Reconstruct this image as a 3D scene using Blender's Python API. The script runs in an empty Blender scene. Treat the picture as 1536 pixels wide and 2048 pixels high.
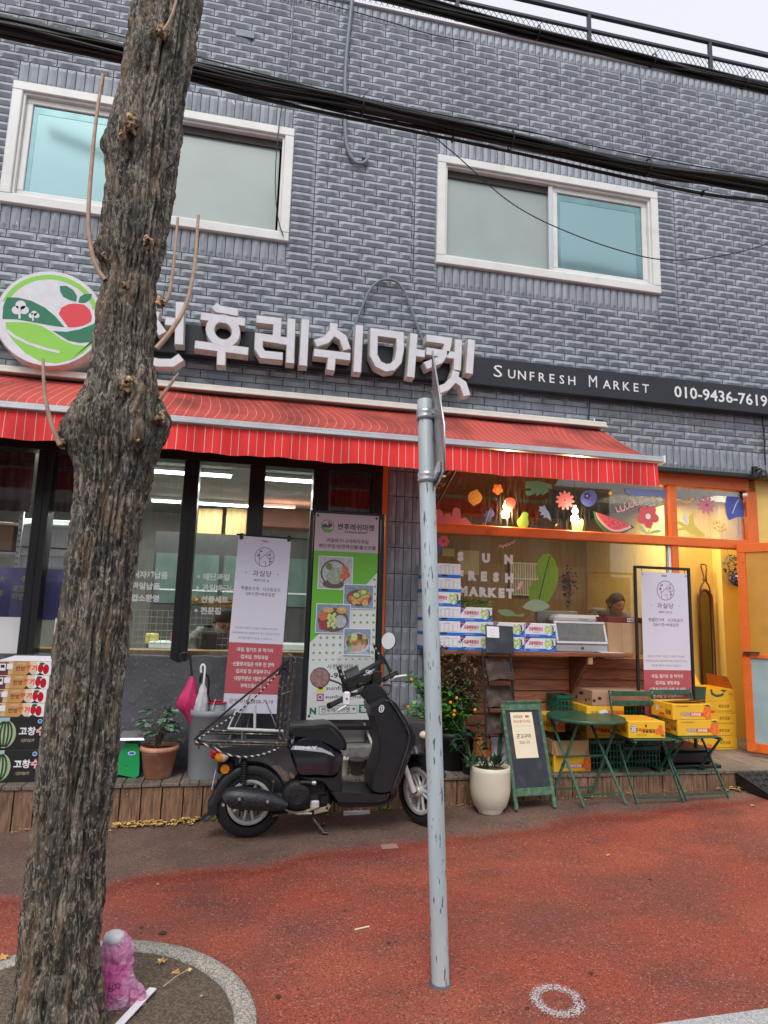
import bpy, math, random
import numpy as np
from mathutils import Matrix, Vector, noise as mnoise
SC = bpy.context.scene
COL = SC.collection
R = math.radians
# ---------------------------------------------------------------- camera
F = 1300.0
CAM = Vector((0.0, -5.7, 1.5))
RT = Vector((0.97840418, -0.20469768, 0.02870739))
UP = Vector((-0.05900101, -0.143465, 0.98789507))
FW = Vector((0.19810132, 0.96825444, 0.15244412))
cam = bpy.data.cameras.new('camera'); camo = bpy.data.objects.new('camera', cam); COL.objects.link(camo)
mw = Matrix.Identity(4)
for i in range(3):
 mw[i][0] = RT[i]; mw[i][1] = UP[i]; mw[i][2] = -FW[i]; mw[i][3] = CAM[i]
camo.matrix_world = mw
cam.sensor_fit = 'VERTICAL'; cam.sensor_height = 36; cam.lens = F / 2048 * 36
cam.clip_start = 0.05; cam.clip_end = 500
SC.camera = camo
# ---------------------------------------------------------------- world, sun, exposure
wd = bpy.data.worlds.new("World"); SC.world = wd; wd.use_nodes = True
nt = wd.node_tree; nt.nodes.clear()
sky = nt.nodes.new('ShaderNodeTexSky'); sky.sky_type = 'NISHITA'; sky.sun_disc = False
SUN_EL, SUN_AZ = 52, 200
sky.sun_elevation = R(SUN_EL); sky.sun_rotation = R(SUN_AZ)
sky.air_density = 1.0; sky.dust_density = 4.0
hs = nt.nodes.new('ShaderNodeHueSaturation'); hs.inputs['Saturation'].default_value = 0.22; hs.inputs['Value'].default_value = 1.0
mx = nt.nodes.new('ShaderNodeMix'); mx.data_type = 'RGBA'; mx.inputs[0].default_value = 0.72
mx.inputs[7].default_value = (6.3, 6.45, 7.0, 1)          # even cloud layer
bg = nt.nodes.new('ShaderNodeBackground'); bg.inputs[1].default_value = 0.135
wo = nt.nodes.new('ShaderNodeOutputWorld')
nt.links.new(sky.outputs[0], hs.inputs['Color']); nt.links.new(hs.outputs[0], mx.inputs[6])
nt.links.new(mx.outputs[2], bg.inputs[0]); nt.links.new(bg.outputs[0], wo.inputs[0])
sl = bpy.data.lights.new('sun', 'SUN'); sl.energy = 1.4; sl.angle = R(25); sl.color = (1, .97, .93)
so = bpy.data.objects.new('sun', sl); COL.objects.link(so)
sdir = Vector((math.sin(R(SUN_AZ)) * math.cos(R(SUN_EL)), math.cos(R(SUN_AZ)) * math.cos(R(SUN_EL)), math.sin(R(SUN_EL))))
so.rotation_euler = sdir.to_track_quat('Z', 'Y').to_euler()
so.location = (0, -10, 20)
SC.view_settings.view_transform = 'Standard'; SC.view_settings.look = 'None'
SC.view_settings.exposure = 0.35; SC.view_settings.gamma = 1
# ---------------------------------------------------------------- helpers
def ray(x, y): return FW * F + RT * (x - 768) - UP * (y - 1024)
def W(x, y, Y=0.0):
 r = ray(x, y); return CAM + r * ((Y - CAM.y) / r.y)
def G(x, y, z=0.0):
 r = ray(x, y); return CAM + r * ((z - CAM.z) / r.z)
def gz(x, y=0):      # the pavement falls gently to the left
 return 0.026 * max(-6, min(8, x)) - 0.03
def GG(x, y):
 p = G(x, y, 0)
 for _ in range(4): p = G(x, y, gz(p.x))
 return p
def lin(v):
 v /= 255.0
 return v / 12.92 if v <= .04045 else ((v + .055) / 1.055) ** 2.4
def S(r, g, b, k=1.0): return tuple(min(.92, lin(c) * k) for c in (r, g, b))
MATS = {}
def M(name, col=None, rough=.6, metal=0.0, var=.12, scale=6.0, bump=0.0, bscale=60.0, spec=.5, emit=0, coat=0, stretch=None, second=None, smix=(.45, .6), sscale=5):
 """generic procedural material: base colour broken up by two noises, optional second colour, bump"""
 if name in MATS: return MATS[name]
 m = bpy.data.materials.new(name); m.use_nodes = True; MATS[name] = m
 t = m.node_tree; n = t.nodes; b = n['Principled BSDF']
 b.inputs['Roughness'].default_value = rough; b.inputs['Metallic'].default_value = metal
 b.inputs['Specular IOR Level'].default_value = spec
 if coat: b.inputs['Coat Weight'].default_value = coat; b.inputs['Coat Roughness'].default_value = .05
 tc = n.new('ShaderNodeTexCoord'); mp = n.new('ShaderNodeMapping'); t.links.new(tc.outputs['Object'], mp.inputs[0])
 if stretch: mp.inputs['Scale'].default_value = stretch
 nz = n.new('ShaderNodeTexNoise'); nz.inputs['Scale'].default_value = scale; nz.inputs['Detail'].default_value = 5
 t.links.new(mp.outputs[0], nz.inputs[0])
 mr = n.new('ShaderNodeMapRange'); mr.inputs[1].default_value = .3; mr.inputs[2].default_value = .7
 mr.inputs[3].default_value = 1 - var; mr.inputs[4].default_value = 1 + var
 t.links.new(nz.outputs[0], mr.inputs[0])
 vm = n.new('ShaderNodeVectorMath'); vm.operation = 'SCALE'
 src = None
 if second:
  n2 = n.new('ShaderNodeTexNoise'); n2.inputs['Scale'].default_value = sscale; n2.inputs['Detail'].default_value = 6
  t.links.new(mp.outputs[0], n2.inputs[0])
  r2 = n.new('ShaderNodeMapRange'); r2.inputs[1].default_value = smix[0]; r2.inputs[2].default_value = smix[1]
  t.links.new(n2.outputs[0], r2.inputs[0])
  mc = n.new('ShaderNodeMix'); mc.data_type = 'RGBA'; mc.inputs[6].default_value = (*col, 1); mc.inputs[7].default_value = (*second, 1)
  t.links.new(r2.outputs[0], mc.inputs[0]); t.links.new(mc.outputs[2], vm.inputs[0])
 else:
  vm.inputs[0].default_value = col
 t.links.new(mr.outputs[0], vm.inputs['Scale']); t.links.new(vm.outputs[0], b.inputs['Base Color'])
 if bump:
  nb = n.new('ShaderNodeTexNoise'); nb.inputs['Scale'].default_value = bscale; nb.inputs['Detail'].default_value = 4
  t.links.new(mp.outputs[0], nb.inputs[0])
  bp = n.new('ShaderNodeBump'); bp.inputs['Strength'].default_value = bump; bp.inputs['Distance'].default_value = .01
  t.links.new(nb.outputs[0], bp.inputs['Height']); t.links.new(bp.outputs[0], b.inputs['Normal'])
 if emit:
  b.inputs['Emission Color'].default_value = (*col, 1); b.inputs['Emission Strength'].default_value = emit
 return m
def glass_mat(name, tint=(1, 1, 1), refl=1.0, dirt=.06):
 if name in MATS: return MATS[name]
 m = bpy.data.materials.new(name); m.use_nodes = True; MATS[name] = m
 t = m.node_tree; n = t.nodes; n.clear()
 out = n.new('ShaderNodeOutputMaterial'); tr = n.new('ShaderNodeBsdfTransparent'); tr.inputs[0].default_value = (*tint, 1)
 gl = n.new('ShaderNodeBsdfGlossy'); gl.inputs['Roughness'].default_value = .02
 fr = n.new('ShaderNodeFresnel'); fr.inputs[0].default_value = 1.5
 mu = n.new('ShaderNodeMath'); mu.operation = 'MULTIPLY'; mu.inputs[1].default_value = 1.8 * refl; mu.use_clamp = True
 mix = n.new('ShaderNodeMixShader'); t.links.new(fr.outputs[0], mu.inputs[0]); t.links.new(mu.outputs[0], mix.inputs[0])
 t.links.new(tr.outputs[0], mix.inputs[1]); t.links.new(gl.outputs[0], mix.inputs[2])
 df = n.new('ShaderNodeBsdfDiffuse'); df.inputs[0].default_value = (.45, .45, .42, 1)
 tc = n.new('ShaderNodeTexCoord'); mp = n.new('ShaderNodeMapping'); mp.inputs['Scale'].default_value = (14, 14, 1.6)
 nz = n.new('ShaderNodeTexNoise'); nz.inputs['Scale'].default_value = 4; nz.inputs['Detail'].default_value = 6
 t.links.new(tc.outputs['Object'], mp.inputs[0]); t.links.new(mp.outputs[0], nz.inputs[0])
 mr = n.new('ShaderNodeMapRange'); mr.inputs[1].default_value = .5; mr.inputs[2].default_value = .75; mr.inputs[4].default_value = dirt * 2
 t.links.new(nz.outputs[0], mr.inputs[0])
 m2 = n.new('ShaderNodeMixShader'); t.links.new(mr.outputs[0], m2.inputs[0]); t.links.new(mix.outputs[0], m2.inputs[1]); t.links.new(df.outputs[0], m2.inputs[2])
 t.links.new(m2.outputs[0], out.inputs[0])
 return m
def translucent(name, col, k=.5):
 m = bpy.data.materials.new(name); m.use_nodes = True; t = m.node_tree; n = t.nodes; b = n['Principled BSDF']; b.inputs['Base Color'].default_value = (*col, 1); b.inputs['Roughness'].default_value = .45
 tr = n.new('ShaderNodeBsdfTranslucent'); tr.inputs[0].default_value = (*col, 1); mx_ = n.new('ShaderNodeMixShader'); mx_.inputs[0].default_value = k; o = n['Material Output']
 t.links.new(b.outputs[0], mx_.inputs[1]); t.links.new(tr.outputs[0], mx_.inputs[2]); t.links.new(mx_.outputs[0], o.inputs[0]); MATS[name] = m; return m
GLY = {}
def glyphs(s, bold=0.0):
 """flat triangulated outline of a line of text, unit height 1 (cap box), origin at left baseline"""
 k = (s, bold)
 if k in GLY: return GLY[k]
 c = bpy.data.curves.new('tmp_text', 'FONT'); c.body = s; c.resolution_u = 2; c.offset = bold
 o = bpy.data.objects.new('tmp_text', c)
 me = bpy.data.meshes.new_from_object(o)
 vs = [(v.co.x, v.co.y) for v in me.vertices]; fs = [tuple(p.vertices) for p in me.polygons]
 bpy.data.objects.remove(o); bpy.data.curves.remove(c); bpy.data.meshes.remove(me)
 x0 = min(v[0] for v in vs); x1 = max(v[0] for v in vs); y0 = min(v[1] for v in vs); y1 = max(v[1] for v in vs)
 GLY[k] = (vs, fs, x0, x1, y0, y1)
 return GLY[k]
def frame(o, x=(1, 0, 0), y=(0, 0, 1)):
 """local frame: u along x, v along y, w out of the sheet"""
 x = Vector(x).normalized(); y = Vector(y); y = (y - x * x.dot(y)).normalized(); z = x.cross(y)
 m = Matrix.Identity(4)
 for i in range(3): m[i][0] = x[i]; m[i][1] = y[i]; m[i][2] = z[i]; m[i][3] = o[i]
 return m
class MB:
 def __init__(s, mt=None): s.v = []; s.f = []; s.mi = []; s.sm = []; s.mats = []; s.M = mt; s.cur = 0
 def mat(s, m):
  if m not in s.mats: s.mats.append(m)
  s.cur = s.mats.index(m); return s
 def add(s, vs, fs, smooth=False, mi=None):
  b = len(s.v)
  for v in vs:
   v = Vector(v)
   s.v.append(tuple(s.M @ v) if s.M else tuple(v))
  for f in fs:
   s.f.append(tuple(i + b for i in f)); s.mi.append(s.cur if mi is None else mi); s.sm.append(smooth)
  return s
 def box(s, a, b, bev=0.0):
  (x0, y0, z0), (x1, y1, z1) = a, b
  x0, x1 = min(x0, x1), max(x0, x1); y0, y1 = min(y0, y1), max(y0, y1); z0, z1 = min(z0, z1), max(z0, z1)
  bev = min(bev, .45 * min(x1 - x0, y1 - y0, z1 - z0))
  if bev <= 0:
   vs = [(x, y, z) for z in (z0, z1) for y in (y0, y1) for x in (x0, x1)]
   return s.add(vs, [(0, 2, 3, 1), (4, 5, 7, 6), (0, 1, 5, 4), (2, 6, 7, 3), (0, 4, 6, 2), (1, 3, 7, 5)])
  e = bev; vs = []; idx = {}
  xs, ys, zs = (x0, x1), (y0, y1), (z0, z1)
  for i in (0, 1):
   for j in (0, 1):
    for k in (0, 1):
     sx, sy, sz = (1, -1)[i], (1, -1)[j], (1, -1)[k]
     for ax in range(3):
      p = [xs[i] + (0 if ax == 0 else sx * e), ys[j] + (0 if ax == 1 else sy * e), zs[k] + (0 if ax == 2 else sz * e)]
      idx[(i, j, k, ax)] = len(vs); vs.append(tuple(p))
  fs = []
  for i in (0, 1):
   q = [idx[(i, 0, 0, 0)], idx[(i, 1, 0, 0)], idx[(i, 1, 1, 0)], idx[(i, 0, 1, 0)]]; fs.append(tuple(q if i else q[::-1]))
   q = [idx[(0, i, 0, 1)], idx[(0, i, 1, 1)], idx[(1, i, 1, 1)], idx[(1, i, 0, 1)]]; fs.append(tuple(q if i else q[::-1]))
   q = [idx[(0, 0, i, 2)], idx[(1, 0, i, 2)], idx[(1, 1, i, 2)], idx[(0, 1, i, 2)]]; fs.append(tuple(q if i else q[::-1]))
  for i in (0, 1):
   for j in (0, 1):
    q = [idx[(i, j, 0, 0)], idx[(i, j, 1, 0)], idx[(i, j, 1, 1)], idx[(i, j, 0, 1)]]; fs.append(tuple(q if (i ^ j) else q[::-1]))
    q = [idx[(i, 0, j, 0)], idx[(i, 1, j, 0)], idx[(i, 1, j, 2)], idx[(i, 0, j, 2)]]; fs.append(tuple(q[::-1] if (i ^ j) else q))
    q = [idx[(0, i, j, 1)], idx[(1, i, j, 1)], idx[(1, i, j, 2)], idx[(0, i, j, 2)]]; fs.append(tuple(q if (i ^ j) else q[::-1]))
    for k in (0, 1):
     q = [idx[(i, j, k, 0)], idx[(i, j, k, 1)], idx[(i, j, k, 2)]]; fs.append(tuple(q[::-1] if (i + j + k) % 2 == 0 else q))
  return s.add(vs, fs)
 def tube(s, pts, r, n=8, cap=True, closed=False, smooth=True):
  pts = [Vector(p) for p in pts]; m = len(pts)
  rr = r if isinstance(r, (list, tuple)) else [r] * m
  vs = []; prev = None
  for i, p in enumerate(pts):
   a = pts[i - 1] if (i or closed) else p; b = pts[(i + 1) % m] if (i < m - 1 or closed) else p
   d = (b - a)
   d = d.normalized() if d.length > 1e-9 else Vector((0, 0, 1))
   if prev is None:
    u = d.orthogonal().normalized()
   else:
    u = prev - d * prev.dot(d); u = u.normalized() if u.length > 1e-6 else d.orthogonal().normalized()
   prev = u; w = d.cross(u)
   for k in range(n):
    a_ = 2 * math.pi * k / n
    vs.append(p + (u * math.cos(a_) + w * math.sin(a_)) * rr[i])
  fs = []
  L = m if closed else m - 1
  for i in range(L):
   for k in range(n):
    j = (i + 1) % m
    fs.append((i * n + k, i * n + (k + 1) % n, j * n + (k + 1) % n, j * n + k))
  s.add(vs, fs, smooth)
  if cap and not closed:
   s.add(vs[:n], [tuple(range(n))[::-1]]); s.add(vs[-n:], [tuple(range(n))])
  return s
 def rod(s, a, b, r, n=8): return s.tube([a, b], r, n)
 def bar(s, a, b, wdt, t, up=(0, 0, 1)):
  a, b = Vector(a), Vector(b); d = (b - a).normalized(); u = Vector(up); u = (u - d * u.dot(d))
  u = u.normalized() if u.length > 1e-5 else d.orthogonal().normalized(); w = d.cross(u)
  vs = []
  for p in (a, b):
   for i, j in ((-1, -1), (1, -1), (1, 1), (-1, 1)): vs.append(p + w * (i * wdt / 2) + u * (j * t / 2))
  return s.add(vs, [(3, 2, 1, 0), (4, 5, 6, 7), (0, 1, 5, 4), (1, 2, 6, 5), (2, 3, 7, 6), (3, 0, 4, 7)])
 def lathe(s, prof, c=(0, 0, 0), n=24, axis='z', smooth=True, caps=True):
  vs = []
  for r, h in prof:
   for k in range(n):
    a = 2 * math.pi * k / n; x, y = r * math.cos(a), r * math.sin(a)
    p = {'z': (x, y, h), 'y': (x, h, -y), 'x': (h, x, y)}[axis]
    vs.append((c[0] + p[0], c[1] + p[1], c[2] + p[2]))
  fs = []
  for i in range(len(prof) - 1):
   for k in range(n): fs.append((i * n + k, i * n + (k + 1) % n, (i + 1) * n + (k + 1) % n, (i + 1) * n + k))
  s.add(vs, fs, smooth)
  if caps:
   s.add(vs[:n], [tuple(range(n))[::-1]]); s.add(vs[-n:], [tuple(range(n))])
  return s
 def poly(s, pts, w=0.0):          # flat polygon in the local sheet
  return s.add([(p[0], p[1], w) for p in pts], [tuple(range(len(pts)))])
 def rect(s, x0, y0, x1, y1, w=0.0): return s.poly([(x0, y0), (x1, y0), (x1, y1), (x0, y1)], w)
 def disc(s, x, y, rx, ry=None, w=0.0, n=20, rot=0):
  ry = ry or rx; c, q = math.cos(rot), math.sin(rot)
  return s.poly([(x + rx * math.cos(2 * math.pi * k / n) * c - ry * math.sin(2 * math.pi * k / n) * q,
      y + rx * math.cos(2 * math.pi * k / n) * q + ry * math.sin(2 * math.pi * k / n) * c) for k in range(n)], w)
 def ring(s, x, y, r0, r1, w=0.0, n=32, sy=1.0):
  vs = []
  for k in range(n):
   a = 2 * math.pi * k / n
   vs += [(x + r0 * math.cos(a), y + r0 * sy * math.sin(a), w), (x + r1 * math.cos(a), y + r1 * sy * math.sin(a), w)]
  return s.add(vs, [(2 * k, 2 * k + 1, (2 * k + 3) % (2 * n), (2 * k + 2) % (2 * n)) for k in range(n)])
 def prism(s, pts, w0, w1, smooth=False):
  n = len(pts); a = [(p[0], p[1], w0) for p in pts]; b = [(p[0], p[1], w1) for p in pts]
  return s.add(a + b, [tuple(range(n))[::-1], tuple(range(n, 2 * n))] + [(i, (i + 1) % n, n + (i + 1) % n, n + i) for i in range(n)])
 def stroke(s, pts, t, w=0.0, depth=None, closed=False):
  """thick 2-D line in the sheet; with depth it becomes a raised letter stroke"""
  n = len(pts); P = [Vector((p[0], p[1])) for p in pts]; L = []; Rr = []
  for i in range(n):
   a = P[i - 1] if (i or closed) else P[i]; b = P[(i + 1) % n] if (i < n - 1 or closed) else P[i]
   d1 = (P[i] - a); d2 = (b - P[i])
   d1 = d1.normalized() if d1.length > 1e-9 else d2.normalized(); d2 = d2.normalized() if d2.length > 1e-9 else d1
   nn = Vector((-(d1 + d2).y, (d1 + d2).x)); nn = nn.normalized() if nn.length > 1e-6 else Vector((-d1.y, d1.x))
   k = 1 / max(.5, nn.dot(Vector((-d1.y, d1.x))))
   L.append(P[i] + nn * t / 2 * k); Rr.append(P[i] - nn * t / 2 * k)
  m = n if closed else n - 1
  w0 = w if depth is None else w + depth
  vs = [(p.x, p.y, w0) for p in L] + [(p.x, p.y, w0) for p in Rr]
  s.add(vs, [(n + i, n + (i + 1) % n, (i + 1) % n, i) for i in range(m)])
  if depth is not None:
   vs2 = [(p.x, p.y, w) for p in L] + [(p.x, p.y, w) for p in Rr]
   allv = vs + vs2; fs = []
   for i in range(m):
    j = (i + 1) % n
    fs.append((i, j, 2 * n + j, 2 * n + i)); fs.append((n + j, n + i, 3 * n + i, 3 * n + j))
   if not closed:
    fs.append((n, 0, 2 * n, 3 * n)); fs.append((n - 1, 2 * n - 1, 4 * n - 1, 3 * n - 1))
   if hasattr(s, 'sidemat'):
    s.add(allv, fs, mi=s.sidemat)
   else: s.add(allv, fs)
  return s
 def text(s, t, x, y, h=None, w=None, z=0.001, bold=0.0, al='c', depth=0.0):
  """text in the sheet: x,y = anchor (al l/c/r, vertical centre)"""
  vs, fs, x0, x1, y0, y1 = glyphs(t, bold)
  if h is None: sc = w / (x1 - x0); sx = sc
  else:
   sc = h / (y1 - y0); sx = sc if w is None else w / (x1 - x0)
  ox = x - {'l': 0, 'c': (x1 - x0) / 2 * sx, 'r': (x1 - x0) * sx}[al]
  V = [(ox + (a - x0) * sx, y + (b - (y0 + y1) / 2) * sc, z) for a, b in vs]
  s.add(V, fs)
  if depth:
   ec = {}
   for f in fs:
    for i in range(len(f)):
     e = (f[i], f[(i + 1) % len(f)]); ec[e] = 1
   N = len(V); B = [(a, b, z - depth) for a, b, _ in V]; sf = []
   for e in ec:
    if (e[1], e[0]) not in ec: sf.append((e[1], e[0], N + e[0], N + e[1]))
   s.add(V + B, sf)
  return s
 def build(s, name, parent=None, label=None, cat=None, group=None, kind=None, auto=False, org=None):
  me = bpy.data.meshes.new(name)
  org = Vector(org) if org is not None else None
  vs = s.v if org is None else [tuple(Vector(v) - org) for v in s.v]
  me.from_pydata(vs, [], s.f)
  for m in s.mats: me.materials.append(m)
  me.polygons.foreach_set('material_index', s.mi); me.polygons.foreach_set('use_smooth', s.sm)
  me.update()
  o = bpy.data.objects.new(name, me); COL.objects.link(o)
  if parent is not None: o.parent = parent
  if org is not None: o.location = org
  tag(o, label, cat, group, kind)
  return o
def tag(o, label=None, cat=None, group=None, kind=None):
 if label: o['label'] = label
 if cat: o['category'] = cat
 if group: o['group'] = group
 if kind: o['kind'] = kind
 return o
def thing(name, label, cat, loc=(0, 0, 0), rz=0.0, group=None, rot=None):
 o = bpy.data.objects.new(name, None); o.empty_display_size = .1; COL.objects.link(o)
 o.location = loc; o.rotation_euler = rot or (0, 0, rz)
 return tag(o, label, cat, group)
def kids(o): return [c for c in bpy.data.objects if c.parent == o]
def dup(root, loc, rz=None, label=None, group=None, scale=None):
 r = root.copy(); COL.objects.link(r); r.location = loc
 if rz is not None: r.rotation_euler = (0, 0, rz)
 if scale: r.scale = scale
 if label: r['label'] = label
 if group: r['group'] = group
 for ch in kids(root):
  c = ch.copy(); COL.objects.link(c); c.parent = r
  for g in kids(ch):
   d = g.copy(); COL.objects.link(d); d.parent = c
 return r
def curve_pts(pts, n=8):
 """Catmull-Rom through points"""
 P = [Vector(p) for p in pts]; out = []
 for i in range(len(P) - 1):
  p0 = P[i - 1] if i else P[0] * 2 - P[1]; p1 = P[i]; p2 = P[i + 1]; p3 = P[i + 2] if i + 2 < len(P) else P[-1] * 2 - P[-2]
  for k in range(n):
   t = k / n
   out.append(.5 * ((2 * p1) + (p2 - p0) * t + (2 * p0 - 5 * p1 + 4 * p2 - p3) * t * t + (3 * p1 - p0 - 3 * p2 + p3) * t ** 3))
 out.append(P[-1]); return out
def arc(cx, cy, rx, ry, a0, a1, n=14):
 return [(cx + rx * math.cos(R(a0 + (a1 - a0) * k / n)), cy + ry * math.sin(R(a0 + (a1 - a0) * k / n))) for k in range(n + 1)]
rnd = random.Random(7)
# ================================================================ MATERIALS
m_tile = M('tile paint', (.285, .312, .352), rough=.5, var=.16, scale=4.5, bump=.15, bscale=90, second=(.225, .248, .282), smix=(.5, .7), sscale=1.3)
m_grout = M('joint', (.022, .026, .034), rough=.9)
m_wfr = M('white window frame', (.72, .72, .69), rough=.45, var=.06, second=(.56, .55, .50), smix=(.62, .8), sscale=5)
m_blackfr = M('black frame', (.012, .012, .014), rough=.35, var=.1)
m_orange = M('orange paint', (.78, .16, .022), rough=.45, var=.08, second=(.5, .09, .02), smix=(.62, .75), sscale=6, bump=.1)
m_conc = M('dark concrete', (.085, .085, .10), rough=.9, var=.25, scale=4, bump=.8, bscale=35, second=(.15, .15, .16), smix=(.62, .66), sscale=45)
m_white = M('white plastic', (.78, .78, .80), rough=.5, var=.03)
m_cream = M('cream enamel', (.70, .69, .62), rough=.4, var=.08)
m_steel = M('galvanised steel', (.42, .475, .50), rough=.55, metal=.1, var=.12, scale=14, second=(.10, .125, .14), smix=(.625, .64), sscale=75, stretch=(1, 1, .17), bump=.2)
m_alu = M('aluminium', (.55, .56, .58), rough=.35, metal=.7, var=.08)
m_black = M('black plastic', (.010, .010, .011), rough=.45, var=.2)
m_cable = M('cable rubber', (.008, .008, .009), rough=.5, var=.3)
m_iron = M('painted iron', (.030, .032, .045), rough=.45)

def wall_chips(m):
 """sparse chips of white undercoat where the paint has flaked"""
 t = m.node_tree; n = t.nodes; b = n['Principled BSDF']
 old = b.inputs['Base Color'].links[0].from_socket
 tc = n.new('ShaderNodeTexCoord')
 a = n.new('ShaderNodeTexNoise'); a.inputs['Scale'].default_value = 16; a.inputs['Detail'].default_value = 8
 c = n.new('ShaderNodeTexNoise'); c.inputs['Scale'].default_value = .9
 t.links.new(tc.outputs['Object'], a.inputs[0]); t.links.new(tc.outputs['Object'], c.inputs[0])
 r1 = n.new('ShaderNodeMapRange'); r1.inputs[1].default_value = .665; r1.inputs[2].default_value = .675
 r2 = n.new('ShaderNodeMapRange'); r2.inputs[1].default_value = .50; r2.inputs[2].default_value = .60
 t.links.new(a.outputs[0], r1.inputs[0]); t.links.new(c.outputs[0], r2.inputs[0])
 mu = n.new('ShaderNodeMath'); mu.operation = 'MULTIPLY'; t.links.new(r1.outputs[0], mu.inputs[0]); t.links.new(r2.outputs[0], mu.inputs[1])
 mix = n.new('ShaderNodeMix'); mix.data_type = 'RGBA'; mix.inputs[7].default_value = (.6, .6, .6, 1)
 t.links.new(mu.outputs[0], mix.inputs[0]); t.links.new(old, mix.inputs[6]); t.links.new(mix.outputs[2], b.inputs['Base Color'])
wall_chips(m_tile)
m_tiles = [m_tile] * 4

def rain_streaks(m, col, lo=.50, hi=.72, sc=(9, 9, .7)):
 """run-off stains: stretched noise"""
 t = m.node_tree; n = t.nodes; b = n['Principled BSDF']
 old = b.inputs['Base Color'].links[0].from_socket
 tc = n.new('ShaderNodeTexCoord'); mp = n.new('ShaderNodeMapping'); mp.inputs['Scale'].default_value = sc
 a = n.new('ShaderNodeTexNoise'); a.inputs['Scale'].default_value = 3; a.inputs['Detail'].default_value = 8
 t.links.new(tc.outputs['Object'], mp.inputs[0]); t.links.new(mp.outputs[0], a.inputs[0])
 r1 = n.new('ShaderNodeMapRange'); r1.inputs[1].default_value = lo; r1.inputs[2].default_value = hi; r1.inputs[4].default_value = .7
 t.links.new(a.outputs[0], r1.inputs[0])
 mix = n.new('ShaderNodeMix'); mix.data_type = 'RGBA'; mix.inputs[7].default_value = (*col, 1)
 t.links.new(r1.outputs[0], mix.inputs[0]); t.links.new(old, mix.inputs[6]); t.links.new(mix.outputs[2], b.inputs['Base Color'])
rain_streaks(m_tile, (.15, .165, .19), sc=(7, 7, 1.2))

def wood(name, col, dark, scale=(1, 1, 1), rough=.6, k=9):
 m = bpy.data.materials.new(name); m.use_nodes = True; t = m.node_tree; n = t.nodes; b = n['Principled BSDF']
 tc = n.new('ShaderNodeTexCoord'); mp = n.new('ShaderNodeMapping'); mp.inputs['Scale'].default_value = scale
 a = n.new('ShaderNodeTexNoise'); a.inputs['Scale'].default_value = k; a.inputs['Detail'].default_value = 8; a.inputs['Distortion'].default_value = .8
 w = n.new('ShaderNodeTexNoise'); w.inputs['Scale'].default_value = k / 5; w.inputs['Detail'].default_value = 3
 t.links.new(tc.outputs['Object'], mp.inputs[0]); t.links.new(mp.outputs[0], a.inputs[0]); t.links.new(tc.outputs['Object'], w.inputs[0])
 r1 = n.new('ShaderNodeMapRange'); r1.inputs[1].default_value = .35; r1.inputs[2].default_value = .68; t.links.new(a.outputs[0], r1.inputs[0])
 mix = n.new('ShaderNodeMix'); mix.data_type = 'RGBA'; mix.inputs[6].default_value = (*col, 1); mix.inputs[7].default_value = (*dark, 1)
 t.links.new(r1.outputs[0], mix.inputs[0])
 r2 = n.new('ShaderNodeMapRange'); r2.inputs[1].default_value = .3; r2.inputs[2].default_value = .7; r2.inputs[3].default_value = .7; r2.inputs[4].default_value = 1.25
 t.links.new(w.outputs[0], r2.inputs[0]); vm = n.new('ShaderNodeVectorMath'); vm.operation = 'SCALE'
 t.links.new(mix.outputs[2], vm.inputs[0]); t.links.new(r2.outputs[0], vm.inputs['Scale']); t.links.new(vm.outputs[0], b.inputs['Base Color'])
 b.inputs['Roughness'].default_value = rough
 bp = n.new('ShaderNodeBump'); bp.inputs['Strength'].default_value = .4; bp.inputs['Distance'].default_value = .004
 t.links.new(a.outputs[0], bp.inputs['Height']); t.links.new(bp.outputs[0], b.inputs['Normal'])
 return m
m_deckv = wood('weathered board upright', (.30, .17, .10), (.10, .055, .032), (6, 6, .7))
m_deckt = wood('weathered board top', (.22, .185, .155), (.10, .08, .065), (6, .7, 6))
m_clad = wood('stained cladding', (.58, .21, .095), (.26, .085, .04), (.7, 5, 9), k=6)
m_shelfw = wood('counter wood', (.30, .10, .05), (.13, .04, .02), (.6, 5, 6))
m_ply = wood('warm plywood', (.50, .30, .12), (.32, .18, .07), (6, 6, .6), k=5)

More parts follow.
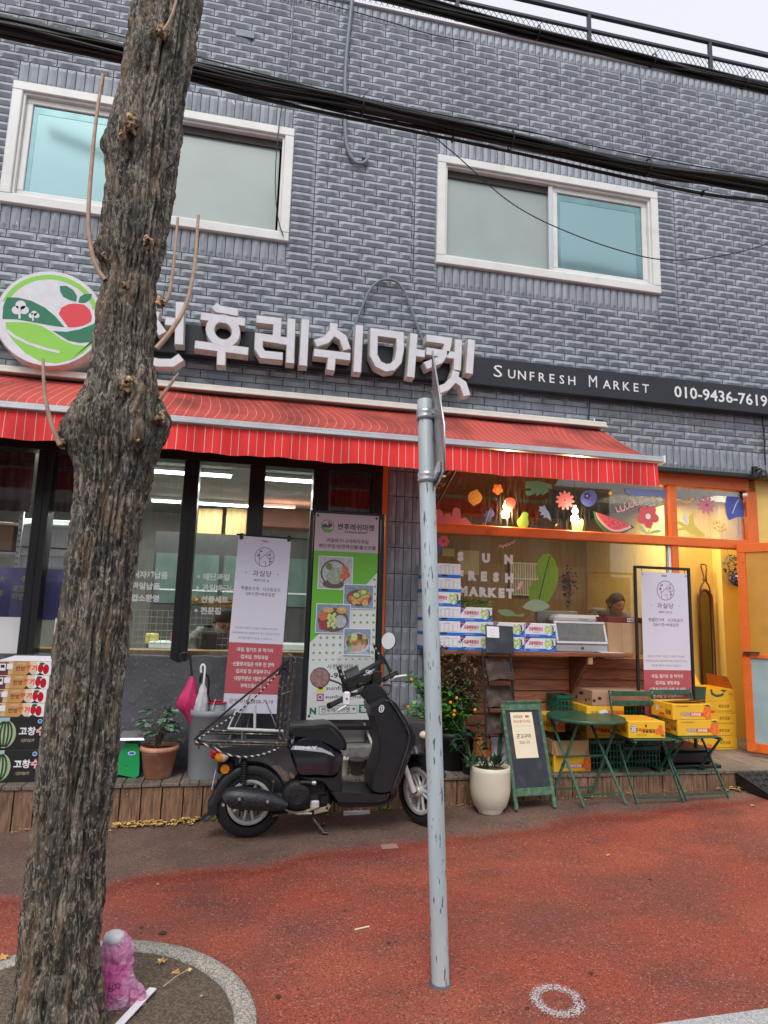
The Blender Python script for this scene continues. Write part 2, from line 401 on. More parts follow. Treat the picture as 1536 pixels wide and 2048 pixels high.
# ---------------------------------------------------------------- pavement material
def pavement_mat():
 m = bpy.data.materials.new('red resin pavement'); m.use_nodes = True; t = m.node_tree; n = t.nodes; b = n['Principled BSDF']; L = t.links.new
 tc = n.new('ShaderNodeTexCoord'); sp = n.new('ShaderNodeSeparateXYZ'); L(tc.outputs['Object'], sp.inputs[0])
 def noise(sc, det=4, mpz=None):
  a = n.new('ShaderNodeTexNoise'); a.inputs['Scale'].default_value = sc; a.inputs['Detail'].default_value = det
  if mpz:
   mp = n.new('ShaderNodeMapping'); mp.inputs['Scale'].default_value = mpz; L(tc.outputs['Object'], mp.inputs[0]); L(mp.outputs[0], a.inputs[0])
  else: L(tc.outputs['Object'], a.inputs[0])
  return a.outputs[0]
 def rng(s, a, b_, c=0, d=1):
  r = n.new('ShaderNodeMapRange'); r.inputs[1].default_value = a; r.inputs[2].default_value = b_; r.inputs[3].default_value = c; r.inputs[4].default_value = d
  L(s, r.inputs[0]); return r.outputs[0]
 def math_(op, a, b_):
  q = n.new('ShaderNodeMath'); q.operation = op
  for i, v in ((0, a), (1, b_)):
   if isinstance(v, (int, float)): q.inputs[i].default_value = v
   else: L(v, q.inputs[i])
  return q.outputs[0]
 def mixc(f, a, b_):
  q = n.new('ShaderNodeMix'); q.data_type = 'RGBA'; L(f, q.inputs[0])
  for i, v in ((6, a), (7, b_)):
   if isinstance(v, tuple): q.inputs[i].default_value = (*v, 1)
   else: L(v, q.inputs[i])
  return q.outputs[2]
 base = mixc(rng(noise(1.6), .38, .62), (.30, .058, .034), (.205, .056, .040))
 base = mixc(rng(noise(.9, 3, (1, 1.6, 1)), .50, .70), base, (.35, .078, .042))
 base = mixc(rng(noise(2.3, 5, (1, 1.5, 1)), .54, .72, 0, .5), base, (.105, .045, .038))
 # uncoated, dirty band along the deck, wider on the left
 edge = math_('ADD', sp.outputs['Y'], math_('ADD', math_('MULTIPLY', rng(noise(1.3, 3), 0, 1, -.5, .5), .5), math_('MULTIPLY', sp.outputs['X'], -.17)))
 band = rng(edge, -1.52, -1.38)
 base = mixc(band, base, mixc(rng(noise(3), .35, .65), (.17, .105, .082), (.12, .075, .06)))
 line = math_('MULTIPLY', rng(edge, -1.66, -1.56), rng(edge, -1.46, -1.54))
 base = mixc(math_('MULTIPLY', line, .55), base, (.16, .02, .008))
 vo = n.new('ShaderNodeTexVoronoi'); vo.inputs['Scale'].default_value = 150; L(tc.outputs['Object'], vo.inputs[0])
 sc_ = n.new('ShaderNodeSeparateColor'); L(vo.outputs['Color'], sc_.inputs[0])
 fine = rng(noise(150, 3), .3, .7, .48, 1.5)
 vm = n.new('ShaderNodeVectorMath'); vm.operation = 'SCALE'; L(base, vm.inputs[0]); L(fine, vm.inputs['Scale'])
 peb = rng(sc_.outputs[0], .93, .97)
 col = mixc(math_('MULTIPLY', peb, .5), vm.outputs[0], (.48, .30, .22))
 col = mixc(math_('MULTIPLY', rng(sc_.outputs[1], .90, .94), .7), col, (.04, .022, .02))
 L(col, b.inputs['Base Color']); b.inputs['Roughness'].default_value = .62
 bp = n.new('ShaderNodeBump'); bp.inputs['Strength'].default_value = .8; bp.inputs['Distance'].default_value = .006
 L(noise(130, 4), bp.inputs['Height']); L(bp.outputs[0], b.inputs['Normal'])
 return m
m_pave = pavement_mat()
def aggregate(name, a, b_, sc=90):
 m = bpy.data.materials.new(name); m.use_nodes = True; t = m.node_tree; n = t.nodes; b = n['Principled BSDF']; L = t.links.new
 tc = n.new('ShaderNodeTexCoord'); vo = n.new('ShaderNodeTexVoronoi'); vo.inputs['Scale'].default_value = sc; L(tc.outputs['Object'], vo.inputs[0])
 sc_ = n.new('ShaderNodeSeparateColor'); L(vo.outputs['Color'], sc_.inputs[0])
 q = n.new('ShaderNodeMix'); q.data_type = 'RGBA'; q.inputs[6].default_value = (*a, 1); q.inputs[7].default_value = (*b_, 1)
 r = n.new('ShaderNodeMapRange'); r.inputs[1].default_value = .25; r.inputs[2].default_value = .9; L(sc_.outputs[0], r.inputs[0]); L(r.outputs[0], q.inputs[0])
 L(q.outputs[2], b.inputs['Base Color']); b.inputs['Roughness'].default_value = .85
 bp = n.new('ShaderNodeBump'); bp.inputs['Strength'].default_value = .7; bp.inputs['Distance'].default_value = .004; L(vo.outputs[0], bp.inputs['Height']); L(bp.outputs[0], b.inputs['Normal'])
 return m
m_aggr = aggregate('exposed aggregate', (.46, .43, .38), (.17, .15, .13), 190)
m_granite = aggregate('granite', (.52, .52, .52), (.30, .30, .31), 220)
m_soil = aggregate('gritty soil', (.075, .052, .036), (.16, .12, .085), 130)
m_asph = aggregate('asphalt', (.06, .06, .062), (.035, .035, .036), 120)

# ================================================================ GROUND
def sheet(name, ys, mt, dz=0.0, xs=(-40, -6, -3, 0, 3, 8, 40)):
 mb = MB().mat(mt); n = len(xs)
 vs = [(x, y, gz(x) + dz) for y in ys for x in xs]
 mb.add(vs, [(j * n + i, j * n + i + 1, (j + 1) * n + i + 1, (j + 1) * n + i) for j in range(len(ys) - 1) for i in range(n - 1)])
 return mb.build(name, kind='structure')
sheet('pavement', (-3.29, 0, 30), m_pave)
def strip(name, y0, y1, z0, z1, mt):
 mb = MB().mat(mt); xs = (-40, -6, -3, 0, 3, 8, 40)
 for a, b in zip(xs[:-1], xs[1:]):
  v = [(a, y0, gz(a) + z0), (b, y0, gz(b) + z0), (b, y0, gz(b) + z1), (a, y0, gz(a) + z1), (a, y1, gz(a) + z1), (b, y1, gz(b) + z1), (b, y1, gz(b) + z0), (a, y1, gz(a) + z0)]
  mb.add(v, [(0, 1, 2, 3), (3, 2, 5, 4), (4, 5, 6, 7)])
 return mb.build(name, kind='structure')
strip('kerb', -3.50, -3.293, -.16, .006, m_granite)
sheet('road', (-16, -3.5), m_asph, -.15)
sheet('far_pavement', (-60, -16), m_granite, -.03)
# tree pit ring
TX, TY = -.57, -2.98
TZ = gz(TX)
mb = MB(Matrix.Translation((TX, TY, TZ))).mat(m_aggr)
prof = [(.70, -.1), (.70, .024), (.692, .032), (.622, .032), (.614, .024), (.612, -.1)]
mb.lathe(prof, n=96, caps=False); mb.build('tree_pit_kerb', kind='structure')
mb = MB().mat(m_soil); vs = []; nr = 26; na = 72
for i in range(nr):
 for k in range(na):
  r = .612 * (i + .3) / (nr - .7); a = 2 * math.pi * k / na; x, y = TX + r * math.cos(a), TY + r * math.sin(a)
  z = TZ + .022 + .010 * mnoise.noise((x * 4, y * 4, 3)) + .006 * mnoise.noise((x * 26, y * 26, 1)) + .03 * max(0, 1 - r / .3)
  vs.append((x, y, z))
fs = [(i * na + k, i * na + (k + 1) % na, (i + 1) * na + (k + 1) % na, (i + 1) * na + k) for i in range(nr - 1) for k in range(na)]
mb.add(vs, fs + [tuple(range(na))[::-1]], True); mb.build('soil', kind='structure')
mb = MB().mat(M('old gum', (.05, .03, .028), rough=.8))
for x, y, r in ((1182, 1948, .012), (1168, 2000, .008), (1055, 2018, .009), (556, 1994, .013), (325, 1867, .02), (283, 1856, .01), (777, 1887, .010), (690, 1822, .008), (1300, 1760, .010)):
 p = GG(x, y); mb.add([(p.x + r * math.cos(R(a)) * rnd.uniform(.7, 1.2), p.y + r * math.sin(R(a)) * rnd.uniform(.7, 1.2), gz(p.x) + .004) for a in range(0, 360, 30)], [tuple(range(12))])
mb.mat(M('old tape', (.30, .17, .15), rough=.8)); a = GG(765, 1700); c = GG(792, 1688); mb.add([(a.x, a.y, gz(a.x) + .004), (c.x, a.y, gz(c.x) + .004), (c.x, c.y, gz(c.x) + .004), (a.x, c.y, gz(a.x) + .004)], [(0, 1, 2, 3)])
mb.build('pavement_spots', kind='structure')
# sprayed ring on the pavement
m_spray = bpy.data.materials.new('sprayed chalk paint'); m_spray.use_nodes = True
t = m_spray.node_tree; n = t.nodes; b = n['Principled BSDF']; b.inputs['Base Color'].default_value = (.52, .45, .46, 1); b.inputs['Roughness'].default_value = .8
tc = n.new('ShaderNodeTexCoord'); nz = n.new('ShaderNodeTexNoise'); nz.inputs['Scale'].default_value = 150; nz.inputs['Detail'].default_value = 3
t.links.new(tc.outputs['Object'], nz.inputs[0])
at = n.new('ShaderNodeAttribute'); at.attribute_name = 'cover'
ad = n.new('ShaderNodeMath'); ad.operation = 'ADD'; t.links.new(nz.outputs[0], ad.inputs[0]); t.links.new(at.outputs['Fac'], ad.inputs[1])
mr = n.new('ShaderNodeMapRange'); mr.inputs[1].default_value = .88; mr.inputs[2].default_value = 1.0; t.links.new(ad.outputs[0], mr.inputs[0]); t.links.new(mr.outputs[0], b.inputs['Alpha'])
cen = (G(1082, 1970, .005) + G(1150, 2028, .005) + G(1068, 1998, .005) + G(1162, 2012, .005)) / 4
mb = MB().mat(m_spray); rr = (.040, .056, .070, .088, .102, .118); cov = (.02, .36, .46, .46, .34, .02); vs = []; cv = []
for j, r in enumerate(rr):
 for k in range(40):
  a = 2 * math.pi * k / 40; x = cen.x + 1.05 * r * math.cos(a); y = cen.y + 1.15 * r * math.sin(a); vs.append((x, y, gz(x) + .004)); cv.append(cov[j])
mb.add(vs, [(j * 40 + k, j * 40 + (k + 1) % 40, (j + 1) * 40 + (k + 1) % 40, (j + 1) * 40 + k) for j in range(5) for k in range(40)])
o = mb.build('painted_ring', kind='structure'); a = o.data.attributes.new('cover', 'FLOAT', 'POINT'); a.data.foreach_set('value', cv)

# ================================================================ BUILDING
BLD = thing('shop_building', 'two storey grey tiled shop with a black shopfront and an orange shopfront', 'building', (0, 0, 0))
ZT, ZB = 7.50, 3.02
ROW = .07704
for k_ in (.90, 1.07):
 m_ = m_tile.copy(); MATS['tile %s' % k_] = m_; m_tiles.append(m_)
 for n_ in m_.node_tree.nodes:
  if n_.type == 'MAP_RANGE' and abs(n_.inputs[3].default_value - .84) < .01: n_.inputs[3].default_value *= k_; n_.inputs[4].default_value *= k_
def tile_h(mb, x0, x1, z0, z1, y=0.0, cut=False):
 mb.mat(rnd.choice(m_tiles))
 g = .0036; x0 += g; x1 -= g; z0 += g; z1 -= g
 L, H = x1 - x0, z1 - z0; cx, cz = (x0 + x1) / 2, (z0 + z1) / 2
 e = min(.046, L * .4); t0, t1 = .003, .020
 def P(u, v): return (cx + u, y - (t0 + (t1 - t0) * (1 - abs(v) / (H / 2))), cz + v)
 def Q(s, v): return s * (L / 2 - e * math.sqrt(max(0, 1 - (v / (H / 2)) ** 2)))
 v1 = H / 2 * .72
 vs = []
 for sgn in (-1, 1):
  for v in (-H / 2, -v1, 0, v1, H / 2): vs.append(P(Q(sgn, v), v))
  vs.append((cx + sgn * L / 2, y - t0 * .6, cz))
 # faces: upper slope, lower slope, end facets
 fs = [(2, 3, 4, 10, 9, 8), (0, 1, 2, 8, 7, 6)]
 fs = [(2, 8, 9, 10, 4, 3), (0, 6, 7, 8, 2, 1)]
 fs += [(0, 1, 5), (1, 2, 5), (2, 3, 5), (3, 4, 5), (7, 6, 11), (8, 7, 11), (9, 8, 11), (10, 9, 11)]
 b = [(x0, y, z0), (x1, y, z0), (x1, y, z1), (x0, y, z1)]
 vs += b
 fs += [(12, 13, 6, 0), (10, 14, 15, 4), (12, 0, 5, 4, 15), (13, 14, 10, 11, 6)]
 mb.add(vs, fs)
def tile_v(mb, x0, x1, z0, z1, y=0.0):
 g = .0030; x0 += g; x1 -= g; z0 += g; z1 -= g
 H = z1 - z0; Wd = x1 - x0; cx, cz = (x0 + x1) / 2, (z0 + z1) / 2; e = min(.046, H * .4); t0, t1 = .003, .018
 def P(u, v): return (cx + u, y - (t0 + (t1 - t0) * (1 - abs(u) / (Wd / 2))), cz + v)
 def Q(s, u): return s * (H / 2 - e * math.sqrt(max(0, 1 - (u / (Wd / 2)) ** 2)))
 u1 = Wd / 2 * .72; vs = []
 for sgn in (-1, 1):
  for u in (-Wd / 2, -u1, 0, u1, Wd / 2): vs.append(P(u, Q(sgn, u)))
  vs.append((cx, y - t0 * .6, cz + sgn * H / 2))
 fs = [(0, 1, 2, 8, 7, 6), (2, 3, 4, 10, 9, 8), (1, 0, 5), (2, 1, 5), (3, 2, 5), (4, 3, 5), (6, 7, 11), (7, 8, 11), (8, 9, 11), (9, 10, 11)]
 vs += [(x0, y, z0), (x1, y, z0), (x1, y, z1), (x0, y, z1)]
 fs += [(12, 0, 6, 15), (4, 13, 14, 10), (12, 13, 4, 5, 0), (14, 15, 6, 11, 10)]
 mb.add(vs, fs)
XL, XR = -5.2, 9.2
WIN = [(-2.26, .16), (1.625, 4.03)]
mb = MB().mat(m_grout)
mb.sidemat = 0
z_s = ZB + .24          # top of the soldier course
rows = int(round((7.34 - z_s) / ROW))
wz0 = z_s + 18 * ROW; wz1 = wz0 + 3 * ROW; wz2 = z_s + 36 * ROW + .0; wz2 = z_s + 36 * ROW; wz3 = z_s + 39 * ROW
# wall body behind the tiles, leaving the two window openings
def body(x0, x1, z0, z1): mb.box((x0, .0, z0), (x1, .22, z1))
body(XL, XR, ZB, wz1); body(XL, XR, wz2, ZT)
body(XL, WIN[0][0], wz1, wz2); body(WIN[0][1], WIN[1][0], wz1, wz2); body(WIN[1][1], XR, wz1, wz2)
mb.mat(m_tile)
TL = .24
def rowfill(x0, x1, z, off):
 x = x0 - off
 while x < x1 - .01:
  a, b = max(x, x0), min(x + TL, x1)
  if b - a > .02: tile_h(mb, a, b, z, z + ROW)
  x += TL
x = XL
while x < XR: tile_v(mb, x, x + .0772, ZB, z_s); x += .0772
for r in range(rows):
 z = z_s + r * ROW; off = (0, .12)[r % 2]
 off = [0, .08, .16][r % 3] if False else off
 inwin = 18 <= r < 39
 if not inwin: rowfill(XL, XR, z, off); continue
 sold = r < 21 or r >= 36
 segs = [(XL, WIN[0][0] - TL), (WIN[0][1] + TL, WIN[1][0] - TL), (WIN[1][1] + TL, XR)]
 for a, b in segs: rowfill(a, b, z, off)
 for a, b in WIN:
  tile_h(mb, a - TL, a, z, z + ROW); tile_h(mb, b, b + TL, z, z + ROW)
for a, b in WIN:
 n = int(round((b - a) / .0772)); w = (b - a) / n
 for k in range(n):
  tile_v(mb, a + k * w, a + (k + 1) * w, wz0, wz1); tile_v(mb, a + k * w, a + (k + 1) * w, wz2, wz3)
zz = z_s + rows * ROW
x = XL
while x < XR: tile_h(mb, x, x + TL, zz, zz + ROW); x += TL
x = XL; zt = zz + ROW
while x < XR: tile_v(mb, x, x + .0772, zt, ZT + .07); x += .0772
mb.build('tiled_wall', BLD)
mb = MB().mat(m_white).box((XL, -.035, ZT + .073), (XR, .26, ZT + .095)); mb.build('parapet_cap', BLD)
# shell: roof, sides, back, first floor slab
mb = MB().mat(m_grout)
mb.box((XL, .222, ZT - .05), (XR, 8, ZT + .02)); mb.box((XL - .15, 0.002, -.2), (XL, 8, ZT + .02)); mb.box((XR, .002, -.2), (XR + .15, 8, ZT + .02)); mb.box((XL, 8, -.2), (XR, 8.15, ZT + .02))
mb.box((XL, .221, 2.99), (XR, 7.99, 3.2)); mb.build('roof_and_side_walls', BLD)
# upstairs windows
m_mirror = M('tinted window film', (.27, .41, .42), rough=.14, metal=.9, var=.03, scale=1)
m_screen = M('insect screen', (.31, .37, .35), rough=.35, var=.10, scale=1.5, spec=.8)
m_dirtw = M('dark gap', (.05, .045, .04), rough=.8)
for wi, (a, b) in enumerate(WIN):
 lab = ['wide white window with its screen on the right, half hidden by the tree', 'wide white window with its screen on the left, right of the tree'][wi]
 fr = MB().mat(m_wfr); z0, z1 = wz1 - .005, wz2 + .005
 f = .085
 for (p, q) in (((a - .02, z0), (b + .02, z0 + f)), ((a - .02, z1 - f), (b + .02, z1)), ((a - .02, z0 + f), (a - .02 + f, z1 - f)), ((b + .02 - f, z0 + f), (b + .02, z1 - f))):
  fr.box((p[0], -.045, p[1]), (q[0], .12, q[1]), .006)
 # stepped inner profile
 i0, i1, k0, k1 = a + f - .02, b - f + .02, z0 + f, z1 - f
 g = .022
 for (p, q) in (((i0, k0), (i1, k0 + g)), ((i0, k1 - g), (i1, k1)), ((i0, k0 + g), (i0 + g, k1 - g)), ((i1 - g, k0 + g), (i1, k1 - g))):
  fr.box((p[0], -.02, p[1]), (q[0], .12, q[1]), .004)
 fo = fr.build('window', BLD, label=lab)
 xm = (a + b) / 2 + (.0 if wi == 0 else .02)
 def sash(x0, x1, y, nm, w=.055):
  s_ = MB().mat(m_wfr)
  for (p, q) in (((x0, k0 + g), (x1, k0 + g + w)), ((x0, k1 - g - w), (x1, k1 - g)), ((x0, k0 + g + w), (x0 + w, k1 - g - w)), ((x1 - w, k0 + g + w), (x1, k1 - g - w))):
   s_.box((p[0], y, p[1]), (q[0], y + .035, q[1]), .005)
  return s_.build(nm, fo)
 xa, xb = i0 + g, i1 - g
 film = (xa, xm - .02) if wi == 0 else (xm + .01, xb)
 scr = (xm - .02, xb) if wi == 0 else (xa, xm + .01)
 sash(film[0], film[1], .015, 'sash')
 MB().mat(m_mirror).box((film[0] + .05, .035, k0 + g + .05), (film[1] - .05, .04, k1 - g - .05)).build('pane', fo)
 fx0, fx1, fz0, fz1 = film[0] + .06, film[1] - .06, k0 + g + .06, k1 - g - .06
 MB().mat(M('inner sash behind film', (.20, .33, .34), rough=.16, metal=.9)).box((fx0, .0325, fz1 - .07), (fx1, .0345, fz1)).box((fx1 - .06, .0325, fz0), (fx1, .0345, fz1 - .0701)).box((fx0, .0325, fz0), (fx0 + .035, .0345, fz1 - .0701)).build('inner_sash', fo)
 MB().mat(m_dirtw).box((scr[0] + .001, .03, k1 - g - .075), (scr[1], .05, k1 - g)).build('screen_rail', fo)
 MB().mat(m_screen).box((scr[0] + .02, .052, k0 + g), (scr[1] - .02, .056, k1 - g - .02)).build('insect_screen', fo)
 mbx = MB().mat(m_alu); mbx.box((scr[0 if wi == 0 else 1] - (.0 if wi == 0 else .05), .0, k0 + g), (scr[0 if wi == 0 else 1] + (.04 if wi == 0 else .0), .05, k1 - g), .004)
 mbx.build('screen_frame', fo)
# tile pillar between the shopfronts
mb = MB().mat(m_grout).box((1.20, .0, .15), (1.585, .3, ZB)); mb.mat(m_tile)
for j in range(12):
 for i in range(5):
  x0 = 1.20 + i * .077; tile_v(mb, x0, x0 + .077, .2 + j * .235, .2 + (j + 1) * .235)
mb.build('tile_pillar', BLD)
MB().mat(m_orange).box((1.145, -.02, .23), (1.196, .1, ZB - .002)).build('orange_post', BLD)
# left shopfront ---------------------------------------------------
YL = .04
def xL(px): return W(px, 1000, YL).x
mb = MB().mat(m_blackfr)
mb.box((XL, -.03, 2.74), (1.143, .14, ZB - .003), .004)
muls = [(-3.35, -3.2), (-2.62, -2.47), (xL(73), xL(104)), (xL(366), xL(396)), (xL(497), xL(528)), (xL(624), xL(656)), (xL(742), 1.143)]
for k, (a, b) in enumerate(muls):
 mb.box((a, -.03, 1.0 if k != 2 else 1.0), (b, .14, 2.738), .006)
 mb.box(((a + b) / 2 - .006, -.036, 1.02), ((a + b) / 2 + .006, -.028, 2.73))
mb.build('black_shopfront_frame', BLD)
m_glass = glass_mat('shop glass', (.96, .98, .97), 1.0, .04)
ed = [XL] + [v for ab in muls for v in ab]
panes = [(muls[k][1], muls[k + 1][0]) for k in range(len(muls) - 1)]
for a, b in panes:
 MB().mat(m_glass).box((a, YL, 1.08), (b, YL + .006, 2.742)).build('shop_pane', BLD)
# lower wall with a ragged top edge
pts = [(XL, .18)] + [(1.14, .18), (1.14, 1.085)]
x = 1.1
while x > XL + .05:
 d = .0
 if -.60 < x < -.42: d = -.045 * math.cos((x + .51) / .09 * 1.4)
 pts.append((x, 1.092 + rnd.uniform(-.006, .006) + d)); x -= rnd.uniform(.03, .09)
pts.append((XL, 1.09))
MB(frame((0, .18, 0))).mat(m_conc).prism(pts, 0, .22).build('rendered_lower_wall', BLD)
mb = MB().mat(m_ply).box((XL, .181, 1.02), (1.14, .42, 1.13), .004); mb.build('wooden_sill', BLD)
# interiors ----------------------------------------------------------
m_inwall = M('room wall', (.42, .40, .35), rough=.8)
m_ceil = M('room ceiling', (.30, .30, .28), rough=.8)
m_floor = M('room floor', (.20, .19, .18), rough=.5)
m_yel = M('yellow wall paint', (.82, .58, .15), rough=.6, var=.05)
mb = MB().mat(m_floor).box((XL + .01, .19, .10), (XR - .01, 7.9, .228)); mb.build('shop_floor', BLD)
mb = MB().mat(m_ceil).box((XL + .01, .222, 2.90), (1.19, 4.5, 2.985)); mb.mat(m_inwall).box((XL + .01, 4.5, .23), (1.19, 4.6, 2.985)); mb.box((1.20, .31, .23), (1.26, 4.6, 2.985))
mb.build('left_room_walls', BLD)
mb = MB().mat(m_yel)
mb.box((1.262, 2.9, .23), (5.2, 3.0, 2.985)); mb.box((6.0, .30, .23), (6.1, 3.1, 2.985)); qx = W(1352, 1200, .95).x
mb.box((qx, .95, .23), (5.995, 1.1, 2.985)); mb.box((qx - .05, .95, .23), (qx - .002, 2.9, 2.985)); mb.box((W(1446, 1200, .8).x, .8, .23), (W(1483, 1200, .8).x, .948, 2.985))
mb.build('yellow_room_walls', BLD)
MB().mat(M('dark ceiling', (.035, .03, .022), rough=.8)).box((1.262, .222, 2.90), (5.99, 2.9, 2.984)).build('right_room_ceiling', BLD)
MB().mat(M('fence wood panel', (.21, .135, .06), rough=.7, var=.2, scale=4, stretch=(8, 8, .5))).box((1.262, 2.85, .23), (W(1180, 1150, 2.85).x, 2.895, 2.9)).build('brown_slatted_panel', BLD)
# right shopfront ---------------------------------------------------
YR = .10
mb = MB().mat(m_orange)
mb.box((1.59, .05, 2.86), (5.06, .17, ZB - .003), .004)
mb.box((1.59, .06, .23), (1.64, .16, 2.858), .004)
a0, a1 = W(1335, 1020, YR).x, W(1349, 1020, YR).x
mb.box((a0, .055, .23), (a1, .165, 2.858), .005)
b0 = W(1488, 1030, YR).x; mb.box((b0, .055, .23), (b0 + .13, .165, 2.858), .005)
mb.box((1.642, .04, 2.245), (b0 - .002, .168, 2.335), .006)
mb.build('orange_shopfront_frame', BLD)
MB().mat(m_white).box((a0 - .03, .07, 1.22), (a0 - .002, .11, 2.24)).build('sliding_track', BLD)
m_glass2 = glass_mat('order window glass', (.95, .94, .90), .9, .06)
for nm, (x0, z0, x1, z1) in dict(transom_pane=(1.642, 2.337, a0 - .002, 2.857), transom_pane_=(a1 + .002, 2.337, b0 - .002, 2.857), order_window_pane=(1.642, 1.21, a0 - .032, 2.243)).items():
 MB().mat(m_glass2).box((x0, YR, z0), (x1, YR + .005, z1)).build(nm.strip('_'), BLD)
m_gut = M('black gutter', (.014, .014, .016), rough=.4)
MB().mat(m_gut).box((1.60, -.075, 2.965), (XR, .0, 3.012), .008).build('gutter', BLD)
MB().mat(M('soffit', (.20, .17, .15), rough=.8)).box((1.59, .0, 2.99), (XR, .05, 3.015)).build('soffit', BLD)
# wall to the right of the door
MB().mat(m_orange).box((b0 + .132, .06, .23), (XR, .16, .45)).build('orange_plinth', BLD)
MB().mat(m_yel).box((b0 + .132, .07, .452), (XR, .16, 2.985)).build('yellow_side_wall', BLD)
# cladding and counter
mb = MB().mat(m_clad); z = .235
while z < 1.13:
 h = .094; y = .055
 mb.add([(1.587, y - .034, z), (a0, y - .034, z), (a0, y - .012, z + h), (1.587, y - .012, z + h), (1.587, y + .05, z), (a0, y + .05, z), (a0, y + .05, z + h), (1.587, y + .05, z + h)],
           [(0, 1, 2, 3), (0, 4, 5, 1), (3, 2, 6, 7), (0, 3, 7, 4), (1, 5, 6, 2)]); z += .1
mb.build('timber_cladding', BLD)
mb = MB().mat(m_shelfw); xs1 = 3.40
mb.box((1.587, -.36, 1.165), (xs1, .5, 1.20), .005)
mb.build('counter_shelf', BLD)
for x in (1.80, 2.97):
 MB(frame((x + .02, 0, 0), (0, -1, 0))).mat(m_shelfw).prism([(-.02, 1.163), (.31, 1.163), (.31, 1.12), (.0, .82), (-.02, .82)], -.02, .02).build('shelf_bracket', BLD)
 MB().mat(m_ply).box((x + .0, -.345, 1.10), (x + .04, -.315, 1.163)).build('shelf_batten', BLD)

# deck --------------------------------------------------------------
DY = -.52; DZ = .23
DK = thing('timber_deck', 'low weathered timber deck along the foot of both shopfronts', 'deck', (0, DY, 0))
def part_of(parent, mbx, name, **k):
 o = mbx.build(name, None, **k); o.parent = parent; o.matrix_parent_inverse = parent.matrix_world.inverted() if False else Matrix.Translation(-Vector(parent.location)); return o
mb = MB().mat(m_deckt); x = XL
while x < 5.6:
 w = rnd.uniform(.128, .138); mb.box((x + .003, DY - .012, DZ - .026 + rnd.uniform(-.002, .002)), (x + w - .003, .04 if x < 4.1 else 1.0, DZ + rnd.uniform(-.002, .002)), .003); x += w
part_of(DK, mb, 'deck_top')
mb = MB().mat(m_deckv); x = XL
while x < 5.6:
 w = rnd.uniform(.132, .15); d = rnd.uniform(-.003, .003)
 mb.box((x + .004, DY + d, gz(x) - .02), (x + w - .004, DY + .025 + d, DZ - .03), .002)
 x += w
mb.mat(m_black); mb.box((XL, DY + .03, -.2), (5.6, DY + .04, DZ - .03))
part_of(DK, mb, 'front_boards')
mb = MB().mat(m_alu); x = XL + .03
while x < 5.6: mb.box((x, DY - .006, DZ - .075), (x + .006, DY - .001, DZ - .069)); x += .07
part_of(DK, mb, 'nail_heads')
# ================================================================ SIGNS ON THE WALL
def PX(Y): return lambda x, y: (lambda p: (p.x, p.z))(W(x, y, Y))
m_navy = M('sign band', (.013, .015, .024), rough=.4, var=.2, scale=5)
m_face = M('lit letter face', (.70, .70, .74), rough=.35, var=.07, scale=14)
m_side = M('letter return', (.62, .57, .52), rough=.5, var=.15, scale=20)
SG = thing('shop_sign', 'long dark signboard with raised white shop name and phone number', 'sign', (0, 0, 0))
YS = -.13; f = PX(YS)
zt = W(1200, 740, YS).z; zb = W(1200, 794, YS).z
MB().mat(m_navy).box((-3.3, YS, zb), (7.4, -.022, zt), .006).build('signboard', SG)
mb = MB(frame((0, YS, 0))).mat(m_white)
x0, z0 = f(987, 745); x1, z1 = f(1153, 765); zc = (zt + zb) / 2
def small_caps(big, rest, xa, xb, hb, hs):
 vb = f(xa, 745)[0]
 mb.text(big, f(xa, 745)[0], zc + .012, h=hb, w=hb * .74, al='l', bold=0, z=.004)
 s0, s1 = f(xa + 26, 750)[0], f(xb, 765)[0]
 st = (s1 - s0) / len(rest)
 for i, ch in enumerate(rest): mb.text(ch, s0 + st * (i + .5), zc + .012 - (hb - hs) / 2, h=hs, al='c', bold=.01, z=.004)
small_caps('S', 'UNFRESH', 987, 1153, .118, .088); small_caps('M', 'ARKET', 1177, 1300, .118, .088)
mb.build('sign_lettering', SG); mb = MB(frame((0, YS, 0))).mat(m_white)
mb.text('010-9436-7619', f(1348, 784)[0], zc + .0, h=.125, w=f(1534, 800)[0] - f(1348, 784)[0], al='l', bold=.018, z=.004)
mb.build('sign_lettering', SG)
YF = -.26; f = PX(YF); TW = .076
def letter(strokes, tw=TW):
 mb = MB(frame((0, YF, 0))); mb.mat(m_side); mb.sidemat = 0; mb.mat(M('letter edge', (.33, .27, .23), rough=.6))
 for k, st in enumerate(strokes):
  closed = False
  if isinstance(st, dict): closed = True; st = st['p']
  pts = [f(*p) for p in st]
  mb.stroke(pts, tw, w=-.115 + (k % 3) * .0012, depth=.115, closed=closed)
 mb.mat(m_face)
 for k, st in enumerate(strokes):
  pts = [f(*p) for p in (st['p'] if isinstance(st, dict) else st)]; cl = isinstance(st, dict)
  if not cl:
   for i_, j_ in ((0, 1), (-1, -2)): a_, b_ = Vector(pts[i_]), Vector(pts[j_]); pts[i_] = tuple(a_ + (b_ - a_).normalized() * .004)
  mb.stroke(pts, tw - .010, w=.0040 + (k % 3) * .0004, closed=cl)
 # back plate
 mb.build('channel_letter', SG)
circ = lambda cx, cy, rx, ry: {'p': [(cx + rx * math.cos(2 * math.pi * k / 20), cy + ry * math.sin(2 * math.pi * k / 20) + rx * .12 * math.cos(2 * math.pi * k / 20)) for k in range(20)]}
letter([[(360, 604), (358, 690)], [(330, 642), (352, 645)], [(268, 690), (266, 716), (320, 726), (345, 726), (363, 714)],
  [(262, 618), (250, 655), (232, 672)], [(258, 640), (276, 668)], [(312, 622), (302, 655), (285, 672)], [(308, 642), (326, 668)]])
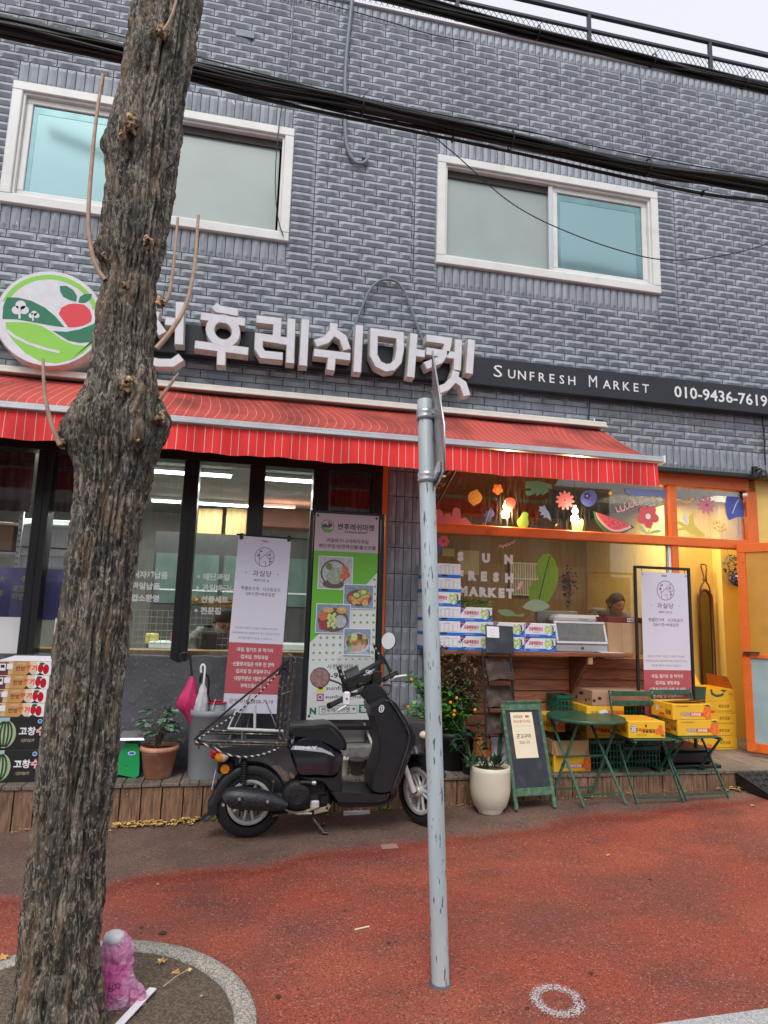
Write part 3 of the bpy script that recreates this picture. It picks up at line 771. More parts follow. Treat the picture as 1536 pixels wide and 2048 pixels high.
letter([[(428, 610), (436, 618), (477, 625)], [(401, 632), (491, 645)], circ(446, 662, 26, 25), [(389, 689), (497, 703)], [(443, 699), (442, 731)]])
letter([[(512, 638), (555, 643), (553, 679), (518, 674), (517, 696), (525, 709), (566, 713)], [(583, 637), (580, 727)], [(556, 680), (576, 683)], [(611, 638), (606, 732)]])
letter([[(668, 646), (666, 664), (652, 680), (630, 687)], [(668, 664), (686, 676), (694, 700)], [(627, 705), (701, 714)], [(664, 712), (661, 741)], [(719, 650), (714, 745)]])
letter([{'p': [(748, 664), (800, 671), (800, 700), (796, 722), (785, 734), (772, 736), (756, 728), (747, 710)]}, [(828, 667), (821, 755)], [(830, 705), (850, 708)]])
letter([[(852, 676), (896, 682), (893, 700), (880, 720), (850, 732)], [(852, 702), (890, 708)], [(917, 679), (914, 741)], [(893, 709), (910, 711)], [(943, 679), (938, 748)],
  [(912, 742), (908, 758), (893, 774), (872, 782)], [(910, 757), (926, 768), (934, 792)]])
# round lightbox sign
YC = -.30; f = PX(YC)
cx, cz = f(100, 637); rad = (f(100, 541)[1] - f(100, 735)[1]) / 2 * 1.0
m_gl = M('light green film', (.26, .62, .07), rough=.35, var=.03); m_gd = M('dark green film', (.012, .17, .085), rough=.35, var=.03); m_red = M('red film', (.72, .04, .06), rough=.35, var=.03)
RS = thing('round_sign', 'round white lightbox sign with green hills and a red apple, behind the tree', 'sign', (cx, 0, cz))
mb = MB(frame((cx, YC, cz))).mat(m_side).lathe([(rad - .01, -.26), (rad, -.25), (rad, -.012), (rad - .012, 0)], n=64, caps=False)
o = mb.build('sign_case');
def adopt(o, root):
 o.parent = root; o.matrix_parent_inverse = Matrix.Translation(-Vector(root.location)); return o
adopt(o, RS)
mb = MB(frame((0, YC, 0))).mat(m_face).disc(cx, cz, rad - .012, w=.0005, n=64)
def zp(pts): return [f(x / 3, y / 3 + 512) for x, y in pts]
def clipc(pts, rr=rad - .03):
 out = []
 for x, z in pts:
  d = math.hypot(x - cx, z - cz)
  if d > rr: x, z = cx + (x - cx) * rr / d, cz + (z - cz) * rr / d
  out.append((x, z))
 return out
def smooth2(pts, n=5):
 p = curve_pts([(a, b, 0) for a, b in pts] + [(pts[0][0], pts[0][1], 0)], n); return [(v.x, v.y) for v in p[:-1]]
mb.mat(m_gl)
a = [(cx + (rad - .035) * math.cos(R(t)), cz + (rad - .035) * math.sin(R(t))) for t in range(20, 166, 5)]
b2 = [(cx + (rad - .075) * math.cos(R(t)), cz + (rad - .075) * math.sin(R(t))) for t in range(20, 161, 5)]
mb.add([(p[0], p[1], .0012) for p in a + b2], [(i, i + 1, len(a) + min(i + 1, len(b2) - 1), len(a) + min(i, len(b2) - 1)) for i in range(len(a) - 1)])
mb.poly(clipc(zp([(32, 398), (90, 396), (180, 402), (250, 420), (310, 455), (370, 500), (440, 530), (520, 542), (600, 525), (640, 500), (620, 560), (540, 620), (440, 645), (340, 648), (240, 632), (150, 580), (80, 510), (40, 450)])), .0016)
mb.mat(m_gd); mb.poly(clipc(zp([(15, 378), (20, 300), (42, 248), (110, 250), (190, 270), (270, 310), (330, 360), (388, 428), (310, 418), (200, 398), (100, 380)])), .002)
mb.poly(clipc(zp([(315, 450), (400, 455), (480, 440), (560, 410), (640, 360), (660, 420), (630, 480), (560, 515), (480, 522), (410, 508)])), .002)
mb.poly(zp([(358, 180), (400, 180), (440, 205), (462, 240), (458, 275), (420, 265), (380, 245), (362, 215)]), .002)
mb.poly(zp([(470, 278), (480, 245), (510, 228), (553, 228), (545, 258), (515, 280), (490, 283)]), .002)
mb.mat(m_red); mb.poly(zp([(410, 428), (375, 380), (352, 348), (370, 310), (410, 290), (450, 285), (505, 292), (540, 325), (553, 365), (545, 395), (500, 418), (455, 427)]), .002)
mb.mat(m_face)
for (a_, b_, r_) in ((125, 295, 26), (100, 325, 24), (145, 325, 24), (205, 345, 15), (190, 358, 15), (220, 358, 15)): mb.disc(*f(a_ / 3, b_ / 3 + 512), r_ / 3 / 225, w=.003, n=14)
mb.stroke(zp([(118, 300), (118, 378)]), .016, w=.0035); mb.stroke(zp([(200, 350), (198, 390)]), .011, w=.0035)
mb.stroke(zp([(40, 445), (90, 485), (170, 525), (260, 555), (358, 578)]), .022, w=.0035)
adopt(mb.build('sign_face'), RS)

# ================================================================ AWNING
AW = thing('awning', 'red pinstriped retractable awning over the shopfronts', 'awning', (0, 0, 0))
def stripe_mat(name, base, pitch=.062, line=.06, stain=.5):
 m = bpy.data.materials.new(name); m.use_nodes = True; t = m.node_tree; n = t.nodes; b = n['Principled BSDF']; L = t.links.new
 uv = n.new('ShaderNodeUVMap'); sp = n.new('ShaderNodeSeparateXYZ'); L(uv.outputs[0], sp.inputs[0])
 d = n.new('ShaderNodeMath'); d.operation = 'DIVIDE'; L(sp.outputs[0], d.inputs[0]); d.inputs[1].default_value = pitch
 fr = n.new('ShaderNodeMath'); fr.operation = 'FRACT'; L(d.outputs[0], fr.inputs[0])
 lt = n.new('ShaderNodeMath'); lt.operation = 'LESS_THAN'; L(fr.outputs[0], lt.inputs[0]); lt.inputs[1].default_value = line
 tc = n.new('ShaderNodeTexCoord'); mp = n.new('ShaderNodeMapping'); mp.inputs['Scale'].default_value = (1.5, 1.0, .8); L(tc.outputs['Object'], mp.inputs[0])
 nz = n.new('ShaderNodeTexNoise'); nz.inputs['Scale'].default_value = 2.2; nz.inputs['Detail'].default_value = 9; L(mp.outputs[0], nz.inputs[0])
 mr = n.new('ShaderNodeMapRange'); mr.inputs[1].default_value = .45; mr.inputs[2].default_value = .75; mr.inputs[3].default_value = 1.0; mr.inputs[4].default_value = 1 - stain; L(nz.outputs[0], mr.inputs[0])
 mix = n.new('ShaderNodeMix'); mix.data_type = 'RGBA'; L(lt.outputs[0], mix.inputs[0]); mix.inputs[6].default_value = (*base, 1); mix.inputs[7].default_value = (.62, .55, .48, 1)
 vm = n.new('ShaderNodeVectorMath'); vm.operation = 'SCALE'; L(mix.outputs[2], vm.inputs[0]); L(mr.outputs[0], vm.inputs['Scale']); L(vm.outputs[0], b.inputs['Base Color'])
 b.inputs['Roughness'].default_value = .75
 return m
m_can = stripe_mat('canopy cloth', (.49, .066, .048), line=.035, stain=.6); m_val = stripe_mat('valance cloth', (.84, .028, .028), line=.06, stain=.4)
AX0, AX1 = -4.4, 3.29
nx, ny = 420, 14; vs = []; uv = []
for j in range(ny):
 t = j / (ny - 1)
 for i in range(nx):
  x = AX0 + (AX1 - AX0) * i / (nx - 1)
  bel = math.sin(math.pi * t)
  z = 3.305 - .485 * t - .045 * bel * (.6 + .5 * mnoise.noise((x * .9, 1, 2))) + .010 * bel * mnoise.noise((x * 3.2, t * 2, 5))
  y = -.13 - .85 * t
  sh = bel * (.16 * math.sin(x * 1.1 + .8) + .06 * mnoise.noise((x * 1.5, t, 9)))
  if t < .12: z += .008 * math.sin(x * 5) * (1 - t / .12)
  edge = max(0, min(1, (AX1 - x) / .6))
  vs.append((x + sh * edge, y, z)); uv.append((x, t))
mb = MB().mat(m_can).add(vs, [(j * nx + i, (j + 1) * nx + i, (j + 1) * nx + i + 1, j * nx + i + 1) for j in range(ny - 1) for i in range(nx - 1)], True)
def set_uv(o, uv):
 l = o.data.uv_layers.new(name='UVMap'); li = np.empty(len(o.data.loops), dtype=np.int32); o.data.loops.foreach_get('vertex_index', li)
 l.data.foreach_set('uv', np.array(uv, dtype=np.float32)[li].ravel())
o = mb.build('canopy', AW); set_uv(o, uv)
vs = []; uv = []; nx, ny = 500, 5
for j in range(ny):
 t = j / (ny - 1)
 for i in range(nx):
  x = AX0 + (AX1 - .03 - AX0) * i / (nx - 1)
  vs.append((x, -1.0 - .004 + t * .016 * math.sin(x * 21 + 2 * math.sin(x * 3)) + .008 * t * mnoise.noise((x * 4, 0, 1)), 2.785 - .195 * t + .005 * t * math.sin(x * 9))); uv.append((x + .006 * math.sin(x * 40), t))
mb = MB().mat(m_val).add(vs, [(j * nx + i, (j + 1) * nx + i, (j + 1) * nx + i + 1, j * nx + i + 1) for j in range(ny - 1) for i in range(nx - 1)], True)
o = mb.build('valance', AW); set_uv(o, uv)
mb = MB().mat(m_alu); mb.box((AX0, -1.035, 2.790), (AX1 + .01, -.955, 2.822), .006); mb.box((AX0, -1.02, 2.824), (AX1 + .01, -.96, 2.842), .004); mb.mat(m_white); mb.box((AX1 + .011, -1.04, 2.782), (AX1 + .03, -.95, 2.848), .006)
mb.build('front_rail', AW)
mb = MB().mat(m_cream); mb.box((AX0, -.20, 3.325), (3.295, -.02, 3.375), .010); mb.box((AX0, -.205, 3.318), (3.30, -.18, 3.335), .003); mb.build('cassette', AW)
mb = MB().mat(m_black); mb.rod((AX0, -.10, 3.29), (3.27, -.10, 3.29), .03, 10); mb.build('roller', AW)
m_brown = M('brown awning arm', (.12, .06, .04), rough=.5)
for x in (-2.6, 1.66):
 mb = MB().mat(m_brown); mb.rod((x, .02, 2.72), (x + .02, -.96, 2.80), .016); mb.rod((x, -.0, 2.50), (x + .02, -.55, 2.75), .012); mb.build('folding_arm', AW)

# ================================================================ ROOF RAILING
RL = thing('roof_railing', 'dark steel railing with diamond mesh along the roof edge', 'railing', (0, 0, 0))
YY = .12; zt_, zm_, zb_ = W(1420, 84, YY).z, W(1420, 115, YY).z, ZT + .16
mb = MB().mat(m_iron)
for z, r_ in ((zt_, .022), (zm_, .017), (zb_, .017)): mb.box((-5, YY - r_, z - r_), (9, YY + r_, z + r_), .003)
mb.build('rails', RL)
px_ = (W(1178, 60, YY).x, W(1420, 110, YY).x); st = px_[1] - px_[0]
for k in range(-4, 4):
 x = px_[0] + st * k
 MB().mat(m_iron).box((x - .02, YY - .02, ZT + .09), (x + .02, YY + .02, zt_), .003).build('post', RL)
mb = MB().mat(m_iron); x = -4.9; hh = zm_ - zb_
while x < 8.6:
 for s_ in (0, 1):
  mb.bar((x + s_ * hh * .62, YY, zb_), (x + (1 - s_) * hh * .62, YY, zm_), .004, .004)
 x += .062
mb.build('mesh_panel', RL)

# ================================================================ CABLES
def cable(pts, r, mt, name, label=None, cat=None, parent=None, n=6, seg=8, org=None):
 return MB().mat(mt).tube(curve_pts(pts, seg), r, n).build(name, parent, label, cat)
def bundle(path, Y, k, rad, r, label, seed, ties):
 T = thing('cable_bundle', label, 'cables', (0, 0, 0), group='overhead cable bundles')
 rn = random.Random(seed); base = [W(x, y, Y) for x, y in path]
 d0 = (base[0] - base[1]) * 1.2; d1 = (base[-1] - base[-2]) * 2.0
 base = [base[0] + d0 * 3 + Vector((0, 0, .5)), base[0] + d0] + base + [base[-1] + d1, base[-1] + d1 * 3 + Vector((0, 0, .6))]
 for c in range(k):
  a = rn.uniform(0, 6.28); q = rad * math.sqrt(rn.random()); pts = []
  for i, p in enumerate(base):
   aa = a + .5 * math.sin(i * 1.3 + c); qq = q * (1 + .35 * math.sin(i * 2.1 + c * 1.7))
   pts.append(p + Vector((0, math.cos(aa) * qq, math.sin(aa) * qq * .8)))
  cable(pts, r * rn.uniform(.6, 1.3), m_cable, 'cable', parent=T, n=5)
 for (x, y) in ties:
  p = W(x, y, Y); mb = MB().mat(m_black)
  mb.tube([p + Vector((0, math.cos(t) * rad * 1.25, math.sin(t) * rad * 1.25)) for t in [2 * math.pi * i / 14 for i in range(14)]], .006, 6, closed=True)
  mb.rod(p + Vector((0, -rad, rad)), p + Vector((.04, -rad * 1.2, rad * 1.9)), .003, 5)
  mb.build('cable_tie', T)
 return T
bundle([(0, 52), (250, 106), (512, 168), (725, 214), (1024, 281), (1290, 335), (1536, 376)], -1.5, 30, .052, .0105, 'thick sagging bundle of black cables crossing in front of the upstairs windows', 3, [(725, 214), (1022, 281), (1294, 336)])
bundle([(795, -4), (1024, 54), (1284, 117), (1390, 143), (1536, 176)], -1.5, 22, .040, .010, 'bundle of black cables crossing in front of the roof railing', 5, [(1075, 66), (1305, 122), (1488, 165)])
T = bundle([(0, 72), (260, 128), (512, 195), (700, 236), (1024, 304), (1180, 340), (1400, 386), (1536, 404)], -1.45, 4, .016, .009, 'thin strand of cables hanging just under the thick bundle', 9, [(905, 279), (1405, 387)])
for lab, pts, Y, r, mt in (
 ('thin black wire sagging across the right upstairs window', [(560, 200), (700, 237), (822, 246), (900, 300), (1024, 407), (1150, 470), (1281, 512), (1360, 520), (1441, 512), (1536, 487), (1640, 440)], -1.4, .0045, m_cable),
 ('black cable slung above the thick bundle on the right', [(650, 180), (860, 225), (1024, 256), (1200, 295), (1380, 330), (1536, 356), (1700, 390)], -1.52, .005, m_cable),
 ('thin black cable above the bundle, left of the tree', [(-60, 10), (0, 22), (200, 62), (400, 115), (600, 168), (760, 208)], -1.55, .005, m_cable)):
 cable([W(x, y, Y) for x, y in pts], r, mt, 'wire', lab, 'wire')
m_gcab = M('painted cable', (.17, .20, .24), rough=.5)
for lab, nm, ct, pts, Y, r, mt in (
 ('grey painted conduit hanging down the wall and curling into a hook', 'conduit', 'pipe', [(706, -20), (702, 20), (692, 120), (690, 200), (691, 270), (698, 305), (712, 325), (727, 326), (733, 318), (724, 314)], -.04, .020, m_gcab),
 ('grey cable arching over the last letters of the shop sign', 'sign_cable', 'cable', [(694, 682), (705, 660), (724, 615), (740, 580), (757, 563), (775, 559), (795, 565), (812, 590), (830, 640), (845, 680), (856, 702)], -.05, .013, m_gcab),
 ('thin grey cord hanging beside the left upstairs window', 'cord', 'cord', [(587, -10), (584, 60), (575, 160)], -.03, .006, m_gcab),
 ('thin black cord dangling over the frame of the left upstairs window', 'cord', 'cord', [(564, 208), (556, 270), (551, 340), (552, 400), (558, 445), (567, 472)], -.06, .0045, m_cable),
 ('thin pale wire running down the wall right of the middle', 'cord', 'cord', [(1281, 133), (1284, 200), (1292, 260), (1297, 315)], -.03, .004, m_gcab),
 ('short black cable running down the wall beneath the sign', 'cord', 'cord', [(1180, 796), (1178, 830), (1177, 868)], -.04, .006, m_cable),
 ('black cable running down to the lamp at the right end of the wall', 'cord', 'cord', [(1524, 832), (1528, 870), (1529, 900), (1531, 930)], -.05, .008, m_cable),
 ('black cable lying along the top tiles under the parapet', 'cord', 'cord', [(560, -10), (650, 8), (760, 38), (860, 68), (940, 84)], -.03, .006, m_cable)):
 cable([W(x, y, Y) for x, y in pts], r, mt, nm, lab, ct)
# wall lamp at the far right
LP = thing('wall_lamp', 'small black wall lamp under the tiles at the right edge', 'lamp', W(1526, 950, -.16))
mb = MB().mat(m_black).lathe([(.012, .05), (.03, .045), (.045, .0), (.055, -.03), (.05, -.035)], n=16); mb.build('lamp_shade', LP)
MB().mat(m_black).tube([(0, 0, .04), (.02, .05, .08), (.03, .14, .07)], .008, 6).build('bracket', LP)
MB().mat(m_black).box((-.0, .12, .02), (.06, .158, .12), .004).build('wall_plate', LP)
p = W(1196, 846, 0)
tag(MB().mat(m_dirtw).box((p.x - .045, -.026, p.z - .03), (p.x + .045, -.0225, p.z + .03)).mat(m_white).box((p.x - .06, -.0275, p.z - .03), (p.x - .046, -.0225, p.z + .035)).build('wall_vent'), 'small dark hole with a white rim in the tiles above the awning end', 'vent')
p = W(490, 72, 0)
tag(MB().mat(m_gcab).box((p.x - .09, -.03, p.z - .035), (p.x + .09, -.024, p.z + .035), .003).build('wall_vent'), 'small grey louvred vent high on the tiles right of the tree', 'vent')

# ================================================================ TREE
def vnoise(P, seed):
 """numpy value noise, P (N,3)"""
 i = np.floor(P).astype(np.int64); f_ = P - i; f_ = f_ * f_ * (3 - 2 * f_)
 def h(a):
  q = (a[:, 0] * 73856093) ^ (a[:, 1] * 19349663) ^ (a[:, 2] * 83492791) ^ (seed * 2654435)
  q = (q ^ (q >> 13)) * 1274126177 & 0x7fffffff; q = (q ^ (q >> 16)) & 0xffff
  return q / 65535.0
 r = 0
 for dx in (0, 1):
  for dy in (0, 1):
   for dz in (0, 1):
    w = (f_[:, 0] if dx else 1 - f_[:, 0]) * (f_[:, 1] if dy else 1 - f_[:, 1]) * (f_[:, 2] if dz else 1 - f_[:, 2])
    r = r + w * h(i + np.array([dx, dy, dz]))
 return r
prof = [(-.3, -.75, -.39), (.02, -.735, -.405), (.28, -.722, -.43), (.61, -.72, -.445), (.96, -.725, -.43), (1.42, -.71, -.43), (1.75, -.695, -.425), (1.91, -.69, -.41), (2.06, -.70, -.39), (2.14, -.735, -.375), (2.20, -.755, -.37), (2.30, -.72, -.375),
  (2.40, -.69, -.40), (2.53, -.68, -.425), (2.84, -.685, -.43), (3.15, -.70, -.41), (3.35, -.70, -.40), (3.5, -.71, -.395), (3.68, -.675, -.39), (4.2, -.66, -.355), (5.0, -.64, -.36), (6.0, -.62, -.38)]
na, nz_ = 220, 1100
zz = np.linspace(-.12, 5.9, nz_); pa = np.array(prof)
xl = np.interp(zz, pa[:, 0], pa[:, 1]); xr = np.interp(zz, pa[:, 0], pa[:, 2])
ker = np.ones(21) / 21; xl = np.convolve(np.pad(xl, 10, 'edge'), ker, 'valid'); xr = np.convolve(np.pad(xr, 10, 'edge'), ker, 'valid')
cxa = (xl + xr) / 2; ra = (xr - xl) / 2
A = np.linspace(0, 2 * np.pi, na, endpoint=False)
ZZ, AA = np.meshgrid(zz, A, indexing='ij'); CX = np.repeat(cxa[:, None], na, 1); RA = np.repeat(ra[:, None], na, 1)
tw = AA + .10 * ZZ
ux, uy = np.cos(tw) , np.sin(tw)
def nz3(k, kz, seed, warp=0.0):
 zz_ = ZZ + warp * (W1 - .5) if warp else ZZ
 return vnoise(np.stack([ux * k, uy * k, zz_ * kz], -1).reshape(-1, 3) + 50, seed).reshape(ZZ.shape)
W1 = vnoise(np.stack([ux * 3, uy * 3, ZZ * 5], -1).reshape(-1, 3) + 20, 5).reshape(ZZ.shape)
ux, uy = ux + .16 * (W1 - .5), uy + .16 * (nz3(3, 6, 6) - .5)
r1 = 1 - np.abs(2 * nz3(7.0, 2.3, 11) - 1); r2 = 1 - np.abs(2 * nz3(15, 9, 12) - 1); r3 = nz3(26, 26, 13); r4 = nz3(50, 70, 14)
lump = nz3(1.5, 1.6, 15)
bark = -(r1 ** 2.6) * .030 - (r2 ** 2.2) * .013 + (np.abs(2 * r3 - 1)) * .007 + r4 * .004 + (lump - .5) * .02
dist = RA + bark - .006
# knots: (angle around trunk, z, radius, height)
knots = [(W(262, 245, -3.14), .10, .03), (W(222, 290, -3.02), .08, .035), (W(300, 478, -3.13), .06, .012), (W(205, 500, -3.02), .09, .03), (W(322, 600, -3.05), .09, .025), (W(313, 690, -3.08), .08, .02), (W(255, 770, -3.15), .11, .035),
         (W(130, 870, -3.0), .12, .03), (W(318, 850, -3.0), .13, .03), (W(270, 868, -3.13), .1, .025), (W(207, 815, -3.14), .08, .02), (W(325, 60, -3.15), .10, .03), (W(400, 120, -3.0), .10, .015), (W(278, 740, -3.13), .07, .012)]
Xw = CX + dist * np.cos(AA); Yw = -3.0 + dist * np.sin(AA)
for p, rr_, hh_ in knots:
 d2 = (Xw - p.x) ** 2 + (Yw - p.y) ** 2 + ((ZZ - p.z) * .8) ** 2
 g_ = np.exp(-d2 / (rr_ * .6) ** 2); ringn = np.exp(-(np.sqrt(d2) - rr_ * .55) ** 2 / (.015) ** 2)
 dist = dist + hh_ * g_ * (1 + .8 * (r3 - .5)) - .006 * ringn
Xw = CX + dist * np.cos(AA); Yw = -3.0 + dist * np.sin(AA)
flare = np.clip((.25 - ZZ) / .35, 0, 1) ** 2 * .05
Xw += flare * np.cos(AA); Yw += flare * np.sin(AA)
TR = thing('street_tree', 'big rough barked street tree with pruned stubs, in front of the shop', 'tree', (-.57, -3.0, TZ))
def bark_mat():
 m = bpy.data.materials.new('furrowed bark'); m.use_nodes = True; t = m.node_tree; n = t.nodes; b = n['Principled BSDF']; L = t.links.new
 tc = n.new('ShaderNodeTexCoord')
 def noise(sc, mp_, det=6, dist_=0):
  mp = n.new('ShaderNodeMapping'); mp.inputs['Scale'].default_value = mp_; L(tc.outputs['Object'], mp.inputs[0])
  a = n.new('ShaderNodeTexNoise'); a.inputs['Scale'].default_value = sc; a.inputs['Detail'].default_value = det; a.inputs['Distortion'].default_value = dist_; L(mp.outputs[0], a.inputs[0]); return a.outputs[0]
 def rng(s, a, b_, c=0, d=1):
  r = n.new('ShaderNodeMapRange'); r.inputs[1].default_value = a; r.inputs[2].default_value = b_; r.inputs[3].default_value = c; r.inputs[4].default_value = d; L(s, r.inputs[0]); return r.outputs[0]
 def mixc(f_, a, b_):
  q = n.new('ShaderNodeMix'); q.data_type = 'RGBA'; L(f_, q.inputs[0])
  for i, v in ((6, a), (7, b_)):
   if isinstance(v, tuple): q.inputs[i].default_value = (*v, 1)
   else: L(v, q.inputs[i])
  return q.outputs[2]
 c = mixc(rng(noise(44, (1, 1, .25), 10, 1.0), .46, .66), (.028, .023, .018), (.175, .138, .104))
 rd = n.new('ShaderNodeMath'); rd.operation = 'SUBTRACT'; L(noise(30, (1, 1, .32), 6, 1.5), rd.inputs[0]); rd.inputs[1].default_value = .5
 ab = n.new('ShaderNodeMath'); ab.operation = 'ABSOLUTE'; L(rd.outputs[0], ab.inputs[0]); c = mixc(rng(ab.outputs[0], .006, .036, .62, 0), c, (.38, .33, .26))
 c = mixc(rng(noise(16, (1, 1, .22), 8), .56, .68, 0, .6), c, (.22, .13, .07))
 c = mixc(rng(noise(9, (1, 1, .3), 8, 1), .50, .66, 0, .6), c, (.040, .036, .032))
 c = mixc(rng(noise(90, (1, 1, .5), 3), .60, .68, 0, .5), c, (.42, .38, .31))
 L(c, b.inputs['Base Color']); b.inputs['Roughness'].default_value = .8
 bp = n.new('ShaderNodeBump'); bp.inputs['Strength'].default_value = .9; bp.inputs['Distance'].default_value = .006; L(noise(60, (1, 1, .4), 8, .6), bp.inputs['Height']); L(bp.outputs[0], b.inputs['Normal'])
 return m
m_bark = bark_mat()
V = np.stack([Xw + .57, Yw + 3.0, ZZ - TZ], -1).reshape(-1, 3)
ii, jj = np.meshgrid(np.arange(nz_ - 1), np.arange(na), indexing='ij'); j2 = (jj + 1) % na
Fq = np.stack([ii * na + jj, ii * na + j2, (ii + 1) * na + j2, (ii + 1) * na + jj], -1).reshape(-1, 4)
me = bpy.data.meshes.new('trunk'); me.vertices.add(len(V)); me.vertices.foreach_set('co', V.astype(np.float32).ravel())
me.loops.add(Fq.size); me.loops.foreach_set('vertex_index', Fq.astype(np.int32).ravel()); me.polygons.add(len(Fq))
me.polygons.foreach_set('loop_start', np.arange(0, Fq.size, 4, dtype=np.int32)); me.polygons.foreach_set('loop_total', np.full(len(Fq), 4, dtype=np.int32))
me.polygons.foreach_set('use_smooth', np.ones(len(Fq), dtype=bool)); me.materials.append(m_bark); me.update(calc_edges=True)
o = bpy.data.objects.new('trunk', me); COL.objects.link(o); o.parent = TR
m_cut = M('cut wood', (.42, .26, .13), rough=.8, var=.4, scale=60, second=(.05, .03, .02), smix=(.44, .56), sscale=45)
m_twig = M('young shoot', (.46, .30, .21), rough=.6, var=.2, scale=30)
def local(p): return Vector(p) - TR.location
for x, y, Y, s_ in ((262, 240, -3.17, .032), (245, 262, -3.17, .018), (222, 285, -3.06, .02), (298, 482, -3.155, .022), (206, 512, -3.07, .02), (325, 605, -3.09, .02), (253, 768, -3.185, .026), (212, 818, -3.15, .018), (326, 838, -3.08, .024), (273, 878, -3.16, .016), (120, 888, -3.02, .02), (325, 62, -3.17, .03), (252, 568, -3.15, .014)):
 p = local(W(x, y, Y)); mb = MB().mat(m_cut); vs = []; rn = random.Random(int(x)); ax = math.atan2(p.y, p.x)
 od = Vector((math.cos(ax), math.sin(ax), 0)); td = Vector((-od.y, od.x, 0))
 for rg, hgt in ((1.25, -.02), (1.0, -.002), (.55, .006), (.0, -.002)):
  for k in range(11):
   a = 2 * math.pi * k / 11; q = s_ * .85 * rg * rn.uniform(.55, 1.35)
   vs.append(p + td * q * math.cos(a) + Vector((0, 0, 1)) * q * 1.25 * math.sin(a) + od * (hgt + rn.uniform(-.004, .004)))
 mb.add(vs, [(i * 11 + k, i * 11 + (k + 1) % 11, (i + 1) * 11 + (k + 1) % 11, (i + 1) * 11 + k) for i in range(3) for k in range(11)]); mb.build('pruned_stub', TR)
for pts, Y, r0 in (([(210, 560), (196, 540), (183, 500), (177, 430), (186, 300), (195, 220), (206, 148)], -3.06, .011), ([(326, 610), (338, 590), (347, 530), (356, 435)], -3.06, .009), ([(313, 697), (340, 665), (370, 615), (388, 540), (397, 430)], -3.1, .011),
                   ([(120, 890), (104, 850), (90, 790), (86, 718)], -3.05, .010), ([(320, 798), (340, 770), (358, 746)], -3.05, .008), ([(232, 240), (231, 228), (230, 220)], -3.05, .008), ([(327, 62), (340, 40), (352, 5), (358, -20)], -3.19, .007)):
 P = [local(W(x, y, Y - .04 * i / len(pts))) for i, (x, y) in enumerate(pts)]; c = curve_pts(P, 6); k = len(c)
 mb = MB().mat(m_twig).tube(c, [r0 * (1 - .45 * i / k) for i in range(k)], 7)
 for i in range(4, k - 1, 5): mb.tube([c[i], c[i] + Vector((.009 * (-1) ** i, -.004, .006))], [.0055, .002], 5)
 mb.build('young_shoot', TR)
# pollarded limbs above the picture
for a, l_ in ((.5, .9), (2.4, 1.0), (4.2, .8), (5.5, .9)):
 mb = MB().mat(m_bark).tube([local((-.5, -3, 5.7)), local((-.5 + .4 * math.cos(a), -3 + .4 * math.sin(a), 6.1)), local((-.5 + l_ * math.cos(a), -3 + l_ * math.sin(a), 7.0))], [.10, .07, .04], 10); mb.build('limb', TR)

# ================================================================ SIGN POST
pb = GG(881, 1968); pt = W(850, 800, pb.y + .04)
SP = thing('sign_post', 'tall scratched galvanised pole leaning slightly, with a traffic sign seen edge-on', 'sign post', pb)
d_ = (pt - pb); L_ = d_.length; d_ = d_.normalized()
mb = MB().mat(m_steel).tube([d_ * (-.05), d_ * .0, d_ * (L_ * .5), d_ * (L_ - .004), d_ * L_], [.037, .037, .037, .037, .034], 24); mb.build('pole', SP)
MB().mat(m_conc).lathe([(.048, -.02), (.046, .004), (.037, .008)], n=20, caps=False).build('base_collar', SP)
# sign plate and clamps on the post
m_zinc = M('zinc plate', (.27, .28, .30), rough=.35, metal=.6, var=.25, scale=60, second=(.62, .62, .64), smix=(.66, .70), sscale=120)
n1 = Vector((.756, -3.2, 2.272)); n2 = Vector((.759, -3.2, 2.082)); fb = Vector((.868, -2.65, 2.092)); ap = Vector((.776, -2.925, 2.708)); fs_ = fb + Vector((0, 0, .19))
dd = (fb - n2).normalized(); nn_ = Vector((0, 0, 1)).cross(dd).normalized()
mb = MB().mat(m_zinc); q = [n2, fb, fs_, ap, n1]
mb.add([p - nn_ * .0015 for p in q] + [p + nn_ * .0015 for p in q], [(0, 1, 2, 3, 4), (9, 8, 7, 6, 5)] + [(i, (i + 1) % 5, 5 + (i + 1) % 5, 5 + i) for i in range(5)])
adopt(mb.build('sign_plate'), SP)
mb = MB().mat(m_alu)
q2 = q + [q[0]]; mb.tube([q[0], q[1], q[2], q[3], q[4]], .004, 6, closed=True)
adopt(mb.build('plate_rim'), SP)
for zc in (2.425, 2.125):
 k = (zc - pb.z) / (pt.z - pb.z); c = pb + (pt - pb) * k
 mb = MB(Matrix.Translation(c)).mat(m_alu)
 mb.lathe([(.037, -.026), (.042, -.025), (.044, -.008), (.040, 0), (.044, .008), (.042, .025), (.037, .026)], n=24, caps=False)
 mid = ap + (n2 + fb) / 2 * 0; pm = Vector((.80, -2.93, zc)) - c
 mb.box((.03, -.03, -.02), (.055, .0, .02), .004); mb.rod((.02, -.045, .0), (.075, -.045, .0), .006, 8)
 mb.bar((.03, -.02, 0), pm + Vector((-.0, .0, 0)), .006, .045); mb.bar(pm + dd * -.16, pm + dd * .16, .012, .045)
 adopt(mb.build('clamp'), SP)

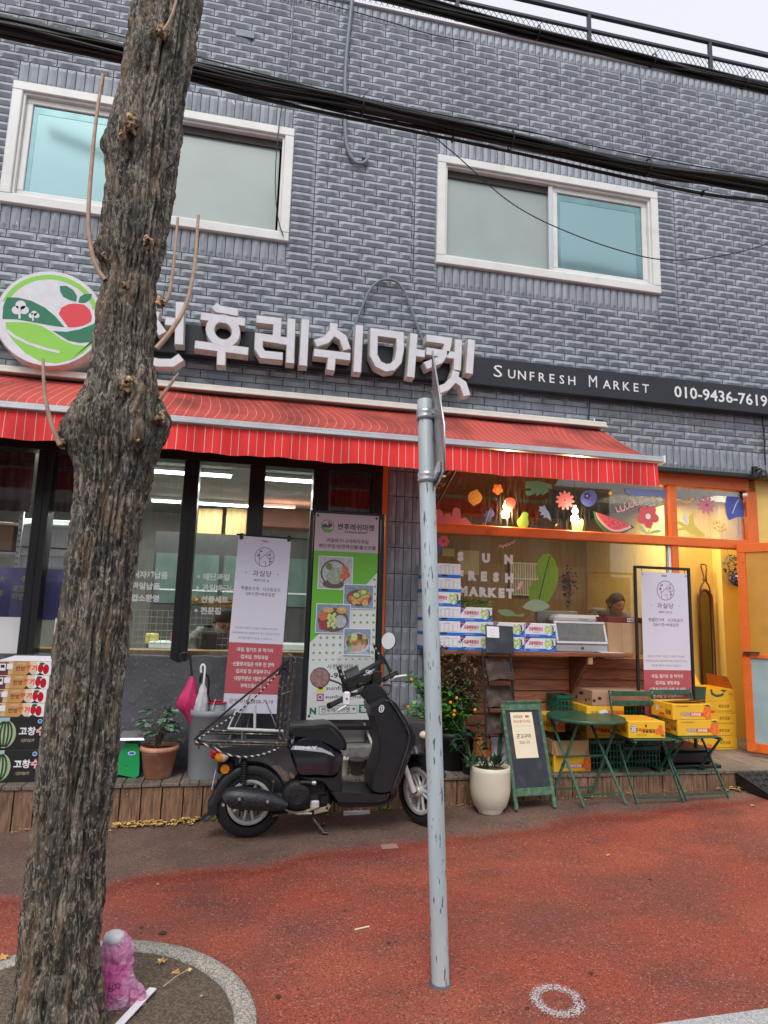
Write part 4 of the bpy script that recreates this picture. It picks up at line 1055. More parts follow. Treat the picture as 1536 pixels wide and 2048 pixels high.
# ================================================================ LEFT ROOM
m_lamp = bpy.data.materials.new('fluorescent tube'); m_lamp.use_nodes = True
b = m_lamp.node_tree.nodes['Principled BSDF']; b.inputs['Emission Color'].default_value = (.85, 1, .94, 1); b.inputs['Emission Strength'].default_value = 7
m_bulb = bpy.data.materials.new('warm bulb'); m_bulb.use_nodes = True
b = m_bulb.node_tree.nodes['Principled BSDF']; b.inputs['Emission Color'].default_value = (1, .72, .30, 1); b.inputs['Emission Strength'].default_value = 14
for k, (xa, xb, y, lab) in enumerate(((300, 372, 945, 'front row, nearest the tree'), (396, 462, 951, 'front row, in the third pane'), (530, 625, 961, 'front row, in the fourth pane'), (303, 362, 1003, 'back row, nearest the tree'), (396, 497, 1010, 'back row, in the third pane'), (523, 587, 1017, 'back row, in the fourth pane'))):
 a = G(xa, y - 3, 2.84); c = G(xb, y + 3, 2.84); yy = (a.y + c.y) / 2
 T = thing('ceiling_tube_light', 'lit white tube light on the shop ceiling, ' + lab, 'light', ((a.x + c.x) / 2, yy, 2.84), group='ceiling tube lights'); h = (c.x - a.x) / 2
 MB().mat(m_lamp).rod((-h, 0, 0), (h, 0, 0), .016, 10).build('tube', T); MB().mat(m_white).box((-h - .02, -.03, .018), (h + .02, .03, .055)).build('batten', T)
def area(name, loc, sx, sy, e, col, rot=(0, 0, 0)):
 l = bpy.data.lights.new(name, 'AREA'); l.shape = 'RECTANGLE'; l.size = sx; l.size_y = sy; l.energy = e; l.color = col
 o = bpy.data.objects.new(name, l); o.location = loc; o.rotation_euler = rot; COL.objects.link(o)
area('tube_and_fill_light', (-.3, 1.6, 2.80), 2.4, .3, 42, (.92, 1, .95)); area('tube_and_fill_light', (-.3, 2.9, 2.80), 2.4, .3, 36, (.92, 1, .95)); area('tube_and_fill_light', (-2.0, .75, 2.85), 1.0, .3, 45, (.95, 1, .97))  # stand-ins for the tube rows, plus an added fill over the left bay
def XZ(px, py, Y): p = W(px, py, Y); return p.x, p.z
def boxpx(name, x0, y0, x1, y1, Y, d, mt, label, cat, bev=.004, group=None, kind=None):
 a = W(x0, y1, Y); c = W(x1, y0, Y)
 return MB().mat(mt).box((a.x, Y, a.z), (c.x, Y + d, c.z), bev).build(name, None, label, cat, group)
m_foam = M('foam box', (.62, .64, .62), rough=.7, var=.06); m_kraft = M('kraft card', (.42, .25, .13), rough=.8, var=.08, scale=9); m_purple = M('purple poster', (.09, .08, .30), rough=.5, second=(.30, .26, .55), smix=(.5, .65), sscale=1.5)
m_dark = M('dark cabinet', (.05, .048, .045), rough=.5); m_teal = M('fridge teal', (.09, .14, .125), rough=.4, var=.25, scale=4); m_redw = M('red brown beam', (.22, .07, .035), rough=.6)
# cabinets and fridges at the back
T = thing('wall_cabinet', 'tall pale plywood cabinet doors inside the left shop', 'cabinet', (0, 0, 0))
for k, (a, c) in enumerate(((392, 447), (449, 496))):
 p = W(a, 1085, 3.2); q = W(c, 1018, 3.2); MB().mat(m_ply).box((p.x, 3.2, p.z), (q.x - .01, 3.6, q.z), .01).build('cabinet_door', T)
boxpx('beam', 523, 1020, 640, 1052, 2.6, .4, m_redw, 'red brown beam box under the ceiling inside the left shop', 'beam')
T = thing('drinks_fridge', 'long glass fronted fridge with pale teal inside, at the back of the left shop', 'fridge', (0, 0, 0))
p = W(300, 1205, 3.0); q = W(640, 1078, 3.0)
MB().mat(m_dark).box((p.x, 3.02, .23), (q.x, 3.6, q.z)).build('body', T)
for k in range(5):
 x0 = p.x + (q.x - p.x) * k / 5 + .03; x1 = p.x + (q.x - p.x) * (k + 1) / 5 - .03
 MB().mat(m_teal).box((x0, 3.0, p.z), (x1, 3.018, q.z - .28)).mat(m_foam).box((x0, 2.99, p.z + .16), (x1, 2.999, p.z + .18)).build('fridge_door', T)
m_goods = [M('goods %d' % i, c, rough=.6, var=.2) for i, c in enumerate(((.5, .42, .12), (.35, .08, .06), (.10, .22, .08), (.5, .5, .48), (.45, .22, .08)))]
for k in range(5):
 x = W(300 + k * 50, 1150, 2.7).x; z = W(400, 1290, 2.7).z; h = rnd.uniform(.10, .28)
 MB().mat(m_goods[k]).box((x, 2.7, z), (x + rnd.uniform(.08, .16), 2.9, z + h), .01).build('goods_box', None, 'small %s carton on the low shelf at the back of the left shop' % ('mustard', 'dark red', 'green', 'grey', 'orange')[k], 'box')
boxpx('back_shelf', 296, 1290, 640, 1296, 2.55, .5, m_foam, 'pale shelf with cartons at the back of the left shop', 'shelf')
# low wire rack by the glass
T = thing('wire_rack', 'white wire grid rack standing just inside the glass', 'rack', (0, 0, 0)); mb = MB().mat(m_foam); a = W(262, 1300, .55); c = W(470, 1225, .55)
for i in range(19): x = a.x + (c.x - a.x) * i / 18; mb.box((x - .002, .55, a.z), (x + .002, .554, c.z))
for i in range(7): z = a.z + (c.z - a.z) * i / 6; mb.box((a.x, .555, z - .003), (c.x, .56, z + .003))
mb.build('wire_grid', T)
# left bay: shelf, foam boxes, poster, white panel
T = thing('slotted_shelf', 'white slotted steel shelf frame behind the leftmost pane', 'shelf', (0, 0, 0))
for px in (20, 150):
 p = W(px, 1235, .5); q = W(px + (28 if px < 50 else 22), 1015, .5); mb = MB().mat(m_foam); mb.box((p.x - .015, .5, p.z), (p.x + .015, .53, q.z)); mb.mat(m_dark)
 z = p.z
 while z < q.z: mb.box((p.x - .009, .497, z), (p.x - .003, .4995, z + .018)); mb.box((p.x + .003, .497, z), (p.x + .009, .4995, z + .018)); z += .05
 mb.build('upright', T)
for y in (1040, 1100): a = W(-60, y, .5); c = W(165, y, .5); MB().mat(m_foam).box((a.x, .54, a.z - .02), (c.x, 1.0, a.z)).build('shelf_board', T)
boxpx('foam_box', 32, 1042, 150, 1092, .62, .4, m_foam, 'large white foam box on the slotted shelf behind the leftmost panes', 'box')
boxpx('foam_box', 30, 1100, 150, 1132, .58, .4, m_foam, 'flat white foam box below the larger one on the slotted shelf', 'box')
boxpx('carton', -60, 1045, 28, 1098, .62, .4, m_kraft, 'brown carton on the slotted shelf at the left edge', 'carton')
T = thing('purple_poster', 'purple poster with yellow Korean lettering behind the leftmost panes', 'poster', (0, 0, 0))
a = W(-70, 1236, .12); c = W(150, 1140, .12); MB().mat(m_purple).box((a.x, .12, a.z), (c.x, .124, c.z)).build('poster_sheet', T)
mb = MB(frame((0, .119, 0))).mat(M('yellow print', (.62, .52, .12), rough=.6))
for t_, x, y in (('수', 48, 1158), ('포항', 38, 1177), ('리팬', 36, 1193), ('大', 4, 1158), ('꽃게', -8, 1185)): mb.text(t_, *XZ(x, y, .12), h=.05, z=.0, bold=.01)
mb.build('poster_lettering', T)
a = W(-80, 1330, .09); c = W(150, 1237, .09); tag(MB().mat(m_white).box((a.x, .031, 1.095), (W(74, 1250, .03).x - .02, .037, c.z)).box((W(104, 1250, .03).x + .02, .031, 1.095), (c.x, .037, c.z)).build('white_board'), 'plain white board closing the lower part of the leftmost panes', 'board')
for k, (x0, y0, x1, y1, lab) in enumerate(((-80, 870, 74, 1016, 'in the leftmost pane'), (103, 880, 180, 1022, 'beside the tree in the second pane'), (656, 930, 742, 1032, 'in the pane above the green banner'))):  # pleated sheets added to imitate the awning reflected in the panes
 a, c = W(x0, y1, .2), W(x1, y0, .2); n_ = 30; mb = MB().mat(M('maroon sheet', (.075, .014, .016), rough=.85, var=.3, scale=6)); vs = []
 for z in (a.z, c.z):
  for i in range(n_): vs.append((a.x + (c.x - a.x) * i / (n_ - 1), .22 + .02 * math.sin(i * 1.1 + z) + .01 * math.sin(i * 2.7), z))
 mb.add(vs, [(i, i + 1, n_ + i + 1, n_ + i) for i in range(n_ - 1)], True); tag(mb.build('awning_reflection_sheet'), 'dark maroon sheet added as awning reflection ' + lab, 'reflection_sheet')
# vinyl lettering on the panes
m_vinyl = translucent('white vinyl', (.88, .90, .90), .25)
for s_, x, y in (('식자재납품', 336, 1151), ('과일납품', 320, 1173), ('업소환영', 318, 1197)): MB(frame((0, YL - .003, 0))).mat(m_vinyl).text(s_, *XZ(x, y, YL), h=.06, al='r', z=.0, bold=.035).build('window_lettering', BLD)
for s_, x, y in (('예단과일', 406, 1153), ('과일바구니', 404, 1175), ('선물세트', 402, 1198), ('전문점', 401, 1221)):
 MB(frame((0, YL - .003, 0))).mat(m_vinyl).text(s_, *XZ(x, y, YL), h=.06, al='l', z=.0, bold=.035).disc(*XZ(x - 9, y, YL), .013, w=0).build('window_lettering', BLD)

# ================================================================ RIGHT ROOM
T0 = thing('pendant_bulb', 'lit warm round bulb hanging behind the transom glass, left of the two', 'bulb', G(1012, 1012, 2.55), group='hanging bulbs')
MB().mat(m_bulb).lathe([(.002, -.04), (.018, -.034), (.030, -.012), (.028, .008), (.014, .03), (.012, .05)], n=16).build('bulb', T0); MB().mat(m_black).rod((0, 0, .05), (0, 0, .36), .006).build('flex', T0)
p = G(1150, 1021, 2.55); dup(T0, p, label='lit warm round bulb hanging behind the transom glass, right of the two')
for q in (T0.location, p):
 l = bpy.data.lights.new('bulb_light', 'POINT'); l.energy = 17; l.color = (1, .72, .34); l.shadow_soft_size = .06; o = bpy.data.objects.new('bulb_light', l); o.location = Vector(q) - Vector((0, 0, .0)) + Vector((0, -.07, -.08)); COL.objects.link(o)
area('room_fill', (4.3, .9, 2.85), .8, .5, 36, (1, .87, .62)); area('door_fill', (5.15, .5, 2.85), .5, .3, 4.5, (1, .90, .7))  # unseen fills added to brighten the woman, her room and the doorway
# white barred window on the back wall
T = thing('barred_window', 'small white barred window seen through the order window', 'window', (0, 0, 0)); a = W(1020, 1190, 2.8); c = W(1082, 1127, 2.8)
mb = MB().mat(m_foam); w = .02
for (p_, q_) in (((a.x, a.z), (c.x, a.z + w)), ((a.x, c.z - w), (c.x, c.z)), ((a.x, a.z), (a.x + w, c.z)), ((c.x - w, a.z), (c.x, c.z))): mb.box((p_[0], 2.78, p_[1]), (q_[0], 2.84, q_[1]))
mb.build('window_frame', T); mb = MB().mat(m_foam)
for i in range(1, 13): x = a.x + (c.x - a.x) * i / 13; mb.box((x - .006, 2.765, a.z), (x + .006, 2.777, c.z))
mb.box((a.x, 2.755, (a.z + c.z) / 2 - .008), (c.x, 2.764, (a.z + c.z) / 2 + .008)); mb.build('bars', T)
MB().mat(M('milky glass', (.30, .31, .24), rough=.4)).box((a.x, 2.80, a.z), (c.x, 2.81, c.z)).build('glass', T)
# paper sheets on the back wall
for k, (x0, y0, x1, y1) in enumerate(((884, 1098, 909, 1112), (917, 1102, 958, 1148))):
 a = W(x0, y1, 2.84); c = W(x1, y0, 2.84); tag(MB().mat(M('notice paper', (.42, .38, .26), rough=.8)).box((a.x, 2.835, a.z), (c.x, 2.84, c.z)).build('wall_notice'), ['small pale sheet pinned high on the brown panel', 'tall pale sheet pinned on the brown panel behind the lettering'][k], 'notice')
# dried flower bunch
T = thing('dried_flowers', 'dark bunch of dried flowers hanging upside down behind the order window', 'dried flowers', W(1136, 1165, 1.9)); mb = MB().mat(M('dried petals', (.06, .018, .014), rough=.9, var=.4, scale=40))
for i in range(420):
 a = rnd.uniform(0, 6.28); z = rnd.gauss(0, .09); r = abs(rnd.gauss(.06, .04)) * (1 - abs(z) * 2); c = Vector((r * math.cos(a), r * math.sin(a), z)); s = rnd.uniform(.008, .02)
 d1 = Vector((rnd.uniform(-1, 1), rnd.uniform(-1, 1), rnd.uniform(-1, 1))) * s; d2 = Vector((rnd.uniform(-1, 1), rnd.uniform(-1, 1), rnd.uniform(-1, 1))) * s
 mb.add([c - d1, c + d2, c + d1, c - d2], [(0, 1, 2, 3)])
mb.build('flower_heads', T); mb = MB().mat(M('dried stem', (.07, .03, .02), rough=.8))
for dx, l in ((-.02, -.33), (.015, -.42), (.03, -.28)): mb.rod((dx * .5, 0, -.05), (dx, 0, l), .005, 5)
mb.rod((0, 0, .1), (0, .02, .5), .003, 5); mb.build('stems', T)
# big banana leaf and other clings behind the glass
def leafcling(name, pts, Y, mt, rib=None, ribm=None):
 f_ = PX(Y); mb = MB(frame((0, Y, 0))).mat(mt).poly([f_(*p) for p in pts], 0)
 if rib: mb.mat(ribm).stroke([f_(*p) for p in rib], .009, .002)
 return mb.build(name, BLD)
m_leafb = translucent('bright leaf', (.42, .75, .05)); m_leafd = M('leaf rib', (.03, .05, .015), rough=.6)
def c3(pts): return [(x / 3.84 + 800, y / 3.84 + 930) for x, y in pts]
def c4(pts): return [(x / 3.84 + 1136, y / 3.84 + 930) for x, y in pts]
leafcling('banana_leaf_decal', c3([(1145, 680), (1190, 730), (1213, 800), (1213, 880), (1190, 960), (1140, 1050), (1060, 1090), (1000, 1060), (985, 970), (1010, 900), (1060, 880), (1045, 800), (1060, 730), (1100, 690)]), YR + .012, m_leafb, c3([(1150, 700), (1110, 850), (1060, 1060), (1030, 1180)]), m_leafd)
DY_ = YR - .004
PAL = dict(yel=(.75, .42, .09), org=(.72, .20, .05), teal=(.06, .22, .15), pink=(.62, .20, .27), blue=(.07, .10, .40), navy=(.025, .03, .16), red=(.42, .045, .045), green=(.18, .33, .06), lblue=(.22, .33, .68), lpink=(.78, .42, .46), coral=(.66, .10, .12), mint=(.35, .60, .38), cream=(.82, .70, .42), white=(.78, .78, .74), dgreen=(.05, .16, .06), dred=(.25, .02, .03), by=(.75, .62, .12), slate=(.16, .22, .45), sage=(.20, .33, .16), pg=(.35, .45, .28))
def pm_(n_): return M('decal ' + n_, PAL[n_], rough=.45, var=.04)
class Decal:
 def __init__(s, name, conv): s.f = PX(DY_); s.mb = MB(frame((0, DY_, 0))); s.c = conv; s.n = name; s.w = 0
 def P(s, pts): return [s.f(*p) for p in s.c(pts)]
 def poly(s, col, pts, sm=True):
  s.w += .0004; p = s.P(pts); s.mb.mat(pm_(col)).poly(smooth2(p, 3) if sm else p, s.w); return s
 def disc(s, col, x, y, r, ry=None, rot=0): s.w += .0002; s.mb.mat(pm_(col)).disc(*s.P([(x, y)])[0], r / 3.84 / 222, (ry or r) / 3.84 / 222, s.w, rot=rot); return s
 def line(s, col, pts, t): s.w += .0004; s.mb.mat(pm_(col)).stroke(s.P(pts), t / 3.84 / 222, s.w); return s
 def flower(s, col, x, y, n, r, pw, ph=0, cc=None, cr=0):
  for k in range(n):
   a = ph + 2 * math.pi * k / n; s.disc(col, x + r * .55 * math.cos(a), y + r * .55 * math.sin(a), r * .5, pw, -a)
  if cc: s.disc(cc, x, y, cr)
  return s
 def done(s): return s.mb.build(s.n, BLD)
D = lambda n_, c=c3: Decal(n_, c)
D('lemon_decal').poly('yel', [(575, 195), (590, 185), (600, 200), (622, 225), (630, 255), (612, 290), (580, 305), (568, 315), (550, 300), (525, 275), (525, 230), (545, 205)]).done()
D('flower_decal').flower('org', 750, 187, 5, 42, 20, .3, 'cream', 12).disc('org', 750, 187, 8).done()
D('monstera_decal').poly('teal', [(965, 125), (1060, 120), (1165, 150), (1165, 185), (1135, 180), (1140, 205), (1090, 235), (1085, 215), (1050, 240), (1045, 215), (1000, 235), (970, 235), (960, 200), (1010, 195), (1005, 180), (960, 180)], False).done()
D('strawberry_decal').poly('red', [(808, 262), (845, 250), (880, 265), (885, 300), (862, 345), (850, 360), (830, 345), (810, 300)]).done()
D('pink_hills_decal').poly('pink', [(265, 465), (268, 370), (280, 345), (310, 342), (330, 370), (335, 400), (350, 375), (385, 375), (400, 400), (405, 345), (430, 325), (462, 345), (468, 410), (500, 402), (528, 430), (532, 468)]).done()
D('branch_decal').poly('navy', [(690, 330), (715, 350), (725, 380), (700, 410), (690, 440), (665, 430), (640, 440), (655, 405), (640, 390), (655, 370), (660, 345), (675, 360)]).line('lblue', [(690, 345), (650, 470)], 3).done()
D('pear_decal').poly('green', [(965, 360), (985, 375), (982, 410), (988, 450), (970, 480), (930, 485), (902, 460), (900, 425), (925, 395), (940, 365)]).done()
D('blue_leaf_decal').poly('lblue', [(1065, 320), (1095, 318), (1110, 310), (1125, 340), (1145, 365), (1155, 400), (1160, 430), (1130, 405), (1100, 405), (1105, 385), (1075, 385), (1085, 365), (1062, 350), (1075, 340)]).done()
D('daisy_decal').flower('pink', 1267, 272, 11, 75, 15, .1, 'lpink', 16).disc('dred', 1267, 272, 10).done()
D('blueberry_decal').poly('blue', [(1450, 195), (1490, 200), (1512, 240), (1500, 290), (1460, 318), (1420, 312), (1390, 280), (1390, 235), (1415, 205)]).flower('navy', 1437, 237, 5, 30, 13, 0, 'cream', 6).done()
D('cactus_decal').poly('yel', [(1320, 425), (1345, 430), (1362, 415), (1380, 430), (1402, 415), (1405, 470), (1390, 510), (1355, 520), (1325, 500)]).line('dgreen', [(1345, 430), (1348, 490)], 4).line('dgreen', [(1382, 430), (1378, 490)], 4).done()
D('dot_decal').disc('cream', 1200, 460, 14, 6, .9).done()
mbd = D('speckle_decal')
for i in range(24): mbd.disc('cream', 275 + rnd.uniform(-5, 90), 110 + rnd.uniform(0, 125), 2.5, 6, .5)
mbd.done()
D('blossom_decal').flower('coral', 335, 585, 7, 44, 19, 0, 'red', 16).done()
D('navy_shape_decal').poly('blue', [(268, 535), (290, 540), (300, 590), (320, 630), (300, 680), (268, 690)]).done()
D('squiggle_decal').line('lpink', [(762, 630), (775, 615), (790, 635), (800, 612), (818, 625), (825, 603), (845, 615), (850, 595), (870, 600), (875, 582), (892, 580)], 7).done()
D('petal_decal').poly('lpink', [(895, 945), (915, 905), (935, 893), (942, 908), (925, 945), (905, 962)]).done()
D('grey_leaf_decal').poly('sage', [(750, 1115), (800, 1108), (850, 1115), (900, 1150), (950, 1140), (945, 1165), (880, 1160), (820, 1162), (770, 1145)]).poly('pg', [(940, 1090), (980, 1050), (1040, 1033), (1100, 1045), (1150, 1085), (1100, 1115), (1040, 1125), (1000, 1115), (965, 1105)]).done()
D('pale_blue_decal').poly('lblue', [(665, 1160), (668, 1130), (680, 1140), (685, 1120), (700, 1160)], False).done()
E_ = lambda n_: Decal(n_, c4)
E_('yellow_dot_decal').disc('yel', 326, 218, 17).done()
E_('cloud_decal').poly('slate', [(435, 178), (750, 195), (752, 265), (720, 235), (690, 250), (660, 225), (620, 250), (580, 235), (540, 245), (510, 225), (480, 238), (445, 215)], False).done()
E_('wave_decal').line('lpink', [(365, 325), (380, 360), (400, 355), (398, 310), (415, 355), (435, 345), (430, 300), (450, 340), (470, 325), (465, 285), (485, 325), (505, 315), (505, 275), (522, 310), (545, 300), (555, 265)], 9).done()
o = E_('watermelon_decal').poly('dgreen', [(195, 362), (215, 362), (495, 465), (470, 500), (420, 528), (350, 538), (280, 510), (230, 460), (205, 410)]).poly('lpink', [(212, 362), (475, 462), (440, 500), (380, 512), (320, 500), (262, 455), (225, 405)]).poly('coral', [(215, 362), (460, 455), (430, 485), (380, 498), (325, 488), (275, 445), (235, 400)])
for x, y in ((265, 398), (313, 412), (288, 435), (348, 428), (318, 462), (350, 452), (382, 440), (428, 457), (394, 465), (355, 482), (378, 482), (335, 445)): o.disc('navy', x, y, 4, 7, .3)
o.done()
E_('red_flower_decal').flower('coral', 615, 395, 5, 92, 42, .25, 'white', 25).line('mint', [(645, 465), (635, 490), (600, 530)], 9).poly('mint', [(580, 545), (610, 525), (660, 500), (712, 500), (710, 515), (660, 528), (615, 532)]).poly('mint', [(598, 530), (560, 500), (548, 462), (570, 470), (590, 500), (605, 520)]).done()
E_('zigzag_decal').line('yel', [(878, 290), (895, 282), (905, 296), (920, 275), (935, 285), (945, 262), (965, 262)], 14).done()
E_('pink_daisy_decal').flower('pink', 1065, 308, 10, 72, 13, .1, 'dred', 12).disc('pink', 1065, 308, 5).done()
E_('banana_decal').poly('by', [(820, 430), (880, 440), (918, 465), (930, 440), (930, 390), (970, 362), (965, 420), (975, 460), (1010, 500), (1050, 530), (1050, 548), (1000, 555), (940, 530), (900, 500), (860, 500), (820, 512), (850, 485), (890, 475), (850, 458)], False).poly('white', [(890, 375), (905, 378), (920, 430), (922, 462), (895, 445), (880, 410)]).done()
o = E_('yellow_spots_decal')
for x, y in ((1122, 452), (1145, 445), (1165, 442), (1198, 462), (1130, 485), (1155, 473), (1182, 480), (1210, 495), (1158, 505), (1185, 508), (1140, 440)): o.disc('yel', x, y, 8, 11, .4)
o.done()
E_('blue_shape_decal').poly('blue', [(1215, 240), (1310, 245), (1350, 290), (1352, 395), (1300, 400), (1235, 425), (1215, 370), (1210, 300)], False).line('white', [(1312, 265), (1290, 300), (1262, 372)], 6).done()
def spread(s_, xs, y0, y1, h):
 mb = MB(frame((0, DY_ - .001, 0))).mat(m_vinyl)
 for ch, x in zip(s_, xs): mb.text(ch, *XZ(x, y0 + (y1 - y0) * (x - xs[0]) / (xs[-1] - xs[0] + 1e-6), DY_), h=h, z=0, bold=.085)
 mb.build('window_lettering', BLD)
HL = .092
spread('SUN', (921, 972, 1017), 1113, 1119, HL); spread('FRESH', (921, 945, 968, 992, 1018), 1150, 1156, HL)
spread('MARKET', (926, 947, 967, 985, 1003, 1020), 1182, 1187, HL)
# small stickers on the yellow wall behind the woman
a = W(1263, 1215, 1.6)
for (x0, y0, x1, y1, mt, lab) in ((1262, 1206, 1284, 1215, m_white, 'small white sticker with a green mark on the yellow wall'), (1266, 1220, 1280, 1234, pm_('dred'), 'small square red sticker on the yellow wall')):
 a = W(x0, y1, 2.89); c = W(x1, y0, 2.89); tag(MB().mat(mt).box((a.x, 2.885, a.z), (c.x, 2.89, c.z)).build('wall_sticker'), lab, 'sticker')
# ---------------------------------------------------------------- people
m_skin = M('skin', (.50, .27, .17), rough=.55, var=.06); m_hair = M('dark hair', (.016, .010, .008), rough=.8, spec=.2, var=.4, scale=60, stretch=(1, 1, .2))
def skinned(name, nodes, edges, mt, parent, lvl=2):
 me = bpy.data.meshes.new(name); me.from_pydata([n_[0] for n_ in nodes], edges, []); o = bpy.data.objects.new(name, me); COL.objects.link(o)
 o.modifiers.new('skin', 'SKIN'); sub = o.modifiers.new('sub', 'SUBSURF'); sub.levels = lvl; sub.render_levels = lvl
 for v, n_ in zip(me.skin_vertices[0].data, nodes): v.radius = n_[1] if isinstance(n_[1], tuple) else (n_[1], n_[1])
 me.skin_vertices[0].data[0].use_root = True
 bpy.context.view_layer.update(); dg = bpy.context.evaluated_depsgraph_get()
 m2 = bpy.data.meshes.new_from_object(o.evaluated_get(dg)); bpy.data.objects.remove(o)
 for p in m2.polygons: p.use_smooth = True
 m2.materials.clear(); m2.materials.append(mt); o = bpy.data.objects.new(name, m2); COL.objects.link(o); o.parent = parent; return o
def head(parent, c, yaw, pitch, roll=0, s=1.0, mask=False, hairbun=True):
 """face looks along local -Y; built in local units of head height .23"""
 Mx = Matrix.Translation(c) @ Matrix.Rotation(yaw, 4, 'Z') @ Matrix.Rotation(pitch, 4, 'X') @ Matrix.Rotation(roll, 4, 'Y') @ Matrix.Scale(s, 4)
 def shape(th, ph):
  x = math.cos(ph) * math.sin(th); y = math.cos(ph) * -math.cos(th); z = math.sin(ph)
  jaw = max(0, -z); rx = .078 * (1 - .30 * jaw ** 1.6); ry = .097 * (1 - .12 * jaw); p = Vector((x * rx, y * ry + (.006 if y < 0 else -.004) * 0, z * .118))
  f_ = max(0, -y)
  if f_ > .4:
   p.y -= .020 * math.exp(-((x) / .13) ** 2 - ((z + .12) / .16) ** 2) + .010 * math.exp(-((x) / .10) ** 2 - ((z + .22) / .08) ** 2)  # nose
   p.y += .010 * (math.exp(-((abs(x) - .36) / .16) ** 2 - ((z - .06) / .10) ** 2))   # sockets
   p.y -= .006 * math.exp(-((abs(x) - .36) / .22) ** 2 - ((z - .24) / .07) ** 2)       # brow
   p.y -= .008 * math.exp(-((x) / .22) ** 2 - ((z + .52) / .09) ** 2) + .010 * math.exp(-((x) / .2) ** 2 - ((z + .85) / .14) ** 2)
   p.y -= .005 * math.exp(-((abs(x) - .5) / .2) ** 2 - ((z + .25) / .2) ** 2)
  return p
 n1_, n2_ = 40, 30; vs = [shape(2 * math.pi * i / n1_, -math.pi / 2 + math.pi * j / n2_) for j in range(n2_ + 1) for i in range(n1_)]
 mb = MB(Mx).mat(m_skin).add(vs, [(j * n1_ + i, j * n1_ + (i + 1) % n1_, (j + 1) * n1_ + (i + 1) % n1_, (j + 1) * n1_ + i) for j in range(n2_) for i in range(n1_)], True)
 for sx in (-1, 1):
  mb.lathe([(.004, -.004), (.014, -.003), (.017, .002), (.010, .006), (.003, .005)], (sx * .079, .004, -.012), n=12, axis='x')
 mb.mat(m_hair)
 for sx in (-1, 1):
  mb.tube([(sx * .046, -.083, .031), (sx * .028, -.092, .034), (sx * .014, -.092, .030)], .0038, 5)      # brows
  mb.tube([(sx * .040, -.083, .006), (sx * .028, -.089, .009), (sx * .016, -.088, .006)], .0044, 5)      # eyes
 mb.mat(M('lips', (.34, .10, .09), rough=.5)).tube([(-.020, -.094, -.060), (0, -.103, -.057), (.020, -.094, -.060)], .0042, 6)
 ob = mb.build('head', parent)
 if mask:
  mm = MB(Mx).mat(M('mask white', (.62, .64, .66), rough=.7)); vs = []
  for j in range(9):
   for i in range(13):
    th = -1.15 + 2.3 * i / 12; ph = -1.1 + 1.0 * j / 8; vs.append(shape(th, ph) * 1.07 + Vector((0, -.004, 0)))
  mm.add(vs, [(j * 13 + i, j * 13 + i + 1, (j + 1) * 13 + i + 1, (j + 1) * 13 + i) for j in range(8) for i in range(12)], True); mm.build('face_mask', parent)
 hm = MB(Mx).mat(m_hair); vs = []; n1_, n2_ = 40, 16
 for j in range(n2_ + 1):
  for i in range(n1_):
   th = 2 * math.pi * i / n1_; front = max(0, math.cos(th)); lo = .62 * front ** .5 - .62 * (1 - front) * (1 if abs(math.sin(th)) < .99 else 1)
   if front < .45: lo = -.55 + 1.0 * (front / .45) ** 1.5
   ph = lo + (math.pi / 2 - lo) * j / n2_; p = shape(th, ph); k = 1.09 + .018 * math.sin(th * 17) + (.02 if j == 0 else 0)
   vs.append(p * (1.0 if j == 0 else k))
 hm.add(vs, [(j * n1_ + i, j * n1_ + (i + 1) % n1_, (j + 1) * n1_ + (i + 1) % n1_, (j + 1) * n1_ + i) for j in range(n2_) for i in range(n1_)], True)
 if hairbun: hm.lathe([(.002, -.035), (.025, -.028), (.036, 0), (.026, .026), (.002, .034)], (0, .115, -.01), n=14)
 hm.build('hair', parent)
 return ob
YW = 1.0; hc = W(1232, 1208, YW)
PW = thing('person', 'woman in a dark top with tied back hair, looking down behind the counter', 'person', (hc.x, YW, .23))
hl = Vector((0, 0, hc.z - .23)); DS = .085
m_top = M('dark grey top', (.11, .10, .105), rough=.9, var=.2, scale=20)
bod = [((-.06, .12, hl.z - .68), (.15, .11)), ((-.06, .11, hl.z - .42), (.16, .12)), ((-.06, .08, hl.z - .165), (.18, .09)), ((-.05, .06, hl.z - .10), (.07, .06)), ((-.035, .04, hl.z - .06), (.05, .05)),
       ((-.23, .10, hl.z - .10), .065), ((-.28, .02, hl.z - .36), .052), ((-.14, -.22, hl.z - .50), .042), ((.12, .04, hl.z - .11), .065), ((.24, -.09, hl.z - .42), .052), ((.14, -.26, hl.z - .50), .042),
       ((-.10, 0, hl.z - .90), .09), ((-.10, 0, .45), .06), ((-.10, 0, .05), .045), ((.06, 0, hl.z - .90), .09), ((.06, 0, .45), .06), ((.06, 0, .05), .045)]
skinned('body', bod, [(0, 1), (1, 2), (2, 3), (3, 4), (2, 5), (5, 6), (6, 7), (2, 8), (8, 9), (9, 10), (0, 11), (11, 12), (12, 13), (0, 14), (14, 15), (15, 16)], m_top, PW)
mb = MB().mat(m_skin).tube([(-.05, .07, hl.z - .12), (-.035, .045, hl.z - .07), (-.015, .02, hl.z - .03)], [.062, .05, .048], 14, cap=False); mb.build('neck', PW)
head(PW, hl, R(12), R(20), R(0), 1.02)
